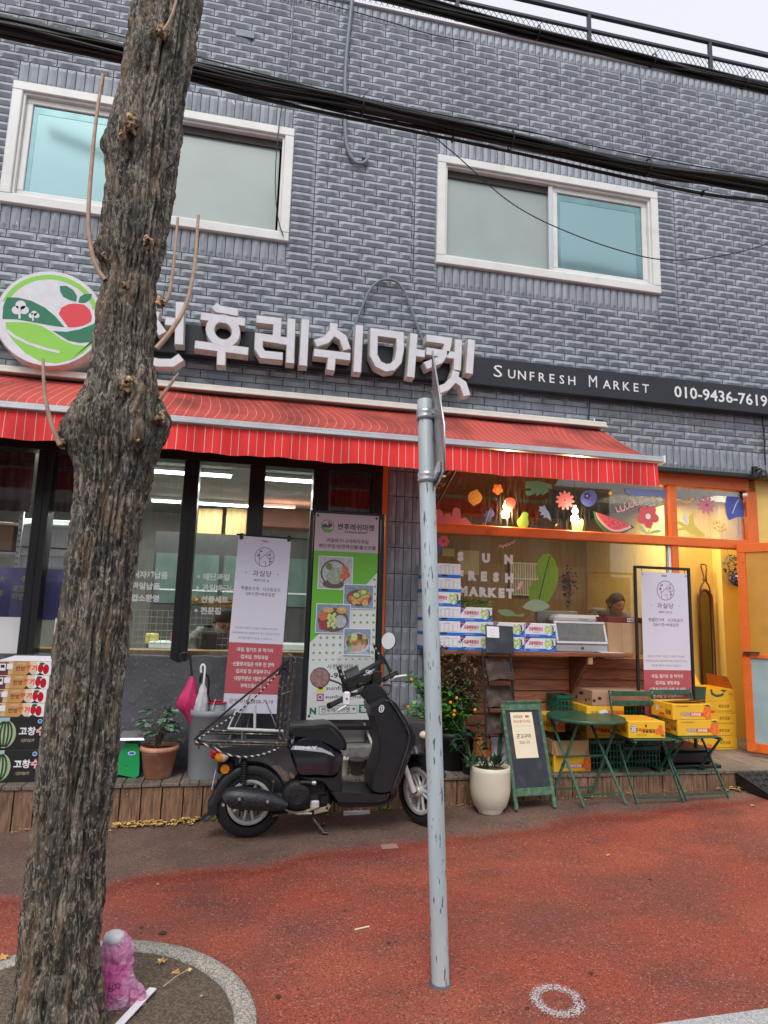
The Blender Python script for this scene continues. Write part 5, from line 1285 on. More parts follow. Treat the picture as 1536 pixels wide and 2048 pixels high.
for sx, (bx, by) in ((-1, (-.14, -.24)), (1, (.14, -.28))):     # hands on the counter work
 nodes = [((bx, by, hl.z - .50), .026), ((bx + .01, by - .06, hl.z - .52), (.034, .018))]; ed = [(0, 1)]
 for k in range(4): nodes += [((bx - .018 + .014 * k, by - .10, hl.z - .525), .0085), ((bx - .018 + .014 * k, by - .135 - .006 * (k in (1, 2)), hl.z - .545), .007)]; i = 2 + 2 * k; ed += [(1, i), (i, i + 1)]
 nodes += [((bx - sx * .04, by - .06, hl.z - .53), .009), ((bx - sx * .045, by - .09, hl.z - .54), .008)]; ed += [(0, 10), (10, 11)]
 skinned('hand', nodes, ed, m_skin, PW, 1)
# person bent over the bench in the left shop
YM = .62; hc = W(446, 1243, YM)
PM = thing('person', 'person in a grey padded jacket and face mask bending down behind the glass', 'person', (hc.x, YM, .23)); h_ = hc.z - .23
m_coat = M('grey padded jacket', (.19, .18, .155), rough=.8, var=.25, scale=8, bump=.6, bscale=14)
bod = [((-.10, .42, h_ - .45), (.16, .15)), ((-.08, .25, h_ - .20), (.18, .15)), ((-.07, .08, h_ - .11), (.19, .12)), ((-.02, .02, h_ - .08), (.08, .07)),
       ((-.24, .04, h_ - .15), .085), ((-.26, -.10, h_ - .30), .07), ((-.06, -.22, h_ - .335), .052), ((.12, .06, h_ - .14), .085), ((.22, -.08, h_ - .28), .07), ((.10, -.2, h_ - .33), .052),
       ((-.16, .45, h_ - .75), .10), ((-.16, .45, .4), .07), ((-.16, .45, .05), .05), ((.0, .45, h_ - .75), .10), ((.0, .45, .4), .07), ((.0, .45, .05), .05)]
skinned('body', bod, [(0, 1), (1, 2), (2, 3), (2, 4), (4, 5), (5, 6), (2, 7), (7, 8), (8, 9), (0, 10), (10, 11), (11, 12), (0, 13), (13, 14), (14, 15)], m_coat, PM)
head(PM, Vector((.0, -.04, h_)), R(25), R(45), R(18), 1.0, mask=True, hairbun=False)
for bx, by in ((-.02, -.26), (.10, -.25)):
 nodes = [((bx, by, h_ - .34), .027), ((bx + .03, by - .03, h_ - .345), (.034, .02))]; ed = [(0, 1)]
 for k in range(4): nodes += [((bx + .06, by - .05 + .014 * k, h_ - .35), .0085), ((bx + .095, by - .05 + .014 * k, h_ - .365), .007)]; i = 2 + 2 * k; ed += [(1, i), (i, i + 1)]
 nodes += [((bx + .03, by - .07, h_ - .35), .009), ((bx + .06, by - .085, h_ - .355), .008)]; ed += [(0, 10), (10, 11)]
 skinned('hand', nodes, ed, m_skin, PM, 1)
# yellow cloth lying beside, and a dark tablet
p = W(452, 1213, .9)
mb = MB().mat(M('straw bundle', (.52, .33, .12), rough=.9, var=.4, scale=30))
for i in range(60):
 a = Vector((p.x - .35 + rnd.uniform(0, .1), .9 + rnd.uniform(-.05, .05), p.z + .06 + rnd.uniform(-.03, .03))); mb.tube(curve_pts([a, a + Vector((.25, 0, -.03 + rnd.uniform(-.02, .02))), a + Vector((.6, 0, rnd.uniform(-.10, .06)))], 3), .006, 4)
tag(mb.build('straw_bundle'), 'bundle of pale straw lying behind the bent person', 'straw')
p = W(421, 1280, .5); tag(MB().mat(m_dark).box((p.x - .07, .40, 1.135), (p.x + .06, .415, 1.27), .004).build('tablet'), 'dark upright tablet on the sill in front of the bent person', 'tablet')
# ================================================================ COUNTER
CZ = 1.2005
m_card = M('white carton', (.72, .72, .76), rough=.55, var=.03); m_bluep = M('blue print', (.01, .16, .58), rough=.5, var=.03); m_vio = M('purple print', (.16, .02, .18), rough=.5); m_redp = M('red print', (.55, .02, .06), rough=.5)
m_grape = M('grape green', (.42, .58, .16), rough=.3, var=.2, scale=30); m_ink = M('ink', (.02, .02, .025), rough=.6); m_greyp = M('grey print', (.25, .25, .27), rough=.6); m_dleaf = M('dark leaf print', (.02, .10, .04), rough=.5)
GW, GH, GD = .286, .121, .34
def grape_front():
 mb = MB(frame((-GW / 2, -GD / 2 - .0008, 0))).mat(m_bluep)
 mb.rect(.002, .0, GW - .002, .026, .0); mb.poly([(.15, .026), (.19, .012), (.235, .012), (.275, .04), (.2842, .06), (.2842, .026)], .0003)
 mb.mat(m_card).disc(.222, .066, .044, .048, .0006); mb.mat(m_dleaf).disc(.228, .07, .040, .040, .0008)
 mb.mat(m_card).disc(.218, .07, .036, .042, .0010)
 mb.mat(m_grape)
 for i in range(22): a = rnd.uniform(0, 6.28); r = .031 * math.sqrt(rnd.random()); mb.disc(.218 + r * math.cos(a), .070 + 1.25 * r * math.sin(a), .0085, None, .0012 + i * .00003, 9)
 mb.mat(m_vio).poly([(.002, GH - .001), (.002, GH - .062), (.052, GH - .001)], .0008)
 mb.mat(m_card).text('샤인', .017, GH - .018, h=.014, z=.0012)
 mb.mat(m_redp).text('모동백화명산', .100, .072, h=.035, w=.132, z=.0008, bold=.03)
 mb.mat(m_dleaf).text('샤인머스켓', .105, .045, h=.010, z=.0008); mb.mat(m_card).text('모동백화명산포도', .085, .014, h=.011, z=.0006); mb.text('2kg', .262, .013, h=.010, z=.0006)
 mb.mat(m_greyp)
 for a, c in (((.255, .098), (.264, .112)), ((.266, .112), (.275, .098)), ((.257, .096), (.273, .096))): mb.stroke([a, c], .0025, .0008)
 return mb
def grape_end():
 mb = MB(frame((-GW / 2, -GD / 2 - .0008, 0))).mat(m_bluep).rect(.002, .0, GW - .002, .026, .0); mb.mat(m_ink).rect(.115, .010, .170, .0265, .0004)
 mb.mat(m_greyp)
 for q in (((.09, .034), (.262, .034)), ((.262, .034), (.262, .098)), ((.262, .098), (.09, .098)), ((.09, .098), (.09, .034))): mb.stroke(q, .0016, .0006)
 mb.mat(m_ink); mb.text('포도 규격표시', .17, .103, h=.007, z=.0008)
 for i in range(4):
  for j in range(4): mb.text(('품종', '등급', '산지', '중량', '생산자')[(i + j) % 5], .112 + j * .036, .086 - i * .014, h=.0075, z=.0008)
 mb.mat(m_redp).disc(.062, .083, .014, .012, .0006)
 return mb
def gbox(kind):
 T = thing('grape_carton', 'x', 'carton', (0, 0, 0), group='grape cartons on the counter')
 mb = MB().mat(m_card).box((-GW / 2, -GD / 2, 0), (GW / 2, GD / 2, GH - .002), .003)
 if kind == 'end': mb.mat(m_bluep).box((-GW / 2 - .0004, -GD / 2 - .0004, 0), (GW / 2 + .0004, GD / 2, .026))
 mb.build('carton_body', T); (grape_front() if kind == 'front' else grape_end()).build('printed_front', T); return T
gA = gbox('front'); gB = gbox('end'); firstA = firstB = True
ords = ['bottom', 'second from the bottom', 'third from the bottom', 'fourth from the bottom', 'fifth from the bottom', 'topmost']
YB = -.335
def putg(proto, used, x, k, lab):
 loc = (x, YB + GD / 2 + rnd.uniform(-.004, .004), CZ + k * (GH + .001)); rz = rnd.uniform(-.012, .012)
 if used: dup(proto, loc, rz, lab)
 else: proto.location = loc; proto.rotation_euler = (0, 0, rz); proto['label'] = lab
uA = uB = False
x1 = 1.645
for k in range(6):
 if k == 3: putg(gA, uA, x1, k, 'grape carton with its grape picture showing, fourth up in the tall stack'); uA = True
 else: putg(gB, uB, x1, k, 'grape carton with printed end outward, %s in the tall stack' % ords[k]); uB = True
xs_ = [W(945, 1290, YB).x, W(1008, 1290, YB).x, W(1075, 1290, YB).x]
xs_ = [x1 + GW + .002, x1 + 2 * GW + .012, x1 + 3 * GW + .02]
names = ['beside the tall stack, partly behind the dark board', 'in the middle pair behind the dark board', 'in the right pair next to the display case']
for c, (x, n_) in enumerate(zip(xs_, (3, 2, 2))):
 for k in range(n_):
  putg(gA, uA, x, k, 'grape carton, %s %s' % (('bottom', 'second', 'topmost')[k] if n_ == 3 else ('lower', 'upper')[k], names[c])); uA = True
# green leafy herbs behind the cartons
mb = MB().mat(M('herb green', (.12, .26, .05), rough=.5, var=.4, scale=30, second=(.45, .50, .20), smix=(.5, .6), sscale=20))
a = W(915, 1196, -.12)
for i in range(200):
 c = Vector((a.x + rnd.uniform(0, .30), -.12 + rnd.uniform(-.08, .08), CZ + 3 * GH + .02 + rnd.uniform(-.05, .05))); d = Vector((rnd.uniform(.4, 1), rnd.uniform(-.3, .3), rnd.uniform(-.4, .4))).normalized() * rnd.uniform(.03, .06); w_ = Vector((0, .3, 1)).cross(d).normalized() * .010
 mb.add([c - d, c + w_, c + d, c - w_], [(0, 1, 2, 3)])
tag(mb.build('leafy_herbs'), 'bunch of green leafy herbs lying on top of the grape cartons', 'herbs')
# display case
xa = W(1113, 1303, -.28).x; xb = W(1216, 1303, -.28).x
T = thing('display_case', 'small glass display case with a slanted steel framed lid on the counter', 'display case', ((xa + xb) / 2, -.05, CZ)); h = (xb - xa) / 2
mb = MB().mat(m_alu); mb.box((-h, -.23, 0), (h, .25, .065), .006); mb.box((-h + .02, .20, .066), (h - .06, .25, .36), .004); mb.build('case_base', T)
mlid = MB(frame((0, -.235, .072), (1, 0, 0), (0, .28, .96))); L_ = .205
mb = mlid; mb.mat(m_alu)
for q in (((-h, 0, -.012), (h, .022, .006)), ((-h, L_ - .022, -.012), (h, L_, .006)), ((-h, .022, -.012), (-h + .022, L_ - .022, .006)), ((h - .022, .022, -.012), (h, L_ - .022, .006))): mb.box(q[0], q[1], .003)
mb.build('lid_frame', T)
MB(frame((0, -.235, .072), (1, 0, 0), (0, .28, .96))).mat(glass_mat('case glass', (.72, .74, .70), 1.3, .12)).box((-h + .02, .02, -.004), (h - .02, L_ - .02, -.001)).build('lid_glass', T)
MB().mat(m_ink).rod((0, -.24, .035), (0, -.225, .035), .010, 12).build('knob', T)
MB().mat(M('dim food', (.22, .09, .05), rough=.7, var=.4, scale=20)).box((-h + .04, -.12, .07), (h - .1, .16, .14), .02).build('goods_inside', T)
p = W(1151, 1238, .05)
T = thing('film_dispenser', 'white curved box with grey lettering on top of the display case', 'box', (p.x, .06, p.z - .045)); mb = MB().mat(m_foam); mb.box((-.245, -.10, .0), (.235, .12, .085), .03); mb.build('box_body', T)
MB(frame((0, -.102, .0))).mat(m_greyp).text('Ansan', .03, .045, h=.025, z=0).build('box_lettering', T)
# boxes on the counter right
xa = W(1219, 1302, -.28).x; xm_ = W(1250, 1302, -.28).x; xb = W(1296, 1302, -.28).x; zt1 = W(1250, 1246, -.28).z
T = thing('brown_carton', 'plain upright brown carton on the counter beside the black banner frame', 'carton', ((xa + xb) / 2, -.1, CZ)); h = (xb - xa) / 2
mb = MB().mat(m_kraft).box((-h, -.16, 0), (h, .16, zt1 - CZ), .004).mat(M('carton pale flap', (.50, .32, .18), rough=.8)).box((-.045, -.1625, .0), (h, -.1602, zt1 - CZ - .003)); mb.build('carton_body', T)  # right part of the front in paler card
MB().mat(m_dark).lathe([(.014, 0), (.014, .003)], (-.02, -.162, .006), n=12, axis='y').build('hand_hole', T)
T = thing('dark_red_carton', 'flat dark red carton with white label lying on the brown carton', 'carton', ((xa + xb) / 2 + .01, -.1, zt1 + .001)); MB().mat(M('dark red card', (.16, .025, .02), rough=.6)).box((-.19, -.15, 0), (.21, .17, .05), .004).build('carton_body', T)
mb = MB(frame((0, -.1515, 0))).mat(m_card).rect(.0, .008, .085, .042, 0); mb.mat(m_ink)
for i in range(9): mb.rect(.006 + i * .008, .014, .010 + i * .008, .036, .0006)
mb.mat(m_redp).text('홍시', -.07, .025, h=.022, z=.0); mb.build('printed_front', T)
p = W(1204, 1250, .1)
T = thing('spotted_carton', 'beige carton with black round holes standing between the display case and the woman', 'carton', (p.x, .22, CZ)); mb = MB().mat(M('beige card', (.52, .38, .22), rough=.8)).box((-.045, -.12, 0), (.045, .12, W(1204, 1227, .1).z - CZ), .004); mb.mat(m_ink)
for i in range(7):
 for j in range(2): mb.lathe([(.010, 0), (.010, .002)], (-.028 + .04 * j + .012 * (i % 2), -.123, .05 + i * .045), n=10, axis='y')
mb.build('carton_body', T)
p = W(1106, 1298, -.3); tag(MB().mat(M('orange card', (.62, .16, .05), rough=.6)).box((2.672, -.25, CZ), (2.70, -.10, CZ + .05), .003).build('orange_carton'), 'tiny orange carton squeezed between the grape cartons and the display case', 'carton')
tag(MB().mat(m_card).box((W(1200, 1303, -.3).x, -.33, CZ), (W(1245, 1303, -.3).x, -.2, CZ + .003)).build('paper_sheet'), 'white sheet of paper lying at the counter edge', 'paper')
# ================================================================ DOORWAY
T = thing('door_leaf', 'open orange framed door leaf with glass coloured as yellow reflection and a pale blue lower panel', 'door', (0, 0, 0))
hx = W(1486, 1300, .02).x; HA = Vector((hx, .03, 0)); HB = Vector((5.50, -.95, 0))
dr = (HB - HA).normalized(); fr_ = frame((HA.x, HA.y, 0), dr, (0, 0, 1)); Ld = (HB - HA).length
mb = MB(fr_).mat(m_orange)
for q in (((0, .27, -.02), (Ld, .36, .02)), ((0, 2.20, -.02), (Ld, 2.29, .02)), ((0, 1.16, -.02), (Ld, 1.20, .02)), ((0, .361, -.02), (.075, 2.199, .02)), ((Ld - .075, .361, -.02), (Ld, 2.199, .02))): mb.box(q[0], q[1], .004)
mb.build('door_frame', T)
MB(fr_).mat(M('glass coloured as yellow reflection', (.55, .27, .02), rough=.25, spec=.8, var=.1)).box((.076, 1.201, -.006), (Ld - .076, 2.199, .006)).build('reflection_pane', T)  # yellow reflection put into the base colour of the pane
MB(fr_).mat(M('pale blue panel', (.34, .47, .50), rough=.4)).box((.0, .361, -.024), (Ld - .076, 1.159, .004)).build('lower_panel', T)
MB(fr_).mat(m_ink).box((.02, 1.205, .02), (.16, 1.222, .05), .003).build('door_handle', T)
p = W(1413, 1260, .90)
T = thing('arched_mirror', 'tall arched mirror in a brown leather frame hung by a strap in the doorway', 'mirror', (p.x, .90, p.z)); a = W(1395, 1180, .90); c = W(1432, 1420, .9); r = (c.x - a.x) / 2; zb_ = -.95; zt2 = a.z - p.z - r
m_leather = M('brown leather', (.10, .035, .018), rough=.5, var=.3)
pts = [(-r, zb_)] + [(-x, z) for x, z in arc(0, zt2, r, r, 0, 180, 14)] + [(r, zb_)]
MB().mat(m_leather).tube([(x, 0, z) for x, z in pts], .017, 8, closed=True).build('mirror_frame', T)
MB(frame((0, .005, 0))).mat(M('mirror', (.22, .22, .22), rough=.02, metal=1, var=.0)).prism(pts, -.004, 0).build('mirror_glass', T)
mb = MB().mat(m_leather); k = zt2 + r
for s in (-1, 1): mb.tube(curve_pts([(s * r * .98, 0, zt2 + r * .25), (s * .05, -.01, k + .05), (s * .012, -.015, k + .12), (s * .035, 0, k + .28), (0, .03, k + .30)], 4), .009, 6)
mb.lathe([(.02, -.02), (.026, 0), (.02, .02)], (0, -.012, k + .12), n=10); mb.build('strap', T)
p = W(1467, 1140, .9)
T = thing('dried_wreath', 'round grey wreath hanging by a string in the doorway', 'wreath', W(1461, 1133, .74)); mb = MB().mat(M('wreath twigs', (.24, .20, .15), rough=.9, var=.5, scale=50, second=(.05, .04, .05)))
for i in range(260):
 a = rnd.uniform(0, 6.28); b_ = rnd.uniform(0, 6.28); rr_ = .085 + .028 * math.cos(b_); c = Vector((rr_ * math.cos(a) * .8, .028 * math.sin(b_) - .02, rr_ * math.sin(a) * 1.15)); s = .018
 d1 = Vector((rnd.uniform(-1, 1), rnd.uniform(-1, 1), rnd.uniform(-1, 1))) * s; d2 = Vector((rnd.uniform(-1, 1), rnd.uniform(-1, 1), rnd.uniform(-1, 1))) * s * .5; mb.add([c - d1, c + d2, c + d1, c - d2], [(0, 1, 2, 3)])
mb.rod((0, .02, .13), (.0, .04, .2), .002, 4); mb.build('twigs', T)
T = thing('blue_pouch', 'dark blue patterned cloth bundle hanging under the wreath', 'bundle', W(1475, 1158, .72)); mb = MB().mat(M('navy cloth', (.03, .03, .09), rough=.9, var=.3, second=(.45, .40, .38), smix=(.55, .6), sscale=25))
mb.lathe([(.0, -.09), (.05, -.07), (.085, -.02), (.08, .03), (.05, .06), (.015, .075)], n=14); mb.build('cloth', T)
tag(MB().mat(m_white).tube([(W(1488, 1010, .02).x - .005, .02, 2.80), (W(1488, 1010, .02).x + .02, -.01, 2.80)], .02, 10).build('junction_cap'), 'small round white cap at the top right corner of the orange frame', 'cap')

# ================================================================ YELLOW CITRUS CARTONS
m_my = M('yellow carton', (.80, .46, .025), rough=.5, var=.06, scale=5); m_mo = M('orange print', (.78, .17, .02), rough=.5, var=.25, scale=30); m_brn = M('brown print', (.16, .04, .01), rough=.6); m_mred = M('carton red', (.68, .07, .02), rough=.5)
m_kin = M('carton inside', (.45, .28, .14), rough=.8)
def citrus(w, d, h, style):
 T = thing('citrus_carton', 'x', 'carton', (0, 0, 0), group='yellow citrus cartons')
 mb = MB().mat(m_my)
 if style == 'open':
  t_ = .004
  mb.box((-w / 2, -d / 2, 0), (w / 2, d / 2, .01)); mb.box((-w / 2, -d / 2, .011), (w / 2, -d / 2 + t_, h)); mb.box((-w / 2, d / 2 - t_, .011), (w / 2, d / 2, h)); mb.box((-w / 2, -d / 2 + t_, .011), (-w / 2 + t_, d / 2 - t_, h)); mb.box((w / 2 - t_, -d / 2 + t_, .011), (w / 2, d / 2 - t_, h))
 else: mb.box((-w / 2, -d / 2, 0), (w / 2, d / 2, h), .004)
 mb.build('carton_body', T)
 F_ = MB(frame((-w / 2, -d / 2 - .0008, 0))); L2 = MB(frame((-w / 2 - .0008, d / 2, 0), (0, -1, 0)))
 if style == 'wide':      # whole mandarin at the right, red bar
  F_.mat(m_mred).rect(w * .45, h * .22, w * .98, h * .47, 0); F_.mat(m_mo).disc(w * .895, h * .48, w * .10, h * .44, .0004)
  F_.mat(m_dleaf).poly([(w * .80, h * .90), (w * .93, h * .99), (w * .99, h * .84)], .0007); F_.mat(m_mo).rect(w * .96, .0, w * .999, h * .8, .0005)
  F_.mat(m_card).text('효돈감귤', w * .60, h * .35, h=h * .19, z=.0009, bold=.05); F_.mat(m_ink).text('아리랑', w * .33, h * .36, h=h * .26, z=.0004, bold=.05); F_.mat(m_card).text('아리랑', w * .33, h * .36, h=h * .23, z=.0010, bold=.01)
  F_.mat(m_ink).text('인터넷농특산물위원회', w * .24, h * .86, h=h * .09, z=.0004); F_.mat(m_card).rect(w * .22, h * .12, w * .44, h * .15, .0004)
 elif style == 'mix':     # oranges cluster right
  F_.mat(m_ink).text('귤', w * .14, h * .58, h=h * .44, z=.0004, bold=.06); F_.mat(m_card).text('귤', w * .14, h * .58, h=h * .40, z=.0009, bold=.02)
  F_.mat(m_mred).text('프레시', w * .31, h * .50, h=h * .22, z=.0004, bold=.04); F_.mat(m_brn).text('효돈밀감', w * .55, h * .44, h=h * .23, z=.0004, bold=.05)
  F_.mat(m_mo).disc(w * .87, h * .62, w * .07, h * .19, .0005).disc(w * .78, h * .40, w * .065, h * .18, .0007).disc(w * .90, h * .34, w * .07, h * .18, .0009)
  F_.mat(m_dleaf).disc(w * .93, h * .16, w * .05, h * .04, .0011); F_.mat(m_brn).text('서귀포시 효돈농협', w * .35, h * .20, h=h * .08, z=.0004).rect(w * .45, h * .66, w * .5, h * .82, .0004)
 elif style == 'slices':  # stack by the door
  F_.mat(m_mo)
  for i in range(16): a = rnd.uniform(0, 1); F_.disc(w * (.03 + .36 * a), h * (.12 + .5 * rnd.random() * (1 - abs(a - .4))), w * .045, h * .12, .0004 + .00004 * i, 10)
  F_.mat(m_mred).disc(w * .2, h * .10, w * .2, h * .10, .0012)
  F_.mat(m_brn).text('효돈감귤', w * .66, h * .60, h=h * .26, z=.0004, bold=.01).rect(w * .42, h * .17, w * .88, h * .20, .0004)
 elif style == 'photo':
  F_.mat(m_mo).rect(w * .45, h * .1, w * .98, h * .7, 0); F_.mat(m_card).disc(w * .45, h * .6, w * .12, h * .15, .0004); F_.mat(m_mo)
  F_.mat(m_brn).text('감귤', w * .2, h * .5, h=h * .3, z=.0004, bold=.02)
 else:
  F_.mat(m_dleaf); F_.stroke([(w * .35, h * .98), (w * .38, h * .6), (w * .50, h * .42), (w * .64, h * .5), (w * .70, h * .62)], h * .2, .0004); F_.poly([(w * .60, h * .95), (w * .80, h * .95), (w * .72, h * .72)], .0006); F_.mat(m_brn).text('효돈', w * .9, h * .6, h=h * .2, z=.0004)
 F_.build('printed_front', T)
 L2.mat(m_mred).rect(d * .38, h * .16, d * .62, h * .32, 0); L2.mat(m_brn).text('감귤', d * .8, h * .45, h=h * .3, z=.0004, bold=.03); L2.mat(m_card).text('귤', d * .3, h * .55, h=h * .32, z=.0004, bold=.05); L2.mat(m_ink).disc(d * .12, h * .75, h * .06, None, .0003).disc(d * .5, h * .68, h * .05, None, .0003); L2.mat(m_brn).rect(d * .3, h * .08, d * .7, h * .11, .0003)
 L2.build('printed_end', T)
 if style == 'wide':
  MB(frame((-w / 2, -d / 2, h + .0008), (1, 0, 0), (0, 1, 0))).mat(m_brn).text('효돈감귤', w * .5, d * .4, h=d * .12, z=0, bold=.02).build('printed_lid', T)
 elif style == 'mix':
  MB(frame((-w / 2, -d / 2, h + .0008), (1, 0, 0), (0, 1, 0))).mat(m_mo).text('귤프레시 효돈밀감', w * .5, d * .3, h=d * .09, z=0, bold=.02).rect(w * .1, d * .55, w * .9, d * .62, 0).build('printed_lid', T)
 return T
def place(T, x0, x1, yb, Y, z=None, rz=0.0, lab=None):
 """front face spans pixel columns x0..x1 at depth Y"""
 a, c = W(x0, yb, Y), W(x1, yb, Y); return a, c
def citrus_px(x0, x1, yb, yt, Y, d, style, lab, rz=0.0, z=None):
 a, c, t_ = W(x0, yb, Y), W(x1, yb, Y), W((x0 + x1) / 2, yt, Y); zb2 = z if z is not None else (a.z + c.z) / 2; w = c.x - a.x; h = t_.z - (a.z + c.z) / 2
 T = citrus(w, d, h, style); T.location = ((a.x + c.x) / 2, Y + d / 2, zb2); T.rotation_euler = (0, 0, rz); T['label'] = lab; return T, w, h, zb2
SEAT = .50
cA = citrus_px(1262, 1333, 1497, 1463, -.74, .34, 'mix', 'closed yellow citrus carton alone on the left folding chair seat', z=SEAT, rz=R(-4))
cB = citrus_px(1357, 1439, 1498, 1466, -.72, .26, 'wide', 'yellow citrus carton with red bar, lower of the two on the right folding chair', z=SEAT)
cC = citrus_px(1347, 1424, 1463, 1431, -.72, .30, 'wide', 'yellow citrus carton with half open lid, upper of the two on the right folding chair', z=SEAT + cB[2] + .001)
x, y, z = cC[0].location; w, h = cC[1], cC[2]
mb = MB().mat(m_my).add([(-w / 2, .0, h + .002), (w / 2, .0, h + .002), (w / 2 - .03, -.14, h + .035), (-w / 2 + .05, -.15, h + .03)], [(0, 1, 2, 3)]); mb.build('lid_flap', cC[0])
# stack by the door
zz_ = DZ
protoS = None; WS = W(1475, 1480, .28).x - W(1403, 1480, .28).x; HS = .118
for k in range(4):
 lab = 'deep yellow citrus carton, %s in the stack beside the door' % ('bottom', 'second', 'third', 'fourth')[k]
 loc = (W(1439, 1480, .28).x + rnd.uniform(-.006, .006), .28 + .2, DZ + k * (HS + .001))
 if protoS is None: protoS = citrus(WS, .4, HS, 'slices'); protoS.location = loc; protoS['label'] = lab
 else: dup(protoS, loc, rnd.uniform(-.02, .02), lab)
T = citrus(WS, .4, HS, 'open'); T.location = (W(1439, 1480, .28).x - .01, .48, DZ + 4 * (HS + .001)); T['label'] = 'open yellow citrus carton with raised flaps, topmost of the stack beside the door'; w = WS
mb = MB().mat(M('red brown flap', (.36, .11, .03), rough=.7)).add([(w / 2, -.19, HS), (w / 2, .19, HS), (w / 2 - .04, .16, HS + .13), (w / 2 - .04, -.16, HS + .12)], [(0, 1, 2, 3)]); mb.build('flap', T)
mb = MB().mat(m_my).add([(-w / 2 + .03, .2, HS), (w / 2 - .08, .2, HS), (w / 2 - .12, .24, HS + .12), (-w / 2 + .06, .24, HS + .11)], [(0, 1, 2, 3)]); mb.build('flap', T)
a = W(1395, 1395, .2); T = thing('dark_green_carton', 'open dark green carton with a white label, left of the yellow stack beside the door', 'carton', (a.x - .0, .30, DZ + .36))
m_dg = M('dark green card', (.03, .06, .035), rough=.6); MB().mat(m_dg).box((-.09, -.1, 0), (.09, .12, .15), .003).build('carton_body', T); MB().mat(m_dg).add([(-.09, -.1, .15), (.09, -.1, .15), (.12, -.08, .26), (-.05, -.08, .27)], [(0, 1, 2, 3)]).build('flap', T); MB().mat(m_card).box((-.06, -.1015, .04), (.0, -.1, .11)).build('label', T)
a = W(1395, 1440, .28); T, w, h, z = citrus_px(1366, 1404, 1432, 1396, .24, .3, 'slices', 'yellow citrus carton turned end on, under the dark green carton', z=DZ + .24)
T, w, h, z = citrus_px(1366, 1404, 1490, 1452, .24, .3, 'slices', 'yellow citrus carton hidden low behind the right folding chair', z=DZ)
T, w, h, z = citrus_px(1366, 1404, 1460, 1426, .24, .3, 'slices', 'yellow citrus carton in the middle of the hidden stack behind the right folding chair', z=DZ + .12)
# stacks under and behind the table
cD = citrus_px(1175, 1247, 1477, 1441, -.36, .36, 'mix', 'yellow citrus carton on the green crate, under the one with the orange photo')
cE = citrus_px(1174, 1249, 1440, 1412, -.36, .36, 'photo', 'yellow citrus carton with an orange photo print, under the large brown carton', z=cD[3] + cD[2] + .001)
zt3 = cE[3] + cE[2] + .001
a, c, t_ = W(1185, 1412, -.36), W(1304, 1412, -.36), W(1240, 1381, -.36)
T = thing('large_brown_carton', 'large flat brown carton with hand holes on top of the yellow cartons behind the table', 'carton', ((a.x + c.x) / 2, -.36 + .19, zt3)); w = c.x - a.x; h = t_.z - a.z
m_kr2 = M('pinkish brown card', (.40, .23, .14), rough=.7, var=.1); MB().mat(m_kr2).box((-w / 2, -.19, 0), (w / 2, .19, h), .005).build('carton_body', T)
mb = MB(frame((-w / 2, -.1908, 0))).mat(m_ink); mb.disc(w * .03, h * .35, .014, None, 0).disc(w * .12, h * .5, .02, .013, 0).disc(w * .45, h * .3, .014, None, 0); mb.mat(m_mred)
for q in (((.35, .75), (.60, .75)), ((.35, .4), (.60, .4)), ((.35, .75), (.35, .4)), ((.60, .75), (.60, .4))): mb.stroke([(w * q[0][0], h * q[0][1]), (w * q[1][0], h * q[1][1])], .003, 0)
mb.text('농산물 우수관리', w * .475, h * .6, h=.02, z=0); mb.text('서귀포 밀감', w * .8, h * .55, h=.022, z=0); mb.build('printed_front', T)
mb = MB(frame((-w / 2 - .0008, .19, 0), (0, -1, 0))).mat(m_ink); mb.disc(.10, h * .35, .016, None, 0).disc(.27, h * .3, .016, None, 0).disc(.19, h * .68, .04, .014, 0).disc(.33, h * .4, .010, None, 0); mb.build('hand_holes', T)
cG = citrus_px(1098, 1131, 1464, 1432, -.34, .3, 'photo', 'yellow citrus carton with an orange photo, leftmost of the pile behind the table')
cI = citrus_px(1108, 1182, 1546, 1511, -.46, .34, 'wide', 'yellow citrus carton standing on the deck below the open brown carton', z=DZ)
a, c = W(1104, 1508, -.46), W(1178, 1508, -.46); z = DZ + cI[2] + .001; w = c.x - a.x
T = thing('open_brown_carton', 'open brown carton with a raised flap on the yellow carton beneath the table', 'carton', ((a.x + c.x) / 2, -.3, z)); h = .12
mb = MB().mat(m_kin); mb.box((-w / 2, -.16, 0), (w / 2, .16, .01)); mb.box((-w / 2, .15, .011), (w / 2, .16, h)); mb.box((-w / 2, -.16, .011), (-w / 2 + .005, .149, h)); mb.box((w / 2 - .005, -.16, .011), (w / 2, .149, h)); mb.box((-w / 2 + .006, -.16, .011), (w / 2 - .006, -.155, h * .8)); mb.build('carton_body', T)
MB().mat(m_kin).add([(-w / 2 + .01, -.16, .11), (w / 2, -.16, .11), (w / 2 - .06, -.20, .0), (-w / 2 + .02, -.2, .0)], [(3, 2, 1, 0)]).build('flap', T)
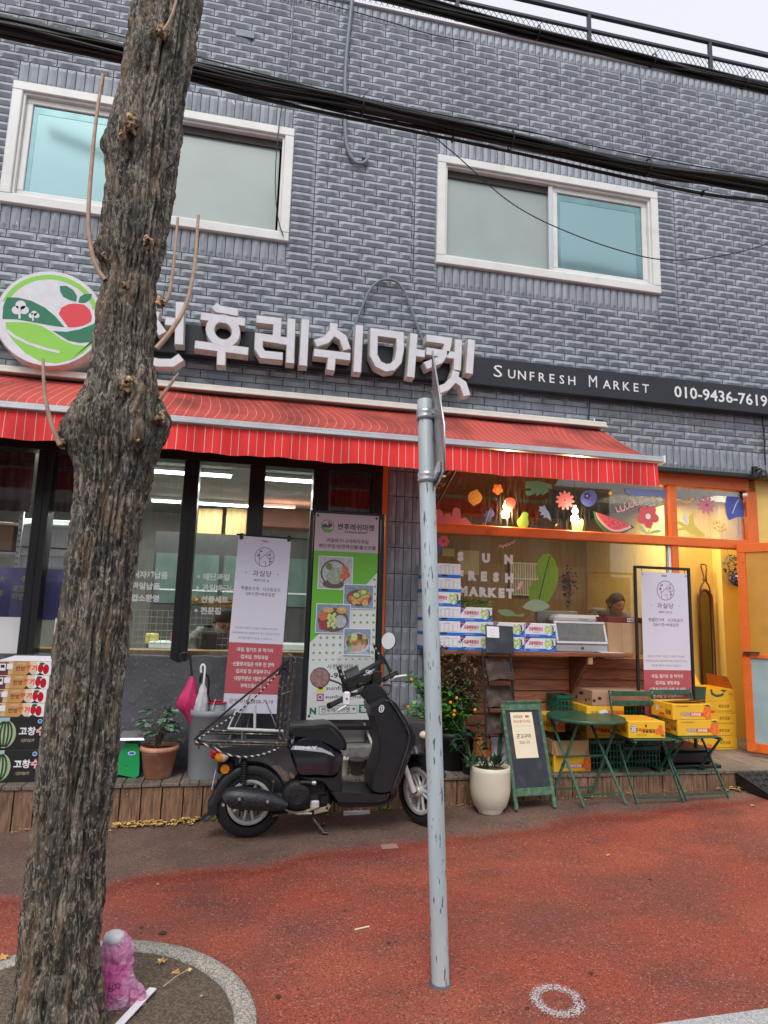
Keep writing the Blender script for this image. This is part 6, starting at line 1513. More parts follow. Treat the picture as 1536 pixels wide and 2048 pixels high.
# crates
m_crate = M('green crate plastic', (.008, .085, .045), rough=.4, var=.15)
def crate(w, d, h):
 T = thing('green_crate', 'x', 'crate', (0, 0, 0), group='green plastic crates'); mb = MB().mat(m_crate); t_ = .008
 mb.box((-w / 2, -d / 2, 0), (w / 2, d / 2, .012)); mb.box((-w / 2 - .006, -d / 2 - .006, h - .03), (w / 2 + .006, -d / 2 + .012, h), .003); mb.box((-w / 2 - .006, d / 2 - .012, h - .03), (w / 2 + .006, d / 2 + .006, h), .003)
 mb.box((-w / 2 - .006, -d / 2 + .0125, h - .03), (-w / 2 + .012, d / 2 - .0125, h), .003); mb.box((w / 2 - .012, -d / 2 + .0125, h - .03), (w / 2 + .006, d / 2 - .0125, h), .003)
 n = int(w / .032)
 for i in range(n + 1):
  x = -w / 2 + .004 + (w - .008) * i / n
  for y in (-d / 2, d / 2 - .006): mb.box((x - .004, y, .0125), (x + .004, y + .006, h - .031))
 n = int(d / .032)
 for i in range(n + 1):
  y = -d / 2 + .01 + (d - .02) * i / n
  for x in (-w / 2, w / 2 - .006): mb.box((x, y - .004, .0125), (x + .006, y + .004, h - .031))
 for z in (.055, .10, .15):
  if z < h - .04:
   mb.box((-w / 2 + .001, -d / 2 + .001, z), (w / 2 - .001, -d / 2 + .005, z + .007)); mb.box((-w / 2 + .001, -d / 2 + .0065, z), (-w / 2 + .005, d / 2 - .001, z + .007)); mb.box((w / 2 - .005, -d / 2 + .0065, z), (w / 2 - .001, d / 2 - .001, z + .007))
 mb.box((-w / 2 + .007, d / 2 - .012, .013), (w / 2 - .007, d / 2 - .008, h - .035)); mb.build('crate_body', T)
 MB().mat(m_ink).box((-.06, -d / 2 - .0015, .04), (.06, -d / 2 - .0002, .075), .0005).build('hand_slot', T); return T
a, c = W(1183, 1545, -.44), W(1252, 1545, -.44); k1 = crate(c.x - a.x, .36, cD[3] - DZ - .002); k1.location = ((a.x + c.x) / 2, -.24, DZ); k1['label'] = 'green plastic crate on the deck carrying the yellow cartons, behind the table legs'
a, c = W(1257, 1545, -.44), W(1328, 1545, -.44); k2 = crate(c.x - a.x, .30, .180); k2.location = ((a.x + c.x) / 2, -.24, DZ); k2['label'] = 'green plastic crate on the deck under the left folding chair'
k3 = dup(k2, ((a.x + c.x) / 2, -.20, DZ + .182), R(0), 'green plastic crate behind the left chair, on top of a lower crate')
k4 = dup(k2, (k2.location.x, -.18, DZ + .364), R(0), 'green plastic crate behind the chair backs, topmost of its stack')
a = W(1130, 1391, -.22); kh = (a.z - DZ) / 3 - .002; k5 = crate(.15, .2, kh); k5.location = (a.x + .0, -.12, a.z - kh); k5['label'] = 'green plastic crate at the left end of the pile, beside the brown carton'
k6 = dup(k5, (a.x + .01, -.12, a.z - 2 * kh - .002), 0, 'green plastic crate under the leftmost crate, behind the table'); k7 = dup(k5, (a.x + .0, -.12, DZ), 0, 'green plastic crate at the foot of the leftmost crates')
a, c = W(1336, 1536, -.40), W(1424, 1536, -.40)
T = thing('black_tray', 'flat black plastic tray box on the deck under the right folding chair', 'tray', ((a.x + c.x) / 2, -.25, DZ)); w = (c.x - a.x); mb = MB().mat(m_black); mb.box((-w / 2 - .03, -.2, 0), (w / 2 + .06, .2, .03), .006); mb.box((-w / 2, -.17, .031), (w / 2, .17, .14), .02); mb.box((-w / 2 - .01, -.18, .141), (w / 2 + .01, .18, .16), .008); mb.build('tray_body', T)

# ================================================================ BANNERS
m_ban = M('banner vinyl', (.62, .60, .70), rough=.35, var=.03, scale=2); m_rose = M('rose print', (.42, .085, .10), rough=.4, var=.04, scale=2); m_mauve = M('mauve print', (.50, .40, .47), rough=.4)
m_brnp = M('maroon print', (.10, .03, .05), rough=.5)
def ban_text(mb, w, h, dark=True):
 """fruit-house banner layout; v measured from the top in units of h, u in units of w"""
 T_ = lambda s, u, v, hh, ww=None, bold=.0, al='c': mb.text(s, u * w, -v * h, h=hh * h, w=None if ww is None else ww * w, z=.001, bold=bold, al=al)
 mb.mat(m_ban).rect(0, -h, w, 0, 0); mb.mat(m_rose).rect(0, -.895 * h, w, -.612 * h, .0006)
 mb.mat(m_brnp); T_('果實堂', .5, .022, .012); mb.ring(w * .52, -.115 * h, w * .178, w * .187, .001, 40)
 g = lambda u, v: (u * w, -v * h)
 for q in ([(.42, .072), (.43, .16)], [(.43, .13), (.53, .10), (.62, .075)], [(.63, .076), (.62, .165)], [(.53, .10), (.62, .128), (.69, .11)], [(.38, .095), (.43, .11)], [(.50, .142), (.55, .142), (.55, .17)]): mb.stroke([g(*p) for p in q], .0035, .001)
 for u, v in ((.45, .082), (.40, .108), (.60, .10), (.64, .14)): mb.disc(*g(u, v), .010, .006, .001, 10, .6)
 T_('과실당', .5, .212, .034, .36); mb.disc(*g(.2, .212), .004, None, .001); mb.disc(*g(.8, .212), .004, None, .001); T_('열매가 있는 삶', .5, .252, .014, .28)
 T_('특별한가격 · 시크릿공구', .5, .302, .022, .74); T_('QR스캔>바로입장', .5, .332, .022, .55)
 mb.mat(m_greyp); T_('QR코드 스캔후 "과실당_이천점" 카카오톡', .48, .528, .013, .78); T_('오픈채팅방으로 입장하시면 항시 과일 및 먹거리', .48, .556, .013, .88); T_('할인행사를 만나보실 수 있습니다', .48, .584, .013, .62)
 mb.mat(m_card)
 for k, (s, ww) in enumerate((('·과일, 밀키트 등 먹거리', .68), ('·컵과일, 컷팅과일', .52), ('·선물용과일은 하루 전 연락', .78), ('·컵과일 및 과일바구니', .64), ('대량주문은 7일전 연락', .64), ('부탁드립니다.', .40))): T_(s, .48, .650 + .040 * k, .024, ww, .012)
 mb.mat(m_brnp); T_('문의 010-2838-7619', .5, .935, .026, .80)
 return mb
# left banner, no side frame, on a wire stand
TL_ = W(478, 1071, -.34); TRt = W(583, 1081, -.34); BL = W(474, 1425, -.34); w = TRt.x - TL_.x; h = TL_.z - BL.z
T = thing('rose_banner', 'white and rose fabric banner on a wire stand behind the scooter rack', 'banner', (TL_.x, -.34, TL_.z))
fr0 = frame((-.002, 0, 0), (w, 0, -.012), (0, 0, 1)); mb = ban_text(MB(fr0), w, h); mb.v = [(x, y + .014 * math.sin(z * 5) * (1 - abs(x / w - .5)), z) for x, y, z in mb.v] if False else mb.v; mb.build('banner_sheet', T)
mb = MB().mat(m_black); mb.rod((-.02, .01, .01), (w + .02, .01, .0), .006, 6); mb.rod((w / 2, .02, 0), (w / 2, .02, -h - .02), .007, 6); mb.build('cross_bar', T)
z0 = DZ - TL_.z
for x, y in ((-.10, -.12), (.10, .10), (w + .12, -.06)):
 MB().mat(m_greyp).rod((w / 2, .02, -h + .25), (x, y, z0), .004, 8).build('leg', T)
for u in (.02, w - .02):
 MB().mat(m_ink).box((u - .015, -.006, -.03), (u + .015, .015, .02), .003).build('clip', T)
# right banner in a black frame
Yb = -.34; A_ = W(1267, 1131, Yb); B_ = W(1379, 1136, Yb); hF = A_.z - (DZ + .02)
T = thing('rose_banner', 'white and rose fabric banner in a tall black frame in front of the doorway', 'banner', (A_.x, Yb, DZ)); wF = B_.x - A_.x
mb = MB().mat(m_black)
for x in (.012, wF - .012): mb.box((x - .012, -.012, .0), (x + .012, .012, A_.z - DZ), .003)
mb.box((.0245, -.012, A_.z - DZ - .024), (wF - .0245, .012, A_.z - DZ), .003); mb.box((.0245, -.012, .12), (wF - .0245, .012, .14), .003); mb.build('banner_frame', T)
a = W(1279, 1143, Yb); c = W(1371, 1143, Yb); w = c.x - a.x; h = W(1320, 1143, Yb).z - W(1320, 1466, Yb).z
ban_text(MB(frame((a.x - A_.x, -.018, a.z - DZ - .0))), w, h).build('banner_sheet', T)
for x in (-.16, .16):
 MB().mat(m_black).box((wF / 2 + x * 1.4 - .012, -.16, .0), (wF / 2 + x * 1.4 + .012, .16, .02), .003).build('foot', T)
for u in (a.x - A_.x + .015, a.x - A_.x + w - .015):
 MB().mat(m_alu).lathe([(.006, -.0225), (.010, -.021), (.010, -.0195)], (u, 0, a.z - DZ - .02), n=12, axis='y').build('eyelet', T); MB().mat(m_black).rod((u, -.02, a.z - DZ - .02), (u + (.0), 0, A_.z - DZ - .012), .003, 5).build('tie', T)
# green banner
Yg = -.28; A_ = W(621, 1020, Yg); B_ = W(770, 1031, Yg); T = thing('green_banner', 'white and green fruit basket banner in a black frame behind the scooter handlebar', 'banner', (A_.x, Yg, DZ)); wF = B_.x - A_.x; HF = A_.z - DZ
mb = MB().mat(m_blackfr)
for x in (.016, wF - .016): mb.box((x - .016, -.012, .0), (x + .016, .02, HF), .003)
mb.box((.0325, -.012, HF - .03), (wF - .0325, .02, HF), .003); mb.box((.0325, -.012, .32), (wF - .0325, .02, .35), .003); mb.build('banner_frame', T)
a = W(631, 1026, Yg); c = W(757, 1033, Yg); d_b = W(614, 1439, Yg); w = c.x - a.x; h = a.z - d_b.z
m_gpr = M('leaf green print', (.13, .42, .04), rough=.4, var=.03, scale=2); m_pale = M('banner pale', (.60, .62, .62), rough=.4, var=.03); m_dotg = M('dot green', (.16, .36, .10), rough=.4); m_pinkw = M('banner top', (.52, .43, .47), rough=.4, var=.04, scale=2); m_dgp = M('search green', (.015, .14, .07), rough=.5)
mb = MB(frame((a.x - A_.x, -.018, a.z - DZ))); U = lambda x, y: ((x - 90) / 600 * w + 0 * y, -(y - 75) / 1900 * h)   # zoomed-crop units (slant removed)
def Ub(x, y): return ((x - (92 - (y - 75) * .036)) / 595 * w, -(y - 75 - (x - 92) * .03) / 1905 * h)
mb.mat(m_pale).rect(0, -h, w, 0, 0); mb.mat(m_pinkw).rect(0, Ub(90, 435)[1], w, 0, .0005)
yg0 = Ub(90, 435)[1]; mb.mat(m_gpr).poly([(0, yg0), (w, yg0), (w, Ub(670, 640)[1]), Ub(560, 755), Ub(340, 960), Ub(130, 1210), (0, Ub(65, 1290)[1])], .0006)
mb.mat(m_dotg)
for y in (1040, 1108): [mb.disc(*Ub(x, y), .011, None, .0010, 12) for x in (450, 510, 570, 630)]
for y, xs in ((1178, (630,)), (1245, (145, 203, 262, 322, 630)), (1312, (86, 140, 200, 260, 320, 625)), (1383, (83, 138, 198, 258, 320, 620)), (1446, (80, 135, 195, 255, 315, 375, 437, 500, 560, 620)), (705, (640,)), (772, (643,)), (840, (642,)), (905, (640,)), (972, (638,))): [mb.disc(*Ub(x, y), .011, .011 if y < 1440 else .006, .0011, 12) for x in xs]
mb.mat(m_ink); cx, cz = Ub(204, 200); mb.ring(cx, cz, .050, .054, .001, 30); mb.mat(m_dgp).poly([(cx - .05, cz + .005), (cx - .02, cz + .02), (cx + .02, cz - .012), (cx - .045, cz - .016)], .0012); mb.mat(m_gpr).poly([(cx - .045, cz - .02), (cx, cz - .02), (cx + .042, cz - .03), (cx + .015, cz - .048), (cx - .02, cz - .047)], .0012)
mb.mat(pm_('dred')).disc(cx + .020, cz + .008, .018, None, .0014); mb.mat(m_dgp).disc(cx + .008, cz + .032, .010, .006, .0014, 10, -.5)
def GT(s, x, y, hh, wid=None, mt=m_ink, bold=.0, al='c'):
 mb.mat(mt); mb.text(s, *Ub(x, y), h=hh / 1905 * h, w=None if wid is None else wid / 595 * w, z=.0014, bold=bold, al=al)
GT('썬후레쉬마켓', 468, 205, 62, 350, bold=.02); GT('SUNFRESH MARKET', 470, 256, 16, 220, bold=.02); GT('과일바구니/이바지과일', 388, 340, 40, 395, bold=.01); GT('예단과일/상견례선물/출산선물', 388, 395, 40, 535, bold=.01)
GT('사전예약문의', 345, 1512, 45, 285); GT('010-9641-7620', 370, 1592, 52, 530, bold=.015); GT('sunfmarket', 195, 1700, 36, 340, al='l'); GT('sunfresh_market', 192, 1780, 36, 430, al='l')
mb.mat(M('yellow icon', (.62, .62, .05), rough=.5)).rect(*Ub(113, 1733), *Ub(180, 1665), .001); mb.mat(m_ink).disc(*Ub(147, 1697), .020, .014, .0014); GT('TALK', 147, 1696, 12, 44, M('yellow icon'), .02)
mb.mat(M('magenta icon', (.32, .03, .20), rough=.5)).rect(*Ub(112, 1815), *Ub(176, 1750), .001); mb.mat(m_card).ring(*Ub(144, 1782), .012, .016, .0014, 20);
for q in (([(124, 1802), (164, 1802)]), ([(164, 1802), (164, 1762)]), ([(164, 1762), (124, 1762)]), ([(124, 1762), (124, 1802)])): mb.stroke([Ub(*p) for p in q], .003, .0014)
GT('N', 80, 1902, 60, 58, m_dgp, .06); mb.mat(m_dgp)
for q in ([(135, 1862), (475, 1862)], [(475, 1862), (475, 1932)], [(475, 1932), (135, 1932)], [(135, 1932), (135, 1862)]): mb.stroke([Ub(*p) for p in q], .004, .001)
GT('썬후레쉬마켓', 282, 1897, 48, 255); mb.mat(m_ink).poly([Ub(432, 1885), Ub(458, 1885), Ub(445, 1912)], .0012); mb.mat(m_dgp).rect(*Ub(490, 1932), *Ub(640, 1862), .001); GT('검색', 560, 1897, 50, 110, m_card, .03)
# fruit basket photographs
cols = [M('photo %d' % i, c, rough=.4, var=.25, scale=40) for i, c in enumerate(((.40, .42, .44), (.12, .08, .06), (.30, .36, .26), (.50, .14, .06), (.14, .22, .05), (.55, .35, .12), (.20, .27, .36), (.30, .04, .06), (.45, .55, .20)))]
PN = [0]
def photo(x0, y0, x1, y1, bgc, items):
 PN[0] += .0002; pn = PN[0]; p, q = Ub(x0, y1), Ub(x1, y0); mb.mat(m_card).rect(p[0] - .006, p[1] - .006, q[0] + .006, q[1] + .006, .0015 + pn * 12); mb.mat(cols[bgc]).rect(*p, *q, .0017 + pn * 12)
 for i, (u, v, r, c, sy) in enumerate(items): mb.mat(cols[c]).disc(p[0] + u * (q[0] - p[0]), q[1] - v * (q[1] - p[1]), r * (q[0] - p[0]), r * sy * (q[0] - p[0]), .0018 + pn * 12 + i * .00006, 16)
R_ = lambda n, c, r: [(rnd.uniform(.2, .8), rnd.uniform(.3, .8), r * rnd.uniform(.7, 1.3), rnd.choice(c), 1) for _ in range(n)]
photo(118, 500, 436, 790, 0, [(.45, .50, .40, 1, 1), (.45, .50, .35, 0, 1), (.45, .85, .33, 1, .4), (.48, .58, .24, 2, 1.1), (.78, .38, .11, 3, 1), (.84, .55, .10, 3, 1), (.72, .6, .09, 3, 1), (.5, .28, .08, 0, 1), (.3, .3, .1, 4, 1)])
photo(352, 762, 630, 972, 6, [(.52, .55, .44, 1, .65)] + R_(18, (3, 5, 5, 7), .09) + [(.45, .45, .15, 4, .8), (.68, .3, .14, 4, .8), (.42, .43, .1, 8, .8), (.66, .3, .1, 8, .8)])
photo(100, 945, 412, 1195, 6, [(.5, .55, .46, 1, .78), (.5, .55, .40, 1, .7), (.2, .42, .14, 3, 1), (.75, .2, .16, 5, .6), (.35, .2, .16, 5, .5), (.72, .6, .19, 0, 1), (.22, .75, .14, 7, 1)] + [(.45 + .09 * math.cos(i * 2.4), .35 + .035 * i, .05, 8, 1) for i in range(14)])
photo(350, 1172, 602, 1398, 6, [(.5, .55, .46, 0, .85), (.5, .52, .42, 1, .75)] + R_(22, (3, 5, 4, 8, 2), .10))
mb.build('banner_sheet', T)
for u, v in ((.02, -.02), (w - .02, -.02), (.02, -h + .03), (w - .02, -h + .03)): MB().mat(m_ink).lathe([(.004, -.022), (.010, -.020), (.010, -.0185)], (a.x - A_.x + u, 0, a.z - DZ + v), n=12, axis='y').build('eyelet', T)
# ================================================================ SCOOTER
SY = -.94
m_matte = M('matte black cowl', (.013, .0145, .018), rough=.36, var=.15, scale=12, bump=.12, bscale=150); m_gloss = M('gloss navy paint', (.006, .007, .014), rough=.12, coat=.8, var=.1, second=(.03, .03, .035), smix=(.62, .7), sscale=30)
m_tail = M('grey cowl', (.040, .042, .046), rough=.42, var=.2, scale=10); m_tyre = M('tyre rubber', (.008, .008, .009), rough=.75, bump=.5, bscale=90); m_rim = M('silver rim', (.58, .58, .58), rough=.35, metal=.3, var=.1)
m_seatm = M('seat vinyl', (.012, .013, .016), rough=.36, bump=.2, bscale=160); m_eng = M('engine cast', (.014, .0135, .013), rough=.6, metal=.3, var=.4, scale=20); m_muf = M('muffler black', (.022, .022, .028), rough=.35, var=.3, scale=50, bump=.3, bscale=90, second=(.006, .006, .007), smix=(.56, .60), sscale=70)
m_amb = M('amber lens', (.80, .26, .01), rough=.2, var=.05); m_clear = M('clear lens', (.62, .52, .44), rough=.15); m_redl = M('red lens', (.45, .01, .02), rough=.2); m_rack = M('worn rack tube', (.07, .065, .06), rough=.4, metal=.5, var=.3, scale=40, second=(.30, .27, .24), smix=(.56, .66), sscale=50)
rw = W(498, 1608, SY); gy = W(492, 1674, SY).z
SCO = thing('scooter', 'black delivery scooter with a rear rack parked on its stand before the banners', 'scooter', (rw.x, SY, gy))
def p6(x, y): return (x / 2.898 + 370, y / 2.898 + 1250)
def pA(x, y): return (x / 6.678 + 410, y / 6.678 + 1440)
def pB(x, y): return (x / 5.908 + 620, y / 5.908 + 1440)
def pH(x, y): return (x / 5.908 + 620, y / 5.908 + 1270)
def WS(cv, x, y, dy=0.0): q = cv(x, y); return W(q[0], q[1], SY + dy)
def cowl(name, cv, pts, half, mt, off=0.0, sm=4, prof=((-1, .88), (-.88, .955), (-.6, .99), (-.2, 1), (.2, 1), (.6, .99), (.88, .955), (1, .88)), **k):
 """rounded body panel: outline on the near face, rounded over to the far face"""
 near = SY + off - half; P = []
 for x, y in pts: q = cv(x, y); v = W(q[0], q[1], near + half * .3); P.append((v.x, v.z))
 P = smooth2(P, sm); cx = sum(p[0] for p in P) / len(P); cz = sum(p[1] for p in P) / len(P); n = len(P); mb = MB().mat(mt); vs = []
 for t_, s_ in prof:
  for p in P:
   # inset by a fixed distance rather than by scale
   dx, dz = p[0] - cx, p[1] - cz; L = math.hypot(dx, dz) + 1e-6; ins = (1 - s_) * min(.14, L * .9); vs.append((p[0] - dx / L * ins, SY + off + t_ * half, p[1] - dz / L * ins))
 m = len(prof); mb.add(vs, [(i * n + (k2 + 1) % n, i * n + k2, (i + 1) * n + k2, (i + 1) * n + (k2 + 1) % n) for i in range(m - 1) for k2 in range(n)], True)
 mb.add(vs[:n], [tuple(range(n))]); mb.add(vs[-n:], [tuple(range(n))[::-1]])
 # make outline orientation consistent
 ar = sum(P[i][0] * P[(i + 1) % n][1] - P[(i + 1) % n][0] * P[i][1] for i in range(n))
 if ar < 0: mb.f = [f[::-1] for f in mb.f]
 return adopt(mb.build(name), SCO)
def sub(parent, o): o.parent = parent; return o
def spart(mb, name, **k): return adopt(mb.build(name, **k), SCO)
def wheel(c, rt_, rr, wd, steer, name):
 Mx = Matrix.Translation(c) @ Matrix.Rotation(steer, 4, 'Z')
 mb = MB(Mx).mat(m_tyre); prof = []
 for k in range(13): a = math.pi * (k / 12) - math.pi / 2; prof.append((rr + (rt_ - rr) * (.12 + .88 * math.cos(a) ** .7), wd / 2 * math.sin(a)))
 mb.lathe(prof, n=64, axis='y', caps=False)
 for k in range(44):
  a = 2 * math.pi * k / 44
  for s in (-1, 1):
   q = [(rt_ * .997, .004), (rt_ * .985, .022), (rt_ * .95, .036)]; mb.mat(m_ink).tube([(r * math.cos(a + s * .02 + i * .05), s * wd / .1 * y, -r * math.sin(a + s * .02 + i * .05)) for i, (r, y) in enumerate(q)], .0022, 4, smooth=False)
 o = spart(mb, 'wheel'); mb = MB(Mx).mat(m_rim); w2 = wd * .36
 mb.lathe([(rr * .86, -w2), (rr * 1.0, -w2 - .004), (rr * 1.03, -w2 + .002), (rr * .96, -w2 + .016), (rr * .88, -.01), (rr * .88, .01), (rr * .96, w2 - .016), (rr * 1.03, w2 - .002), (rr, w2 + .004), (rr * .86, w2)], n=56, axis='y', caps=False)
 for k in range(5):
  a = 2 * math.pi * k / 5 + .3; d = Vector((math.cos(a), 0, -math.sin(a))); u = Vector((math.sin(a), 0, math.cos(a)))
  for s in (-1, 1): mb.tube([d * .025 + u * .012 * s, d * rr * .55 + u * .020 * s, d * rr * .92 + u * .034 * s], [.014, .010, .012], 8)
 mb.lathe([(.032, -.05), (.036, -.045), (.036, .045), (.032, .05)], n=20, axis='y'); mb.mat(m_eng).lathe([(rr * .62, .040), (rr * .62, .046)], n=36, axis='y')
 mb.lathe([(.012, -.075), (.014, -.05)], n=10, axis='y'); sub(o, mb.build('rim')); return o
RR = .232; RC = Vector((rw.x, SY, gy + RR)); wheel(RC, RR, .145, .105, 0, 'rear')
fw_ = W(843, 1576, SY + .02); FC = Vector((fw_.x, SY + .03, gz(fw_.x) + .232)); ST = R(-63); wheel(FC, .232, .160, .085, ST, 'front')
# rear mudguard hugging the tyre
mb = MB().mat(m_matte); vs = []; n = 34
for i in range(n):
 a = R(195 - 190 * i / (n - 1)); r = RR + .012 + (.020 if i < 4 else 0)
 for y, dr_ in ((-.062, -.055), (-.064, -.006), (-.05, .006), (0, .010), (.05, .006), (.064, -.006), (.062, -.055)): vs.append((RC.x + (r + dr_) * math.cos(a), SY + y, RC.z + (r + dr_) * math.sin(a)))
mb.add(vs, [(i * 7 + k, i * 7 + k + 1, (i + 1) * 7 + k + 1, (i + 1) * 7 + k) for i in range(n - 1) for k in range(6)], True); q = vs[0:7]
mb.add([Vector(v) for v in q] + [Vector(v) + Vector((-.05, 0, -.035)) for v in q], [(k, k + 1, 8 + k, 7 + k) for k in range(6)], True)
spart(mb, 'rear_mudguard')
# fender bracket
spart(MB().mat(m_rack).bar(WS(pA, 920, 820, -.09), WS(pA, 900, 950, -.09), .014, .006).tube([WS(pA, 915, 820, -.10), WS(pA, 915, 820, -.085)], .010, 8), 'fender_stay')
# bodywork
cowl('tail_cowl', p6, [(175, 705), (290, 690), (440, 692), (600, 700), (625, 760), (660, 865), (620, 852), (580, 835), (540, 793), (480, 765), (400, 757), (330, 768), (260, 745), (200, 730)], .13, m_tail)
cowl('side_cowl', p6, [(598, 705), (625, 675), (650, 655), (700, 645), (760, 655), (830, 690), (880, 725), (916, 745), (912, 800), (870, 868), (760, 870), (655, 866), (630, 800)], .155, m_gloss)
cowl('under_seat_cowl', p6, [(655, 872), (760, 876), (868, 872), (900, 815), (912, 790), (908, 880), (905, 958), (845, 958), (800, 905), (760, 893), (700, 893)], .135, m_matte)
cowl('seat', p6, [(588, 582), (640, 575), (720, 576), (800, 569), (850, 575), (895, 612), (925, 655), (942, 695), (936, 728), (905, 725), (860, 705), (790, 676), (700, 652), (620, 642), (590, 640), (583, 610)], .135, m_seatm, prof=((-1, .70), (-.9, .86), (-.7, .95), (-.35, 1), (.35, 1), (.7, .95), (.9, .86), (1, .70)))
cowl('leg_shield', p6, [(1068, 465), (1115, 440), (1160, 420), (1205, 470), (1262, 560), (1300, 640), (1296, 700), (1262, 800), (1235, 890), (1200, 955), (1140, 975), (1080, 962), (1075, 915), (1088, 860), (1115, 780), (1122, 700), (1108, 600), (1085, 520)], .16, m_matte)
cowl('front_cover', p6, [(1180, 420), (1222, 452), (1275, 535), (1312, 600), (1330, 650), (1305, 740), (1262, 860), (1225, 940), (1190, 985), (1180, 968), (1222, 900), (1255, 820), (1285, 720), (1298, 655), (1262, 572), (1215, 490)], .175, m_gloss, off=.004)
cowl('floor_board', p6, [(835, 962), (905, 955), (1020, 962), (1140, 972), (1190, 962), (1180, 1000), (1130, 1022), (1000, 1022), (880, 1020), (862, 1000)], .15, m_matte, sm=2)
cowl('under_cover', p6, [(855, 1022), (1000, 1026), (1130, 1026), (1190, 1000), (1215, 950), (1235, 930), (1215, 1000), (1150, 1040), (1000, 1052), (900, 1052)], .11, m_black)
cowl('front_nose', p6, [(1285, 560), (1340, 556), (1400, 565), (1412, 600), (1410, 670), (1360, 690), (1320, 700), (1325, 650), (1308, 600)], .12, m_tail)
cowl('handlebar_cover', p6, [(1012, 385), (1045, 352), (1090, 343), (1130, 346), (1165, 385), (1172, 425), (1130, 448), (1072, 470), (1050, 440), (1020, 412)], .085, m_matte)
mb = MB().mat(m_tail)
c0 = WS(pB, 640, 0) ; mb.tube(curve_pts([WS(p6, 1178, 430, -.178), WS(p6, 1230, 500, -.182), WS(p6, 1300, 640, -.186), WS(p6, 1262, 800, -.184), WS(p6, 1205, 950, -.172)], 6), .005, 6); spart(mb, 'edge_trim')
fr2 = frame((0, SY - .158, 0)); f = PX(SY - .158)
mb = MB(frame((0, SY - .1585, 0))).mat(m_card); q = f(*p6(702, 712)); mb.text('BENLY', q[0], q[1], h=.020, w=.155, z=.0, bold=.06); spart(mb, 'side_lettering')
mb = MB(frame((0, SY - .1575, 0))).mat(M('silver stripe', (.35, .36, .42), rough=.3)); mb.poly([f(*p6(*v)) for v in ((612, 722), (625, 702), (640, 698), (790, 712), (850, 742), (868, 762), (800, 738), (700, 728))], 0); spart(mb, 'side_stripe')
f = PX(SY - .168); mb = MB(frame((0, SY - .168, 0))).mat(m_card).disc(*f(*p6(1139, 485)), .019, .026, .0, 20, -.25).mat(m_ink).disc(*f(*p6(1139, 485)), .012, .020, .001, 16, -.25).mat(m_card).disc(*f(*p6(1140, 480)), .006, None, .002, 12).disc(*f(*p6(1138, 492)), .005, None, .002, 12); spart(mb, 'key_badge')
# muffler, engine, stand
pts = [(232, 1015), (250, 1000), (300, 1000), (380, 1008), (450, 1015), (520, 1030), (570, 1042), (592, 1046)]; rads = [.060, .085, .098, .098, .092, .075, .05, .03]
mb = MB().mat(m_muf).tube([WS(p6, x, y, -.17) for x, y in pts], [r * .72 for r in rads], 20); mb.mat(m_alu)
for x, y in ((315, 1008), (478, 1022), (222, 1042)): mb.lathe([(.010, -.006), (.008, -.012)], tuple(WS(p6, x, y, -.245 if x > 230 else -.2)), n=10, axis='y')
spart(mb, 'muffler')
c = WS(p6, 645, 985, -.14)
mb = MB().mat(m_eng); mb.lathe([(.085, .10), (.092, .03), (.092, -.01), (.080, -.025), (.055, -.028)], tuple(c), n=36, axis='y'); mb.mat(m_ink)
for r in (.018, .030, .042, .052): mb.tube([(c.x + r * math.cos(R(a)), c.y - .030, c.z + r * math.sin(R(a))) for a in range(0, 360, 24)], .003, 5, closed=True)
for k in range(8): a = k * .785; mb.tube([(c.x + .012 * math.cos(a), c.y - .031, c.z + .012 * math.sin(a)), (c.x + .052 * math.cos(a + .7), c.y - .031, c.z + .052 * math.sin(a + .7))], .0025, 4)
spart(mb, 'fan_cover')
mb = MB().mat(m_eng); a = WS(p6, 500, 960, 0); b_ = WS(p6, 780, 1070, 0); mb.box((a.x, SY - .10, b_.z), (b_.x, SY + .12, a.z), .03); mb.box((b_.x - .06, SY - .07, b_.z + .02), (b_.x + .08, SY + .08, a.z + .04), .03)
a = WS(p6, 640, 880, 0); mb.box((a.x, SY - .08, a.z - .12), (a.x + .22, SY + .08, a.z + .02), .02); mb.mat(m_rim); mb.box((a.x + .10, SY - .12, a.z - .18), (a.x + .16, SY - .08, a.z - .13), .008); spart(mb, 'engine')
mb = MB().mat(M('creamy pipe', (.34, .29, .22), rough=.5, metal=.3, var=.4, scale=30)); mb.tube(curve_pts([WS(p6, x, y, -.11) for x, y in ((575, 1062), (610, 1082), (660, 1088), (715, 1075), (775, 1050))], 5), .010, 8); mb.bar(WS(p6, 748, 1082, -.10), WS(p6, 828, 1062, -.10), .012, .030); mb.bar(WS(p6, 820, 1068, -.10), WS(p6, 838, 1040, -.10), .012, .022)
mb.tube([WS(p6, 640, 1095, -.12), WS(p6, 735, 1092, -.12)], .008, 6); spart(mb, 'exhaust_pipe')
mb = MB().mat(m_rack); mb.tube([WS(p6, 505, 1105, -.1), WS(p6, 690, 1085, -.1)], .009, 6)
for s in (-1, 1): mb.tube([Vector((WS(p6, 720, 1060).x, SY + .03 + s * .06, RC.z - .08)), Vector((WS(p6, 800, 1080).x, SY + .03 + s * .09, gz(.7) + .012)), Vector((WS(p6, 825, 1080).x, SY + .03 + s * .10, gz(.7) + .012))], .012, 8)
spart(mb, 'centre_stand')
mb = MB().mat(m_black).rod(WS(p6, 668, 912, -.16), WS(p6, 735, 915, -.16), .014, 10).mat(m_alu).rod(WS(p6, 735, 915, -.16), WS(p6, 758, 916, -.16), .014, 10); spart(mb, 'foot_peg')
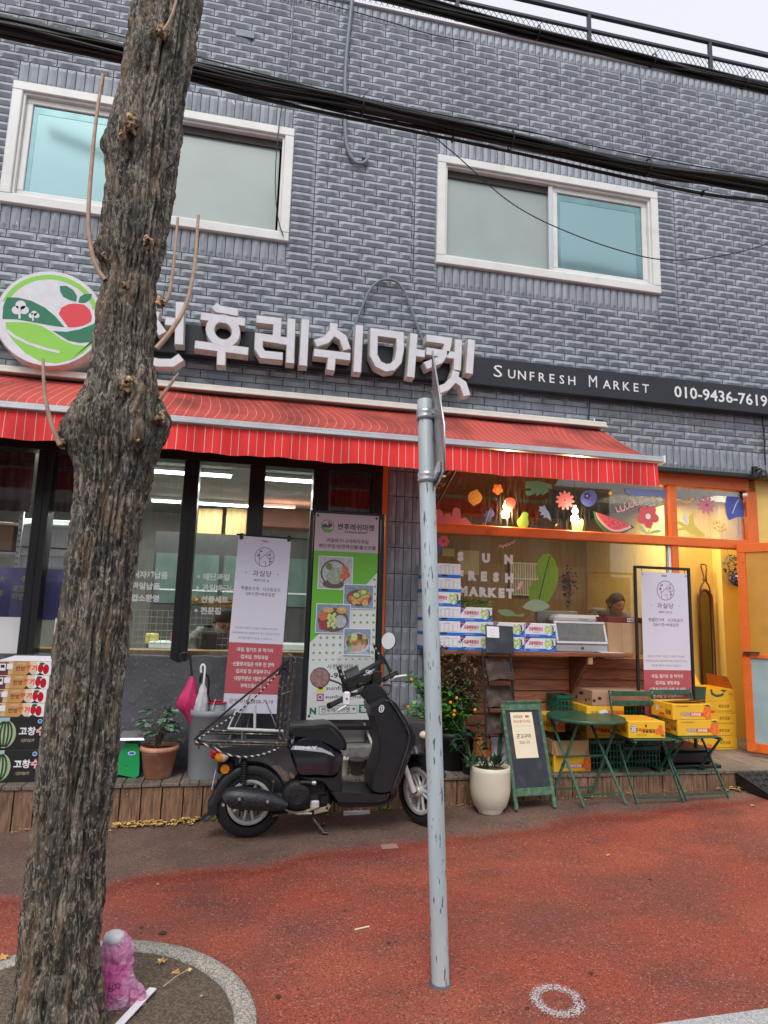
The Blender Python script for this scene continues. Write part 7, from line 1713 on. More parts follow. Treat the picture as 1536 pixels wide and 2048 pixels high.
for s in (-1, 1):
 mb = MB().mat(m_black); a = WS(p6, 345, 765, 0); c = WS(p6, 352, 850, 0); mb.rod((a.x, SY + s * .10, a.z), (c.x, SY + s * .10, RC.z + .02), .012, 8)
 for k in range(9): z = a.z - .015 - k * .016; mb.lathe([(.020, -.004), (.026, 0), (.020, .004)], (a.x, SY + s * .10, z), n=12, caps=False)
 spart(mb, 'rear_shock')
# lights, plate
a = WS(p6, 148, 765, 0); c = WS(p6, 200, 716, 0); mb = MB().mat(m_redl).box((a.x, SY - .07, a.z), (c.x, SY + .07, c.z), .012).mat(m_black).box((c.x - .02, SY - .05, a.z + .0), (c.x + .12, SY + .05, c.z - .01), .01); spart(mb, 'tail_light')
for s in (-1, 1):
 q = WS(p6, 214, 765, -.13 if s < 0 else .13); q.y = SY + s * .13; mb = MB().mat(m_amb).lathe([(.004, -.045), (.022, -.036), (.032, -.010), (.032, .004)], tuple(q), n=18, axis='x').mat(m_clear).lathe([(.032, .0045), (.030, .020), (.016, .036), (.006, .042)], tuple(q), n=18, axis='x'); mb.mat(m_black).rod(q, Vector((q.x + .02, SY + s * .05, q.z)), .010, 8); spart(mb, 'indicator')
 q = WS(p6, 1372, 626, -.1); q.y = SY + s * .17; mb = MB().mat(m_clear).lathe([(.006, -.036), (.022, -.024), (.028, -.002)], tuple(q), n=18, axis='x').mat(m_amb).lathe([(.0285, -.0015), (.024, .018), (.008, .028)], tuple(q), n=18, axis='x'); mb.mat(m_black).tube([q, Vector((q.x - .02, SY + s * .08, q.z - .01))], .014, 8); spart(mb, 'indicator')
q = WS(p6, 232, 836, -.08); mb = MB().mat(m_amb).lathe([(.028, -.004), (.030, .0), (.030, .006)], tuple(q), n=28, axis='y').mat(m_black).box((q.x - .05, SY - .06, q.z - .035), (q.x + .06, SY + .05, q.z + .045), .012).rod((q.x, SY, q.z + .03), (q.x + .06, SY, q.z + .12), .02, 8); spart(mb, 'side_reflector')
a = WS(p6, 180, 828, 0); c = WS(p6, 158, 935, 0); d = (c - a).normalized(); fr3 = frame((c.x, SY + .085, c.z), (0, -1, 0), (a - c)); hh = (a - c).length
mb = MB(fr3).mat(m_card).box((0, 0, -.002), (.17, hh, .002), .0008).mat(m_bluep).text('서울', .085, hh * .72, h=.022, z=.003); mb.mat(m_ink).text('가 4127', .085, hh * .34, h=.040, w=.14, z=.003); spart(mb, 'number_plate')
# fork, fender, steering, headlight
Fd = Vector((math.cos(ST), math.sin(ST), 0)); Sd = Vector((-Fd.y, Fd.x, 0)); top = WS(p6, 1312, 705, 0); top = Vector((top.x - .04, SY, top.z))
for s in (-1, 1):
 a = FC + Sd * s * .07; b_ = top + Sd * s * .075; mid = a + (b_ - a) * .62; spart(MB().mat(m_card).tube([a, mid], [.021, .021], 12).mat(m_rim).tube([mid, b_], [.014, .014], 12).mat(m_black).tube([mid - (b_ - a) * .02, mid + (b_ - a) * .03], .024, 12), 'fork_leg')
mb = MB(Matrix.Translation(FC) @ Matrix.Rotation(ST, 4, 'Z')).mat(m_matte); vs = []; n = 22
for i in range(n):
 a = R(150 - 118 * i / (n - 1)); r = .246
 for y, dr_ in ((-.052, -.04), (-.053, -.004), (-.035, .008), (0, .012), (.035, .008), (.053, -.004), (.052, -.04)): vs.append(((r + dr_) * math.cos(a), y, (r + dr_) * math.sin(a)))
mb.add(vs, [(i * 7 + k, i * 7 + k + 1, (i + 1) * 7 + k + 1, (i + 1) * 7 + k) for i in range(n - 1) for k in range(6)], True); spart(mb, 'front_fender')
hc_ = WS(p6, 1095, 395, 0); hc_.y = SY; spart(MB().mat(m_eng).tube([top, hc_], .03, 12), 'steering_column')
q = WS(p6, 1408, 640, 0); q.y = SY; spart(MB().mat(m_clear).lathe([(.03, .03), (.055, .02), (.06, 0), (.055, -.02)], tuple(q + Vector((.02, 0, .01))), n=24, axis='x').mat(m_black).lathe([(.062, -.06), (.064, .004), (.058, .008)], tuple(q + Vector((.01, 0, .01))), n=24, axis='x', caps=False), 'headlight')
# handlebar turned towards the street
gn = WS(p6, 840, 466, -.26); gf = WS(p6, 1222, 283, .20)
def lerp(a, b, t_): return a + (b - a) * t_
spart(MB().mat(m_black).tube(curve_pts([lerp(gn, gf, .02), lerp(gn, gf, .28), hc_ + Vector((0, 0, .03)), lerp(gn, gf, .76), lerp(gn, gf, .98)], 5), .011, 10), 'handlebar')
for g0, t0, t1 in ((gn, 0, .21), (gf, 0, .21)):
 o_ = gf if g0 is gn else gn; mb = MB().mat(m_black).rod(g0, lerp(g0, o_, t1), .0175, 14); mb.rod(lerp(g0, o_, -.015), lerp(g0, o_, .015), .021, 14)
 for k in range(8): mb.lathe([(.0178, -.001), (.019, 0), (.0178, .001)], tuple(lerp(g0, o_, .03 + .02 * k)), n=10, axis='x', caps=False)
 spart(mb, 'grip')
for pts_, dy in (([(935, 468), (905, 485), (880, 502)], -.27), ([(1190, 318), (1225, 300), (1285, 292)], .17)):
 spart(MB().mat(m_card if dy > 0 else m_rim).tube(curve_pts([WS(p6, x, y, dy) for x, y in pts_], 4), [.009] * 8 + [.006], 8), 'brake_lever')
q = WS(p6, 935, 425, -.20); spart(MB().mat(m_card).box((q.x - .024, q.y - .02, q.z - .045), (q.x + .024, q.y + .02, q.z + .045), .008).mat(m_ink).lathe([(.006, -.003), (.006, .001)], (q.x, q.y - .021, q.z), n=10, axis='y'), 'switch_box')
spart(MB().mat(m_alu).box((WS(p6, 1165, 330, .14).x - .03, SY + .12, WS(p6, 1165, 330, .14).z - .03), (WS(p6, 1165, 330, .14).x + .03, SY + .17, WS(p6, 1165, 330, .14).z + .03), .008), 'switch_box')
def mirror(c, nrm, rx, ry, mt, stem, lab):
 z_ = Vector(nrm).normalized(); x_ = Vector((0, 0, 1)).cross(z_).normalized(); m = frame(c, x_, z_.cross(x_))
 mb = MB(m).mat(m_black).lathe([(rx * .55, -.028), (rx * .92, -.018), (rx * 1.05, -.004), (rx * 1.02, .002)], n=28, caps=True).mat(mt).disc(0, 0, rx * .96, ry * .96, .003, 28)
 mb.M = None; mb.mat(m_black).tube(stem, .006, 8); spart(mb, 'mirror', label=lab)
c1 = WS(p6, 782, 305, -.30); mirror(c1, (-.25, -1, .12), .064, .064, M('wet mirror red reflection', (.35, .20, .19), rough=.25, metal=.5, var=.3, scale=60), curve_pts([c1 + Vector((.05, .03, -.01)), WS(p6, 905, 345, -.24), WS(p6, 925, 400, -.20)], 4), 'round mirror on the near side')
c2 = WS(p6, 1180, 92, .20); mirror(c2, (-.75, -.85, .15), .062, .066, M('bright mirror', (.55, .55, .57), rough=.15, metal=.4), curve_pts([c2 + Vector((.0, .02, -.06)), WS(p6, 1155, 190, .18), WS(p6, 1190, 290, .16)], 4), 'mirror on the far side')
# dashboard frame, phone holder, windscreen stays
mb = MB().mat(m_black); A = lambda x, y, dy: WS(p6, x, y, dy)
mb.bar(A(930, 330, -.10), A(1145, 208, .10), .05, .020); mb.bar(A(890, 240, -.14), A(925, 350, -.12), .022, .022); mb.bar(A(1095, 118, .12), A(1165, 225, .12), .018, .022); mb.bar(A(1150, 190, .12), A(1192, 270, .12), .03, .014)
mb.bar(A(930, 350, -.14), A(1080, 300, .02), .05, .035); mb.bar(A(925, 385, -.14), A(1010, 345, -.05), .045, .03); mb.box(tuple(A(1085, 345, -.02)), tuple(A(1130, 262, .06)), .006); mb.tube([A(1000, 350, -.1), A(1060, 330, 0), A(1120, 320, .08)], .016, 8)
for x, y in ((895, 250), (905, 285), (1105, 135), (1120, 165)): mb.mat(m_alu).lathe([(.008, -.010), (.006, -.014)], tuple(A(x, y, -.15 if x < 1000 else .10)), n=8, axis='y')
spart(mb, 'dash_frame')
q = A(968, 275, -.08); spart(MB(frame((q.x, q.y, q.z), (1, .25, .38), (-.2, .35, 1))).mat(m_black).box((-.055, -.032, -.006), (.055, .032, .006), .003).mat(M('phone glass', (.04, .05, .06), rough=.15)).rect(-.052, -.030, .052, .006, .0065), 'phone_holder')
spart(MB(frame((0, SY - .04, 0))).mat(m_card).text('QM', *PX(SY - .04)(*p6(1066, 272)), h=.028, z=0, bold=.03), 'frame_lettering')
mb = MB().mat(glass_mat('clear screen', (.97, .98, .98), .12, .02)); pts_ = [(900, 140), (985, 120), (1090, 110), (1100, 180), (1120, 250), (930, 330), (885, 240), (878, 180)]
P_ = [A(x, y, -.10 + .22 * (x - 880) / 240) for x, y in pts_]; mb.add(P_ + [p + Vector((.002, .003, 0)) for p in P_], [tuple(range(8)), tuple(range(8, 16))[::-1]]); spart(mb, 'windscreen')
mb = MB().mat(m_black)
for k, pts_ in enumerate(([(1150, 350, .05), (1190, 350, .08), (1180, 400, .06), (1100, 440, .0)], [(1000, 400, -.12), (960, 410, -.12), (940, 440, -.12)], [(1010, 390, -.1), (960, 395, -.14), (950, 370, -.15)])): mb.tube(curve_pts([A(*p) for p in pts_], 5), .005, 6)
spart(mb, 'brake_cables')
# rack
mb = MB().mat(m_rack); yN, yF = -.19, .19
def RP(x, y, s): q = WS(p6, x, y, yN); return Vector((q.x, SY + (yN if s < 0 else yF), q.z))
for s in (-1, 1):
 mb.tube([RP(62, 672, s), RP(62, 690, s), RP(330, 694, s), RP(590, 700, s), RP(590, 690, s)], .009, 8); mb.tube([RP(62, 670, s), RP(590, 686, s)], .009, 8)
 mb.tube(curve_pts([RP(588, 690, s), RP(602, 560, s), RP(618, 400, s), RP(634, 240, s), RP(636, 200, s), RP(622, 188, s)], 4), .010, 8)
 mb.tube([RP(545, 680, s), RP(560, 400, s), RP(585, 205, s)], .007, 8); mb.tube([RP(560, 405, s), RP(612, 385, s)], .007, 6)
for x, y in ((62, 680), (330, 680), (590, 692), (622, 188)): mb.rod(RP(x, y, -1), RP(x, y, 1), .008, 8)
for x in (80, 185, 290, 430): mb.rod(RP(x, 690, -1), RP(x, 718, -1), .006, 6)
spart(mb, 'rear_rack')
mb = MB().mat(M('white rack stay', (.55, .55, .55), rough=.4))
mb.rod(RP(300, 525, 1), RP(240, 662, 1), .006, 8); mb.rod(RP(410, 510, 1), RP(408, 672, 1), .010, 8); mb.rod(RP(240, 662, 1), RP(590, 676, 1), .012, 8); spart(mb, 'rack_stay')
def stripe_cord():
 m = bpy.data.materials.new('striped bungee'); m.use_nodes = True; t = m.node_tree; n = t.nodes; b = n['Principled BSDF']; tc = n.new('ShaderNodeTexCoord'); w = n.new('ShaderNodeTexWave'); w.inputs['Scale'].default_value = 14; w.bands_direction = 'DIAGONAL'
 t.links.new(tc.outputs['Object'], w.inputs[0]); cr = n.new('ShaderNodeValToRGB'); cr.color_ramp.interpolation = 'CONSTANT'; cr.color_ramp.elements[1].position = .72; cr.color_ramp.elements[0].color = (.012, .012, .012, 1); cr.color_ramp.elements[1].color = (.55, .53, .50, 1)
 t.links.new(w.outputs[1], cr.inputs[0]); t.links.new(cr.outputs[0], b.inputs['Base Color']); return m
m_bun = stripe_cord()
for nm, mt, pts_, dy, r in (('bungee_cord', m_black, [(62, 668), (80, 640), (300, 450), (500, 290), (600, 205)], -.20, .008), ('bungee_cord', m_bun, [(62, 672), (160, 605), (320, 495), (480, 345), (590, 215)], -.205, .006), ('bungee_cord', m_bun, [(62, 676), (150, 705), (240, 748), (330, 765), (440, 752), (545, 715)], -.205, .007), ('bungee_cord', m_black, [(575, 205), (565, 240), (590, 250), (598, 290)], -.21, .009), ('bungee_cord', m_black, [(540, 290), (560, 250), (600, 200), (575, 215), (545, 262)], -.21, .009)):
 spart(MB().mat(mt).tube(curve_pts([WS(p6, x, y, dy) for x, y in pts_], 8), r, 6), nm)

# ================================================================ TABLE AND CHAIRS
m_grn = M('green enamel', (.026, .095, .058), rough=.35, var=.2, scale=20, second=(.016, .055, .036), smix=(.55, .65), sscale=30)
tx0, tx1 = W(1098, 1432, -.52), W(1242, 1432, -.52); tcx = (tx0.x + tx1.x) / 2; tr = (tx1.x - tx0.x) / 2 - .01; tz = W(1168, 1432, -.52).z
T = thing('bistro_table', 'round green folding metal table in front of the yellow cartons', 'table', (tcx, -.52, gz(tcx)))
TH = tz - gz(tcx); MB().mat(m_grn).lathe([(0.001, TH - .006), (tr - .02, TH - .004), (tr - .004, TH + .002), (tr, TH), (tr, TH - .022), (tr - .006, TH - .026), (0.001, TH - .010)], n=48, caps=False).build('tabletop', T)
Lx = lambda px, py, Y: (lambda p: Vector((p.x - tcx, p.y + .52, p.z - gz(tcx))))(W(px, py, Y))
fl, fr_t = Lx(1168, 1628, -.80), Lx(1252, 1623, -.78); fl.z = .008; fr_t.z = .014
bl, br = Lx(1101, 1600, -.26), Lx(1181, 1592, -.26); bl = Vector((-.27, .30, .01)); br = Vector((.10, .30, .012)); fl = Vector((W(1168, 1625, -.80).x - tcx, -.28, .008)); fr_t = Vector((W(1252, 1620, -.78).x - tcx, -.26, .014))
bl = Vector((W(1101, 1600, -.60).x - tcx, -.08, .01)); br = Vector((W(1181, 1592, -.56).x - tcx, -.04, .01))
tl, tr_ = Vector((-tr * .8, -.1, TH - .03)), Vector((tr * .75, -.1, TH - .03))
tl_f = Lx(1107, 1440, -.52);
for a, b_ in ((Vector((W(1106, 1440, -.5).x - tcx, .06, TH - .03)), fl), (Vector((W(1184, 1440, -.5).x - tcx, .08, TH - .03)), fr_t), (Vector((W(1152, 1440, -.6).x - tcx, -.12, TH - .03)), bl), (Vector((W(1232, 1440, -.6).x - tcx, -.10, TH - .03)), br)):
 MB().mat(m_grn).bar(a, b_, .020, .011, (0, 1, 0)).build('leg', T)
mb = MB().mat(m_grn); k = .12; mb.bar(fl + (Vector((W(1106, 1440, -.5).x - tcx, .06, TH - .03)) - fl) * k, fr_t + (Vector((W(1184, 1440, -.5).x - tcx, .08, TH - .03)) - fr_t) * k, .012, .012); mb.bar(bl + Vector((.02, 0, .08)), br + Vector((.02, 0, .08)), .012, .012)
a = lerp(fl, Vector((W(1106, 1440, -.5).x - tcx, .06, TH - .03)), .55); c = lerp(fr_t, Vector((W(1184, 1440, -.5).x - tcx, .08, TH - .03)), .55); mb.bar(a, c, .016, .012); mb.build('stretcher', T)
def chair(lab):
 """folding chair, origin on the ground under the seat centre, backrest towards +y"""
 T = thing('folding_chair', lab, 'chair', (0, 0, 0), group='green folding chairs'); w = .19; SH = SEAT - .012
 mb = MB().mat(m_grn)
 for i in range(5): y = -.17 + i * .075; mb.box((-w, y, SH - .012 - .0), (w, y + .062, SH - .002), .003)
 mb.box((-w - .004, -.18, SH - .030), (-w + .012, .21, SH - .0125), .002); mb.box((w - .012, -.18, SH - .030), (w + .004, .21, SH - .0125), .002); mb.build('seat', T)
 for s in (-1, 1):
  MB().mat(m_grn).bar((s * (w + .012), .198, .83), (s * (w + .012), .10, SH - .02), .018, .010, (1, 0, 0)).bar((s * (w + .012), .10, SH - .02), (s * (w + .012), -.20, .01), .018, .010, (1, 0, 0)).build('leg', T)
  MB().mat(m_grn).bar((s * (w - .016), -.17, SH - .02), (s * (w - .016), .24, .01), .018, .010, (1, 0, 0)).build('leg', T)
 mb = MB().mat(m_grn); mb.bar((-w - .01, -.185, .045), (w + .01, -.185, .045), .012, .012); mb.bar((-w + .01, .22, .045), (w - .01, .22, .045), .012, .012); mb.bar((-w - .01, -.10, .20), (w + .01, -.10, .20), .012, .012); mb.build('stretcher', T)
 for z, y in ((.805, .190), (.728, .172)): MB().mat(m_grn).box((-w - .02, y - .006, z - .022), (w + .02, y + .004, z + .022), .004).mat(m_alu).lathe([(.005, -.008), (.004, -.0095)], (-w - .006, y, z + .008), n=8, axis='y').lathe([(.005, -.008), (.004, -.0095)], (w + .006, y, z + .008), n=8, axis='y').build('back_slat', T)
 return T
c1x = (W(1262, 1502, -.72).x + W(1348, 1502, -.72).x) / 2; c2x = (W(1352, 1503, -.68).x + W(1430, 1503, -.68).x) / 2
ch = chair('green slatted folding chair holding one yellow carton, nearer the table'); ch.location = (c1x, -.61, gz(c1x) - .0); ch.rotation_euler = (0, 0, R(-2))
ch2 = dup(ch, (c2x, -.59, gz(c2x)), R(3), 'green slatted folding chair holding two stacked yellow cartons, farther right')
for T_, cx_, ch_ in ((cA[0], c1x, ch), (cB[0], c2x, ch2), (cC[0], c2x, ch2)):
 T_.location.z += ch_.location.z + SEAT - .014 - SEAT + .003

# ================================================================ CHALKBOARD
m_bgreen = M('chalkboard green frame', (.055, .125, .072), rough=.75, var=.3, scale=30, second=(.10, .18, .115), smix=(.55, .65), sscale=25); m_slate = M('chalkboard slate', (.022, .026, .038), rough=.7, var=.25, scale=10, second=(.045, .05, .065), smix=(.5, .65), sscale=8); m_paper = M('cream paper', (.74, .66, .48), rough=.8, var=.04)
b0_ = W(1034, 1610, -.84); b1_ = W(1117, 1603, -.80); t0_ = W(1013, 1418, -.62); t1_ = W(1094, 1415, -.58)
T = thing('chalkboard', 'green framed folding chalkboard with a taped cream paper notice, beside the cream pot', 'chalkboard', (b0_.x, -.84, gz(b0_.x)))
O = Vector((W(1034, 1610, -.84).x, -.79, gz(2.3) + .012)); X_ = Vector((b1_.x - b0_.x, .03, 0)); w = X_.length; hh = .78; lean = Vector((-.09, .24, .76))
fr4 = frame(O - T.location, X_, lean); mb = MB(fr4).mat(m_bgreen)
for q in (((0, 0, 0), (.03, hh, .018)), ((w - .03, 0, 0), (w, hh, .018)), ((.0302, hh - .05, 0), (w - .0302, hh, .018)), ((.0302, .09, 0), (w - .0302, .15, .018))): mb.box(q[0], q[1], .004)
mb.build('board_frame', T); MB(fr4).mat(m_slate).box((.03, .15, .004), (w - .03, hh - .05, .010)).build('slate_panel', T)
fr5 = frame(O + Vector((0, .42, 0)) - T.location, X_, Vector((-.09, -.16, .77))); mb = MB(fr5).mat(m_bgreen)
for q in (((0, 0, -.018), (.03, hh, 0)), ((w - .03, 0, -.018), (w, hh, 0)), ((.0302, hh - .05, -.018), (w - .0302, hh, 0))): mb.box(q[0], q[1], .004)
mb.build('rear_leg_frame', T)
pw0, pw1, ph0, ph1 = w * .20, w * .72, hh * .47, hh * .92; mb = MB(fr4).mat(m_paper).rect(pw0, ph0, pw1 + .01, ph1, .0125); pcx = (pw0 + pw1) / 2
m_mk = M('marker pen', (.05, .035, .03), rough=.7); m_mkr = M('red marker', (.45, .08, .06), rough=.7)
mb.mat(m_mk).text('새콤달콤', pcx - .03, ph1 - .035, h=.022, z=.0135).text('군고구마', pcx, ph0 + .165, h=.036, w=.13, z=.0135, bold=.01).text('있습니다', pcx, ph0 + .118, h=.024, z=.0135); mb.mat(m_mkr).text('맛있는딸기드려요', pcx, ph1 - .072, h=.024, w=.15, z=.0135, bold=.01)
for x in (pcx + .045, pcx + .062): mb.disc(x, ph1 - .034, .009, .011, .0135, 10)
mb.mat(m_greyp).rect(pw0 + .02, ph1 - .108, pw1 - .01, ph1 - .1065, .0135); mb.build('paper_notice', T)

# ================================================================ PLANTS
m_leafg = M('glossy leaf', (.06, .24, .03), rough=.3, var=.45, scale=25, second=(.16, .44, .06), smix=(.5, .62), sscale=14); m_leafk = M('dark leaf', (.020, .06, .028), rough=.4, var=.4, scale=25); m_leafr = M('bronze leaf', (.085, .060, .035), rough=.6, var=.45, scale=25, second=(.12, .14, .06), smix=(.5, .62), sscale=12); m_leafs = M('silvery leaf', (.10, .20, .12), rough=.45, var=.35, scale=40, second=(.34, .42, .34), smix=(.56, .62), sscale=60)
m_stem = M('stem', (.10, .075, .04), rough=.8); m_gstem = M('green stem', (.10, .17, .06), rough=.7)
def leaf(mb, base, d, L, w, droop=.3, up=None):
 d = Vector(d).normalized(); s_ = d.cross(Vector(up) if up else Vector((rnd.uniform(-.4, .4), rnd.uniform(-.4, .4), 1))); s_ = s_.normalized() if s_.length > 1e-4 else Vector((1, 0, 0)); n_ = s_.cross(d)
 P = []
 for t_, k in ((0, .06), (.25, .75), (.5, 1), (.75, .72), (1, .03)): c = Vector(base) + d * L * t_ - Vector((0, 0, 1)) * droop * L * t_ * t_; P += [c - s_ * w * k / 2 + n_ * w * .12 * k, c, c + s_ * w * k / 2 + n_ * w * .12 * k]
 f = []
 for i in range(4): a = i * 3; f += [(a, a + 1, a + 4, a + 3), (a + 1, a + 2, a + 5, a + 4)]
 mb.add(P, f, True)
def bush(T, tips, root, mleaf, L, w, per, mst=m_stem, droop=.3, sr=.004, spread=.06, name='foliage', start=.35):
 st = MB().mat(mst); fo = MB().mat(mleaf)
 for tip in tips:
  mid = (Vector(root) + Vector(tip)) / 2 + Vector((rnd.uniform(-.04, .04), rnd.uniform(-.04, .04), rnd.uniform(.0, .05))); c = curve_pts([root, mid, tip], 8); st.tube(c, [sr * (1.2 - .8 * i / len(c)) for i in range(len(c))], 5)
  for i in range(per):
   t_ = start + (1 - start) * i / per; p = c[min(len(c) - 1, int(t_ * (len(c) - 1)))]; a = rnd.uniform(0, 6.28); dv = (Vector(tip) - Vector(root)).normalized() * .6 + Vector((math.cos(a), math.sin(a), rnd.uniform(-.2, .6)))
   leaf(fo, p + Vector((rnd.uniform(-1, 1), rnd.uniform(-1, 1), rnd.uniform(-1, 1))) * spread * .3, dv, L * rnd.uniform(.6, 1.2), w * rnd.uniform(.7, 1.2), droop)
 st.build('stems', T); return fo.build(name, T)
def pot(T, r0, r1, h, mt, rim=True, soil=True, name='pot'):
 pr = [(r0 * .9, 0), (r0, .004), (r1 * .97, h * .84)] + ([(r1 * 1.06, h * .85), (r1 * 1.08, h * .92), (r1 * 1.06, h), (r1 * .96, h), (r1 * .95, h * .86)] if rim else [(r1, h), (r1 * .93, h), (r1 * .92, h * .85)]); mb = MB().mat(mt).lathe(pr, n=36, caps=False); mb.add([(r0 * .9 * math.cos(R(a)), r0 * .9 * math.sin(R(a)), 0) for a in range(0, 360, 15)], [tuple(range(24))[::-1]]); mb.build(name, T)
 if soil: MB().mat(m_soil).lathe([(.001, h * .90), (r1 * .95, h * .88)], n=24, caps=False).build('soil', T)
m_terra = M('terracotta', (.50, .22, .13), rough=.8, var=.12, scale=8, second=(.55, .36, .28), smix=(.55, .68), sscale=10); m_gpot = M('dark clay pot', (.10, .085, .078), rough=.85, var=.2, scale=14); m_bpot = M('black pot', (.016, .016, .018), rough=.55, var=.2); m_cpot = M('speckled cream pot', (.62, .57, .46), rough=.4, var=.05, second=(.35, .30, .2), smix=(.68, .72), sscale=60)
# terracotta pot with round silvery leaves
a, c = W(282, 1553, -.34), W(348, 1553, -.34); T = thing('potted_plant', 'terracotta pot with round silvery green leaves on the deck, right of the tree', 'plant', ((a.x + c.x) / 2, -.34, DZ)); hp = W(315, 1490, -.34).z - DZ
pot(T, (c.x - a.x) / 2 * .82, (c.x - a.x) / 2 * 1.12, hp, m_terra); st = MB().mat(m_stem); fo = MB().mat(m_leafs)
for i in range(72):
 a_ = rnd.uniform(0, 6.28); r = rnd.uniform(.02, .12); z = hp + rnd.uniform(.08, .27); b_ = Vector((r * math.cos(a_) - .02, r * math.sin(a_), z)); leaf(fo, b_, (math.cos(a_), math.sin(a_), .1), rnd.uniform(.06, .095), rnd.uniform(.045, .065), .25)
 if i % 4 == 0: st.tube(curve_pts([(0, 0, hp - .01), (b_.x * .4, b_.y * .4, (hp + z) / 2), b_], 4), .004, 5)
for i in range(12): b_ = Vector((.08 + rnd.uniform(-.03, .07), rnd.uniform(-.05, .05), hp + rnd.uniform(.02, .14))); leaf(fo, b_, (rnd.uniform(.2, 1), rnd.uniform(-.5, .5), .3), .05, .018, .8)
st.rod((-.03, 0, hp - .02), (-.02, 0, hp + .10), .012, 8); st.build('stems', T); fo.build('foliage', T)
# kumquat tree in a black pot
a, c = W(880, 1535, -.30), W(945, 1535, -.30); T = thing('kumquat_tree', 'kumquat bush with small orange fruit in a big black pot, behind the pole', 'plant', ((a.x + c.x) / 2 - .02, -.24, DZ)); tl_ = T.location
pot(T, .13, .16, .30, m_bpot); tips = [Vector(W(x, y, -.30 + d)) - Vector(tl_) for x, y, d in ((812, 1345, -.05), (835, 1362, -.1), (860, 1330, .0), (822, 1412, -.1), (815, 1425, 0), (845, 1400, -.15), (900, 1380, -.1), (915, 1370, 0), (935, 1395, -.1), (950, 1410, .0), (890, 1420, -.15), (870, 1390, .05), (905, 1440, -.1), (925, 1430, -.15), (838, 1440, -.1), (880, 1360, 0), (960, 1385, .05), (855, 1372, -.12), (930, 1360, -.02))]
bush(T, tips, (0, 0, .27), m_leafg, .080, .034, 46, m_gstem, .35, .006, .12, start=.40)
mb = MB().mat(M('kumquat skin', (.80, .26, .02), rough=.35))
for x, y in ((823, 1359), (913, 1396), (909, 1422), (908, 1430), (816, 1414), (950, 1420), (901, 1405)): c_ = Vector(W(x, y, -.46)) - Vector(tl_); mb.lathe([(.002, -.014), (.011, -.009), (.014, 0), (.011, .009), (.002, .014)], tuple(c_), n=12)
mb.build('fruit', T)
# nandina with bronze leaves
T = thing('nandina', 'tall nandina with drooping bronze leaves in front of the grape cartons', 'plant', (W(915, 1500, -.16).x, -.14, DZ)); tl_ = T.location; pot(T, .12, .15, .26, m_bpot)
tips = [Vector(W(x, y, -.40)) - Vector(tl_) for x, y in ((870, 1305), (885, 1290), (905, 1310), (925, 1285), (942, 1300), (885, 1330), (912, 1335), (940, 1330), (955, 1345), (930, 1360), (900, 1360), (875, 1275), (960, 1320), (948, 1375), (920, 1320), (890, 1350))]
bush(T, tips, (0, 0, .24), m_leafr, .078, .020, 46, m_stem, .7, .004, .16, start=.42)
# long leaved plant between the pots
T = thing('rubber_plant', 'dark green broad leaved plant leaning over the cream pot', 'plant', (W(945, 1500, -.46).x, -.44, DZ)); tl_ = T.location; pot(T, .07, .085, .12, m_bpot)
bush(T, [Vector(W(x, y, -.52)) - Vector(tl_) for x, y in ((922, 1400), (960, 1440), (920, 1470), (935, 1450), (905, 1440), (965, 1462), (900, 1480))], (0, 0, .1), m_leafk, .11, .042, 8, m_gstem, .5, .005, .05)
# cream pot with spiky leaves
a, c = W(942, 1535, -.74), W(1018, 1535, -.74); r = (c.x - a.x) / 2; cpx = (a.x + c.x) / 2; T = thing('cream_planter', 'large rounded cream planter with small spiky green plants on the pavement', 'planter', (cpx, -.74, gz(cpx))); hp = W(980, 1531, -.74).z - gz(cpx)
MB().mat(m_cpot).lathe([(r * .55, 0), (r * .62, .012), (r * .60, .02), (r * .80, .05), (r * .95, .12), (r, hp * .5), (r * .99, hp * .9), (r * .985, hp), (r * .92, hp), (r * .90, hp * .9)], n=48, caps=False).build('planter_pot', T); MB().mat(m_soil).lathe([(.001, hp - .02), (r * .91, hp - .03)], n=24, caps=False).build('soil', T)
fo = MB().mat(m_leafk);
for cx_, cy_, n_, L in ((.05, 0, 60, .12), (-.06, -.03, 34, .09), (-.12, .05, 20, .14)):
 for i in range(n_): a_ = rnd.uniform(0, 6.28); leaf(fo, (cx_ + rnd.uniform(-.03, .03), cy_ + rnd.uniform(-.03, .03), hp - .02 + rnd.uniform(0, .06)), (math.cos(a_) * .6, math.sin(a_) * .6, rnd.uniform(.5, 1.3)), L * rnd.uniform(.6, 1.1), .014, .25)
for i in range(8): a_ = rnd.uniform(0, 6.28); leaf(fo, (-.15, 0, hp), (math.cos(a_), math.sin(a_), .7), .14, .035, .5)
fo.build('foliage', T); st = MB().mat(m_gstem).rod((0, .03, hp - .02), (-.12, -.05, hp + .18), .008, 6); st.build('stems', T)
# small empty pots behind the scooter
def smallpot(x0, x1, yb, yt, Y, mt, lab, g='empty clay pots'):
 a, c, t_ = W(x0, yb, Y), W(x1, yb, Y), W(x0, yt, Y); T = thing('clay_pot', lab, 'pot', ((a.x + c.x) / 2, Y, DZ)); r = (c.x - a.x) / 2; pot(T, r * .65, r * .95, t_.z - a.z, mt); mb = MB().mat(m_stem)
 for k in range(3): mb.tube([(rnd.uniform(-.02, .02), 0, .09), (rnd.uniform(-.03, .03), 0, t_.z - a.z + .02)], .002, 4)
 mb.build('dead_stems', T); return T
smallpot(698, 729, 1546, 1513, -.40, m_gpot, 'small dark clay pot with a white tag, behind the scooter floorboard'); smallpot(729, 757, 1546, 1512, -.40, m_gpot, 'small dark clay pot partly hidden by the scooter leg shield'); smallpot(680, 697, 1548, 1513, -.40, m_cpot, 'narrow cream pot peeping out behind the scooter seat')
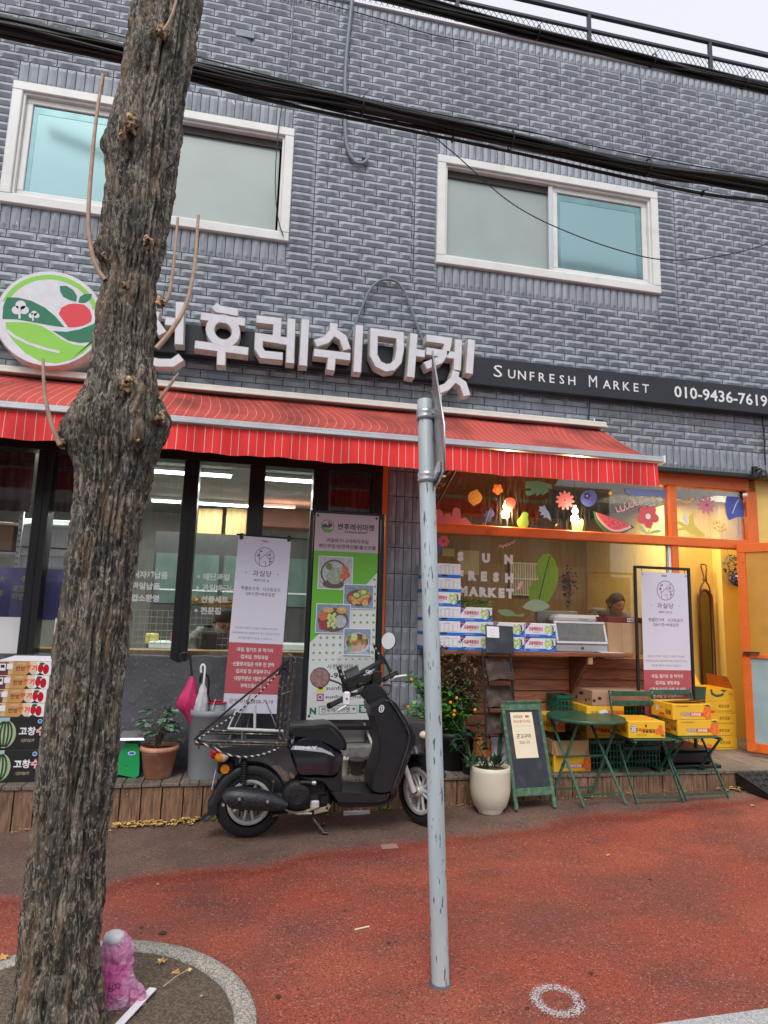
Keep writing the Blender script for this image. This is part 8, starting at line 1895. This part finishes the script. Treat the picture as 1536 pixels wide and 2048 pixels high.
a, c = W(655, 1510, -.18), W(762, 1485, -.18); tag(MB().mat(M('grey stone', (.22, .21, .19), rough=.9, var=.25, scale=12, bump=.5)).box((a.x, -.30, a.z - .03), (c.x, -.04, c.z), .015).box((a.x + .1, -.24, DZ), (c.x - .1, -.08, a.z - .031), .01).build('stone_bench'), 'low grey stone bench behind the scooter', 'bench')
a, c = W(655, 1483, -.12), W(727, 1452, -.12); tag(MB().mat(M('pale block', (.34, .33, .30), rough=.8, var=.1)).box((a.x, -.20, a.z), (c.x, -.04, c.z + .03), .01).build('pale_box'), 'pale grey box standing on the stone bench', 'box')
T = thing('broom', 'broom handle with a red band leaning behind the scooter', 'broom', (W(748, 1500, -.25).x, -.28, DZ)); q = Vector(T.location); MB().mat(m_white).tube([Vector((0, 0, .15)), W(728, 1445, -.22) - q], .010, 8).mat(m_redp).tube([W(737, 1470, -.235) - q, W(744, 1482, -.24) - q], .012, 8).build('handle', T); MB().mat(m_greyp).box((-.06, -.02, 0), (.08, .02, .15), .01).build('bristles', T)

# ================================================================ BIN, UMBRELLAS, SCALE
a, c = W(378, 1416, -.33), W(470, 1416, -.33); bx = (a.x + c.x) / 2; br_ = (c.x - a.x) / 2; bh = W(424, 1416, -.33).z - DZ
T = thing('grey_bin', 'tall round grey bin used as umbrella holder on the deck', 'bin', (bx, -.33, DZ)); m_bin = M('grey bin plastic', (.23, .25, .27), rough=.5, var=.12, scale=5)
MB().mat(m_bin).lathe([(br_ * .84, 0), (br_ * .86, .01), (br_ * .97, bh - .05), (br_ * 1.02, bh - .045), (br_ * 1.03, bh), (br_ * .96, bh), (br_ * .94, bh - .06), (br_ * .9, bh - .3)], n=44, caps=False).build('bin_body', T)
a, c = W(413, 1408, -.33), W(452, 1408, -.33); T = thing('inner_bucket', 'small grey bucket with a red rim standing in the grey bin', 'bucket', ((a.x + c.x) / 2, -.33, DZ + bh - .12)); r = (c.x - a.x) / 2; MB().mat(m_bin).lathe([(r * .8, 0), (r, .16), (r * .9, .16)], n=28, caps=False).build('bucket_body', T); MB().mat(m_redp).tube([(r * math.cos(R(k)), r * math.sin(R(k)), .165) for k in range(0, 360, 15)], .007, 6, closed=True).build('rim', T)
tag(MB().mat(m_card).bar(W(424, 1418, -.42), W(431, 1398, -.42), .012, .004).build('white_stick'), 'small white stick standing in the red rimmed bucket', 'stick')
def umbrella(name, lab, px, top_y, mt, mt_h, hook, Y, wide):
 """rolled umbrella, handle up"""
 q = W(px, 1425, Y); T = thing(name, lab, 'umbrella', q)
 z = lambda y: W(px, y, Y).z - q.z; x_ = lambda x, y: W(x, y, Y).x - q.x
 MB().mat(mt_h).tube(curve_pts([(x_(a_, b_), 0, z(b_)) for a_, b_ in hook], 6), .0085, 8).build('handle', T)
 mb = MB().mat(mt); n = 26; prof = wide; vs = []
 for r, y, cx_ in prof:
  for k in range(n): a_ = 2 * math.pi * k / n; rr = r * (1 + .22 * math.sin(a_ * 6 + y * .08)); vs.append((x_(cx_, y) + rr * math.cos(a_), rr * .8 * math.sin(a_), z(y)))
 mb.add(vs, [(i * n + k, i * n + (k + 1) % n, (i + 1) * n + (k + 1) % n, (i + 1) * n + k) for i in range(len(prof) - 1) for k in range(n)], True); mb.build('folded_canopy', T)
m_pk = M('magenta cloth', (.50, .02, .12), rough=.6, var=.15, scale=20); m_clr = M('translucent plastic', (.50, .50, .53), rough=.3, var=.15, scale=30)
umbrella('magenta_umbrella', 'magenta umbrella with a black hooked handle standing in the grey bin', 385, 1305, m_pk, m_black, [(363, 1325), (360, 1313), (368, 1306), (378, 1310), (382, 1330), (384, 1360)], -.38, [(.012, 1352, 384), (.030, 1365, 383), (.062, 1390, 378), (.080, 1408, 375), (.06, 1418, 378), (.03, 1440, 384), (.01, 1470, 388)])
umbrella('clear_umbrella', 'clear plastic umbrella with a white curved handle standing in the grey bin', 404, 1328, m_clr, m_card, [(402, 1345), (402, 1334), (406, 1329), (410, 1335), (409, 1350), (407, 1372)], -.42, [(.010, 1368, 406), (.026, 1378, 406), (.042, 1400, 404), (.046, 1418, 402), (.03, 1450, 402), (.01, 1480, 402)])
umbrella('black_umbrella', 'black umbrella handle behind the clear umbrella in the grey bin', 412, 1345, m_black, m_black, [(400, 1365), (402, 1352), (410, 1348), (417, 1356), (417, 1380), (414, 1395)], -.33, [(.010, 1390, 414), (.024, 1400, 414), (.03, 1420, 414), (.01, 1470, 414)])
a, c = W(234, 1541, -.30), W(281, 1541, -.30); T = thing('kitchen_scale', 'green metal kitchen scale with a flat steel plate, between the tree and the terracotta pot', 'scale', ((a.x + c.x) / 2, -.30, DZ)); w = c.x - a.x; sh = W(255, 1484, -.3).z - DZ
m_sg = M('scale green', (.01, .30, .09), rough=.45, var=.1, second=(.05, .05, .03), smix=(.66, .70), sscale=22)
MB(frame((0, -.06, 0))).mat(m_sg).prism([(-w * .5, .01), (-w * .46, .03), (w * .35, .0), (w * .5, .02), (w * .48, .10), (w * .42, sh * .85), (w * .3, sh), (-w * .25, sh), (-w * .34, sh * .85), (-w * .5, .10)], -.12, 0).build('scale_body', T)
MB().mat(m_alu).add([(-w * .55, -.12, sh + .035), (w * .65, -.12, sh + .035), (w * .65, .12, sh + .05), (-w * .55, .12, sh + .05), (-w * .5, -.11, sh + .048), (w * .6, -.11, sh + .048), (w * .6, .11, sh + .062), (-w * .5, .11, sh + .062)], [(3, 2, 1, 0), (0, 1, 5, 4), (1, 2, 6, 5), (2, 3, 7, 6), (3, 0, 4, 7), (4, 5, 6, 7)]).build('weighing_plate', T); MB().mat(m_sg).rod((0, 0, sh), (0, 0, sh + .04), .012, 10).build('neck', T); MB(frame((0, -.0615, 0))).mat(m_card).disc(.02, sh * .72, .028, .015, 0).mat(m_bluep).disc(.02, sh * .72, .020, .010, .0006).build('badge', T)

# ================================================================ CARTONS ON THE LEFT
m_str = M('strawberry carton', (.55, .30, .09), rough=.5, second=(.62, .52, .38), smix=(.45, .6), sscale=4); m_bk = M('black carton', (.012, .012, .012), rough=.45)
def leftbox(w, d, h, kind):
 T = thing('strawberry_carton' if kind == 's' else 'watermelon_carton', 'x', 'carton', (0, 0, 0), group='strawberry cartons' if kind == 's' else 'watermelon cartons'); MB().mat(m_str if kind == 's' else m_bk).box((-w / 2, -d / 2, 0), (w / 2, d / 2, h - .002), .003).build('carton_body', T)
 mb = MB(frame((-w / 2, -d / 2 - .0008, 0)))
 if kind == 's':
  mb.mat(M('tan print', (.50, .27, .08), rough=.5)).rect(w * .3, 0, w * .60, h * .98, 0); mb.mat(m_brnp).rect(0, 0, w * .22, h * .9, 0); mb.mat(m_card).rect(w * .06, h * .3, w * .17, h * .8, .0004).rect(w * .19, h * .4, w * .30, h * .8, .0004); mb.mat(m_ink).rect(w * .08, h * .5, w * .15, h * .72, .0008)
  mb.mat(m_brn).text('한방', w * .44, h * .45, h=h * .35, z=.0006, bold=.02); mb.mat(m_mred).text('딸기', w * .64, h * .50, h=h * .44, z=.0006, bold=.05); mb.mat(m_card).text('산지직송', w * .45, h * .82, h=h * .14, z=.0006); mb.mat(m_card).rect(w * .73, 0, w, h * .95, .0003)
  mb.mat(m_redl).disc(w * .80, h * .5, w * .05, h * .33, .0008).disc(w * .90, h * .42, w * .055, h * .36, .0009); mb.mat(m_dleaf).disc(w * .82, h * .82, w * .05, h * .10, .0012); mb.mat(m_ink).poly([(w * .55, 0), (w * .60, h * .22), (w * .66, 0)], .001).poly([(w * .74, 0), (w * .80, h * .18), (w * .88, 0)], .001)
  o = mb.build('printed_front', T)
 else:
  x0, r = w * .14, h * .42; mb.mat(M('pale print', (.35, .48, .48), rough=.5)).rect(0, h * .5, w * .2, h * .98, 0); mb.mat(M('melon base', (.33, .42, .25), rough=.5)).disc(x0, h * .47, w * .19, r, .0004, 30); mb.mat(M('melon stripe', (.02, .06, .02), rough=.5))
  for k in (-.75, -.4, -.05, .3, .62): mb.stroke([(x0 + k * w * .19 * math.cos(t_), h * .47 + r * .95 * math.sin(t_)) for t_ in [-1.3 + .26 * i for i in range(11)]], .013, .0008)
  mb.mat(m_card).text('고창', w * .52, h * .56, h=h * .26, z=.0006, bold=.03); mb.mat(pm_('lpink')).text('수박', w * .82, h * .56, h=h * .28, z=.0006, bold=.05); mb.mat(m_str).text('고창황토에서 자란', w * .54, h * .30, h=h * .05, z=.0006).text('달콤한 명품수박', w * .54, h * .25, h=h * .05, z=.0006); mb.mat(m_bluep).disc(w * .72, h * .86, .016, None, .0006).disc(w * .84, h * .86, .016, None, .0006); mb.mat(m_card).ring(w * .72, h * .86, .012, .015, .001).ring(w * .84, h * .86, .012, .015, .001); mb.rect(w * .85, h * .22, w * .98, h * .38, .0006)
  mb.build('printed_front', T)
 return T
a, c = W(-22, 1540, -.42), W(96, 1540, -.42); w = c.x - a.x; hw = (W(40, 1480, -.42).z - W(40, 1547, -.42).z) * .985
k0 = leftbox(w, .36, hw, 'w'); k0.location = ((a.x + c.x) / 2 + .01, -.24, DZ); k0['label'] = 'black carton with a watermelon picture standing on the deck, lower of the two'
dup(k0, ((a.x + c.x) / 2 + .02, -.24, DZ + hw), R(.6), 'black carton with a watermelon picture, upper of the two under the strawberry cartons')
hs_ = (W(40, 1322, -.42).z - (DZ + 2 * hw)) / 4; w = W(101, 1350, -.42).x - W(-10, 1350, -.42).x; s0 = leftbox(w, .34, hs_, 's'); sx = (W(101, 1350, -.42).x + W(-10, 1350, -.42).x) / 2
for k, n_ in enumerate(('lowest', 'second lowest', 'second highest', 'topmost')):
 loc = (sx - .006 * (3 - k), -.25, DZ + 2 * hw + k * hs_); lab = 'flat orange and white strawberry carton behind the tree, %s of the four' % n_
 if k == 0: s0.location = loc; s0['label'] = lab
 else: s1 = dup(s0, loc, R(rnd.uniform(-.8, .8)), lab)
tag(MB().mat(m_card).add([(sx - w / 2, -.42, DZ + 2 * hw + 4 * hs_), (sx + w / 2, -.42, DZ + 2 * hw + 4 * hs_), (sx + w / 2, -.30, DZ + 2 * hw + 4 * hs_ + .03), (sx - w / 2 + .08, -.30, DZ + 2 * hw + 4 * hs_ + .03)], [(0, 1, 2, 3)]).build('lid_liner', s1), None)
bpy.data.objects['lid_liner'].matrix_parent_inverse = Matrix.Translation(-Vector(s1.location))

# ================================================================ BROCHURE RACK, BUCKETS
T = thing('brochure_rack', 'black wire brochure rack with curved brown trays and a dark board on top', 'rack', (W(990, 1480, -.42).x, -.42, DZ)); q = Vector(T.location); m_tray = M('brown tray', (.050, .036, .030), rough=.85, spec=.2, var=.3, scale=12, second=(.085, .065, .055), smix=(.5, .65), sscale=9)
Lq = lambda x, y, Y: W(x, y, Y) - q
mb = MB().mat(m_ink)
mb.rod(Lq(965, 1300, -.46), Lq(973, 1500, -.46), .007, 6); mb.rod(Lq(1020, 1302, -.46), Lq(1032, 1490, -.46), .007, 6); mb.rod(Lq(975, 1300, -.34), Lq(980, 1500, -.30), .006, 6); mb.rod(Lq(1022, 1302, -.34), Lq(1034, 1490, -.30), .006, 6)
for y in (1360, 1415, 1468): mb.rod(Lq(970, y, -.46), Lq(1030, y, -.46), .005, 6)
mb.build('rack_frame', T)
for y0, y1 in ((1317, 1362), (1371, 1415), (1425, 1470)):
 mb = MB().mat(m_tray); A_, B_ = Lq(970, y0, -.40), Lq(1021, y0, -.40); C_, D_ = Lq(978, y1, -.50), Lq(1030, y1, -.50); vs = []
 for j in range(6):
  t_ = j / 5; l, r_ = lerp(A_, C_, t_), lerp(B_, D_, t_)
  for i in range(9): u = i / 8; vs.append(lerp(l, r_, u) + Vector((0, -.03 * math.sin(math.pi * u) * t_, .022 * math.sin(math.pi * u) * t_)))
 mb.add(vs + [v + Vector((0, .006, -.004)) for v in vs], [(j * 9 + i, (j + 1) * 9 + i, (j + 1) * 9 + i + 1, j * 9 + i + 1) for j in range(5) for i in range(8)] + [(54 + j * 9 + i, 54 + j * 9 + i + 1, 54 + (j + 1) * 9 + i + 1, 54 + (j + 1) * 9 + i) for j in range(5) for i in range(8)], True); mb.build('tray', T)
A_, B_, C_ = Lq(972, 1306, -.47), Lq(1028, 1309, -.47), Lq(961, 1250, -.42); bw = (B_ - A_).length; fr6 = frame(A_, B_ - A_, C_ - A_); bh_ = (C_ - A_).length
MB(fr6).mat(m_slate).box((0, 0, 0), (bw, bh_, .012), .004).build('dark_board', T); MB(fr6).mat(m_card).rect(.01, bh_ * .55, bw * .48, bh_ * .95, .0128).mat(m_greyp).ring(bw * .25, bh_ * .78, .016, .018, .0134, 20).text('과실당', bw * .25, bh_ * .62, h=.010, z=.0134).build('paper_card', T)
for nm, x0, x1, y0, y1, Y, mt, lab in (('bucket', 948, 981, 1478, 1505, -.30, M('orange bucket', (.62, .13, .02), rough=.5), 'orange bucket on the deck behind the long leaves'), ('bucket', 981, 1016, 1478, 1512, -.32, m_white, 'white bucket on the deck behind the cream planter')):
 a, c, t_ = W(x0, y1, Y), W(x1, y1, Y), W(x0, y0, Y); r = (c.x - a.x) / 2; T = thing(nm, lab, 'bucket', ((a.x + c.x) / 2, Y, DZ)); h = t_.z - DZ; MB().mat(mt).lathe([(r * .85, 0), (r, h), (r * .92, h), (r * .8, h * .3)], n=28, caps=False).build('bucket_body', T); MB().mat(m_ink).lathe([(.001, h * .8), (r * .93, h * .8)], n=20, caps=False).build('contents', T)

# ================================================================ RAMP MAT
a = G(1448, 1543, .21); T = thing('rubber_ramp', 'black rubber threshold ramp with a raised pattern in front of the door', 'ramp', (4.30, -.55, gz(4.3)))
zr = DZ - gz(4.3) - .015; mb = MB().mat(m_black); pr = [(0, 0), (.0, .02), (.42, zr), (.42, 0)]; vs = []
for x in (-.06, 1.3):
 for y, z in ((-.34, 0), (-.34, .05), (.02, zr), (.02, 0)): vs.append((x, y, z))
mb.add(vs, [(0, 1, 2, 3), (7, 6, 5, 4), (0, 4, 5, 1), (1, 5, 6, 2), (2, 6, 7, 3), (3, 7, 4, 0)])
sl_ = frame((-.06, -.34, .0515), (1, 0, 0), (0, .36, zr - .05)); mb.M = sl_; mb.mat(m_ink)
for i in range(12):
 for j in range(4): mb.stroke([(.04 + i * .11, .03 + j * .09), (.07 + i * .11, .07 + j * .09), (.10 + i * .11, .04 + j * .09), (.13 + i * .11, .07 + j * .09)], .012, 0, .006)
mb.M = None; mb.build('ramp_body', T)

# ================================================================ THINGS ON THE PAVEMENT
m_bagp = translucent('pink plastic film', (.86, .30, .60), .45); t = m_bagp.node_tree; n = t.nodes; b = n['Principled BSDF']; b.inputs['Roughness'].default_value = .22
tc = n.new('ShaderNodeTexCoord'); nz = n.new('ShaderNodeTexNoise'); nz.inputs['Scale'].default_value = 9; nz.inputs['Detail'].default_value = 5; t.links.new(tc.outputs['Object'], nz.inputs[0])
cr = n.new('ShaderNodeValToRGB'); cr.color_ramp.elements[0].position = .40; cr.color_ramp.elements[1].position = .62; cr.color_ramp.elements[0].color = (.84, .22, .55, 1); cr.color_ramp.elements[1].color = (.90, .66, .82, 1); t.links.new(nz.outputs[0], cr.inputs[0]); t.links.new(cr.outputs[0], b.inputs['Base Color'])
vo = n.new('ShaderNodeTexVoronoi'); vo.inputs['Scale'].default_value = 26; nz2 = n.new('ShaderNodeMixRGB'); nz2.blend_type = 'LINEAR_LIGHT'; nz2.inputs[0].default_value = .12; t.links.new(tc.outputs['Object'], nz2.inputs[1]); t.links.new(nz.outputs['Color'], nz2.inputs[2]); t.links.new(nz2.outputs[0], vo.inputs[0])
bpn = n.new('ShaderNodeBump'); bpn.inputs['Strength'].default_value = .9; bpn.inputs['Distance'].default_value = .012; t.links.new(vo.outputs[0], bpn.inputs['Height']); t.links.new(bpn.outputs[0], b.inputs['Normal'])
bp = GG(226, 2022); T = thing('pink_bag', 'pink plastic bag with handwriting on it, slumped against the tree trunk', 'bag', (bp.x, bp.y, bp.z)); prof = [(.058, .004, .0), (.066, .03, .0), (.068, .07, .0), (.062, .12, -.004), (.055, .155, -.006), (.047, .165, -.004), (.052, .19, -.004), (.042, .225, -.012), (.030, .245, -.018), (.012, .250, -.02)]
mb = MB().mat(m_bagp); n = 90; vs = []; pp = curve_pts([(r * 1.12, z * 1.12, c) for r, z, c in prof], 3); prof = [(p.x, p.y, p.z) for p in pp]
for k_, (r, z, cx_) in enumerate(prof):
 for i in range(n): a_ = 2 * math.pi * i / n; f_ = 1 - .09 * abs(math.sin(a_ * 4.5 + 6 * mnoise.noise((math.cos(a_), math.sin(a_), z * 8)))) + .16 * mnoise.noise((math.cos(a_) * 2, math.sin(a_) * 2, z * 12)) + .16 * abs(mnoise.noise((math.cos(a_) * 5, math.sin(a_) * 5, z * 26))); vs.append((cx_ + r * f_ * math.cos(a_), r * .75 * f_ * math.sin(a_), z + .006 * math.sin(a_ * 5)))
mb.add(vs, [(j * n + i, j * n + (i + 1) % n, (j + 1) * n + (i + 1) % n, (j + 1) * n + i) for j in range(len(prof) - 1) for i in range(n)], True).add(vs[-n:], [tuple(range(n))]); mb.build('bag_film', T)
mb = MB().mat(m_bagp); vs = []
for j in range(6):
 for i in range(8): t_ = i / 7; vs.append((.045 + .075 * t_, -.02 + .01 * math.sin(i * 1.7 + j), .01 + (.15 - .09 * t_) * j / 5 + .0))
mb.add(vs, [(j * 8 + i, j * 8 + i + 1, (j + 1) * 8 + i + 1, (j + 1) * 8 + i) for j in range(5) for i in range(7)], True); mb.build('loose_side', T)
MB().mat(m_card).lathe([(.036, .252), (.040, .262), (.034, .278), (.014, .286), (.001, .287)], (-.018, -.004, 0), n=20).build('white_lid', T)
MB(frame((-.0, -.056, .10), (1, -.1, .2), (0, .08, 1))).mat(m_ink).text('감자', .006, .01, h=.024, z=.0, bold=.0).build('handwriting', T)
a, c = GG(302, 1998), GG(262, 2042); d_ = (c - a).normalized(); tag(MB(frame(a + Vector((0, 0, .035)), d_, (0, 0, 1))).mat(m_card).box((-.01, -.004, -.016), (.26, .002, .016), .002).build('plastic_strip'), 'flat white plastic strip lying on the soil near the pink bag', 'strip')
m_dry = M('dry leaf', (.52, .30, .09), rough=.8, var=.4, scale=60, second=(.62, .48, .20), smix=(.5, .6), sscale=30)
def dryleaf(mb, p, s, lobes=True):
 a0 = rnd.uniform(0, 6.28); n_ = 12; vs = [Vector(p) + Vector((0, 0, .004))]
 for k in range(n_): a_ = a0 + 2 * math.pi * k / n_; r = s * ((1, .5, .85, .45)[k % 4] if lobes else (1 - .6 * abs(math.sin(a_ - a0)))); vs.append(Vector(p) + Vector((r * math.cos(a_), r * math.sin(a_), .003 + rnd.uniform(0, s * .45))))
 mb.add(vs, [(0, 1 + k, 1 + (k + 1) % n_) for k in range(n_)])
for k, (x, y, s, lab) in enumerate(((322, 1937, .028, 'pale'), (352, 1958, .022, 'orange'), (378, 1952, .016, 'small orange'), (5, 1938, .03, 'yellow'), (402, 2003, .009, 'tiny'))):
 p = GG(x, y); p.z = TZ + .03; mb = MB().mat(m_dry); dryleaf(mb, p, s); tag(mb.build('fallen_leaf'), ('curled %s dry leaf on the soil, ' % lab) + ('left of the leaf pair', 'between two other leaves', 'right of the leaf pair', 'at the far left of the tree pit', 'near the kerb of the tree pit')[k], 'leaf', 'dry leaves on the soil')
tag(MB().mat(m_twig).tube([GG(325, 1990) + Vector((0, 0, .03)), GG(350, 1972) + Vector((0, 0, .035)), GG(375, 1955) + Vector((0, 0, .03))], .0025, 5).build('twig'), 'thin dry twig lying on the soil of the tree pit', 'twig')
for k, (x, y, s, lab) in enumerate(((972, 1619, .035, 'dark curled leaf below the cream planter'), (316, 1770, .014, 'small yellow leaf on the red pavement right of the tree'), (1215, 1712, .022, 'small brown leaf on the red pavement below the chairs'), (1505, 1613, .025, 'pale leaf near the rubber ramp'))):
 p = GG(x, y); mb = MB().mat(m_dry if k else M('brown leaf', (.14, .10, .03), rough=.8)); dryleaf(mb, p, s); tag(mb.build('fallen_leaf'), lab, 'leaf')
tag(MB().mat(m_paper).box((-.04, -.003, .0), (.04, .003, .005), .001).build('paper_scrap', org=None), 'slim pale scrap on the red pavement left of the post', 'scrap'); o = bpy.data.objects['paper_scrap']; o.location = GG(724, 1857); o.rotation_euler = (0, 0, .3)
o = tag(MB().mat(m_card).box((-.10, -.012, .0), (.10, .012, .03), .002).build('white_bar'), 'white plastic bar lying under the scooter', 'bar'); o.location = Vector((W(714, 1618, -.6).x, -.60, gz(.7)))
# leaf litter along the deck
mb = MB().mat(m_dry)
def litter(x0, x1, n_, y0, y1, s):
 for i in range(n_): x = rnd.uniform(x0, x1); y = DY - .01 - abs(rnd.gauss(0, (y1 - y0))) - y0; dryleaf(mb, Vector((x, y, gz(x) + rnd.uniform(0, .02))), s * rnd.uniform(.5, 1.3), rnd.random() < .5)
litter(W(225, 1640, -.6).x, W(395, 1640, -.6).x, 130, 0, .04, .026); litter(W(1440, 1600, -.6).x, 4.45, 60, 0, .07, .022); litter(.2, 4, 120, 0, .05, .012); litter(-1.5, 0, 40, 0, .03, .014)
tag(mb.build('leaf_litter', kind='stuff'), 'yellow fallen leaves drifted along the foot of the deck', 'leaf litter')
mb = MB().mat(m_leafg)
for x0, n_ in ((W(425, 1630, -.56).x, 24), (W(650, 1620, -.56).x, 20), (W(770, 1620, -.56).x, 26), (W(1170, 1600, -.56).x, 16), (W(335, 1640, -.56).x, 14), (W(1010, 1605, -.56).x, 8)):
 for i in range(n_): a_ = rnd.uniform(0, 6.28); x = x0 + rnd.uniform(-.06, .06); leaf(mb, (x, DY - .02, gz(x)), (math.cos(a_), math.sin(a_) * .4, rnd.uniform(.4, 1.4)), rnd.uniform(.03, .06), .012, .5)
tag(mb.build('weeds', kind='stuff'), 'small green weeds growing along the foot of the deck', 'weeds')
# manhole-like patch marks on the pavement
# ================================================================ OTHER SIDE OF THE STREET (seen only in reflections)
m_opp = M('opposite render', (.30, .28, .26), rough=.9); m_oppw = M('opposite window', (.04, .05, .06), rough=.2)
for k, (x, w_, h_, c_, lab) in enumerate(((-9, 9, 6.5, (.32, .30, .27), 'beige low building across the road, left'), (1, 9.5, 5.5, (.20, .10, .075), 'brick red low building across the road, middle'), (11, 9, 7, (.26, .27, .29), 'grey low building across the road, right'))):
 T = thing('opposite_building', lab, 'building', (x, -20, -.03)); MB().mat(M('opposite wall %d' % k, c_, rough=.9)).box((-w_ / 2, -6, 0), (w_ / 2, 0, h_)).build('wall', T)
 for i in range(3):
  for j in range(2): x0 = -w_ / 2 + .8 + i * (w_ - 1) / 3; MB().mat(m_oppw).box((x0, .0, .8 + j * 2.9), (x0 + 1.7, .04, 2.3 + j * 2.9)).build('window', T)
 MB().mat(m_opp).box((-w_ / 2, -6, h_), (w_ / 2, .15, h_ + .2)).build('roof', T)
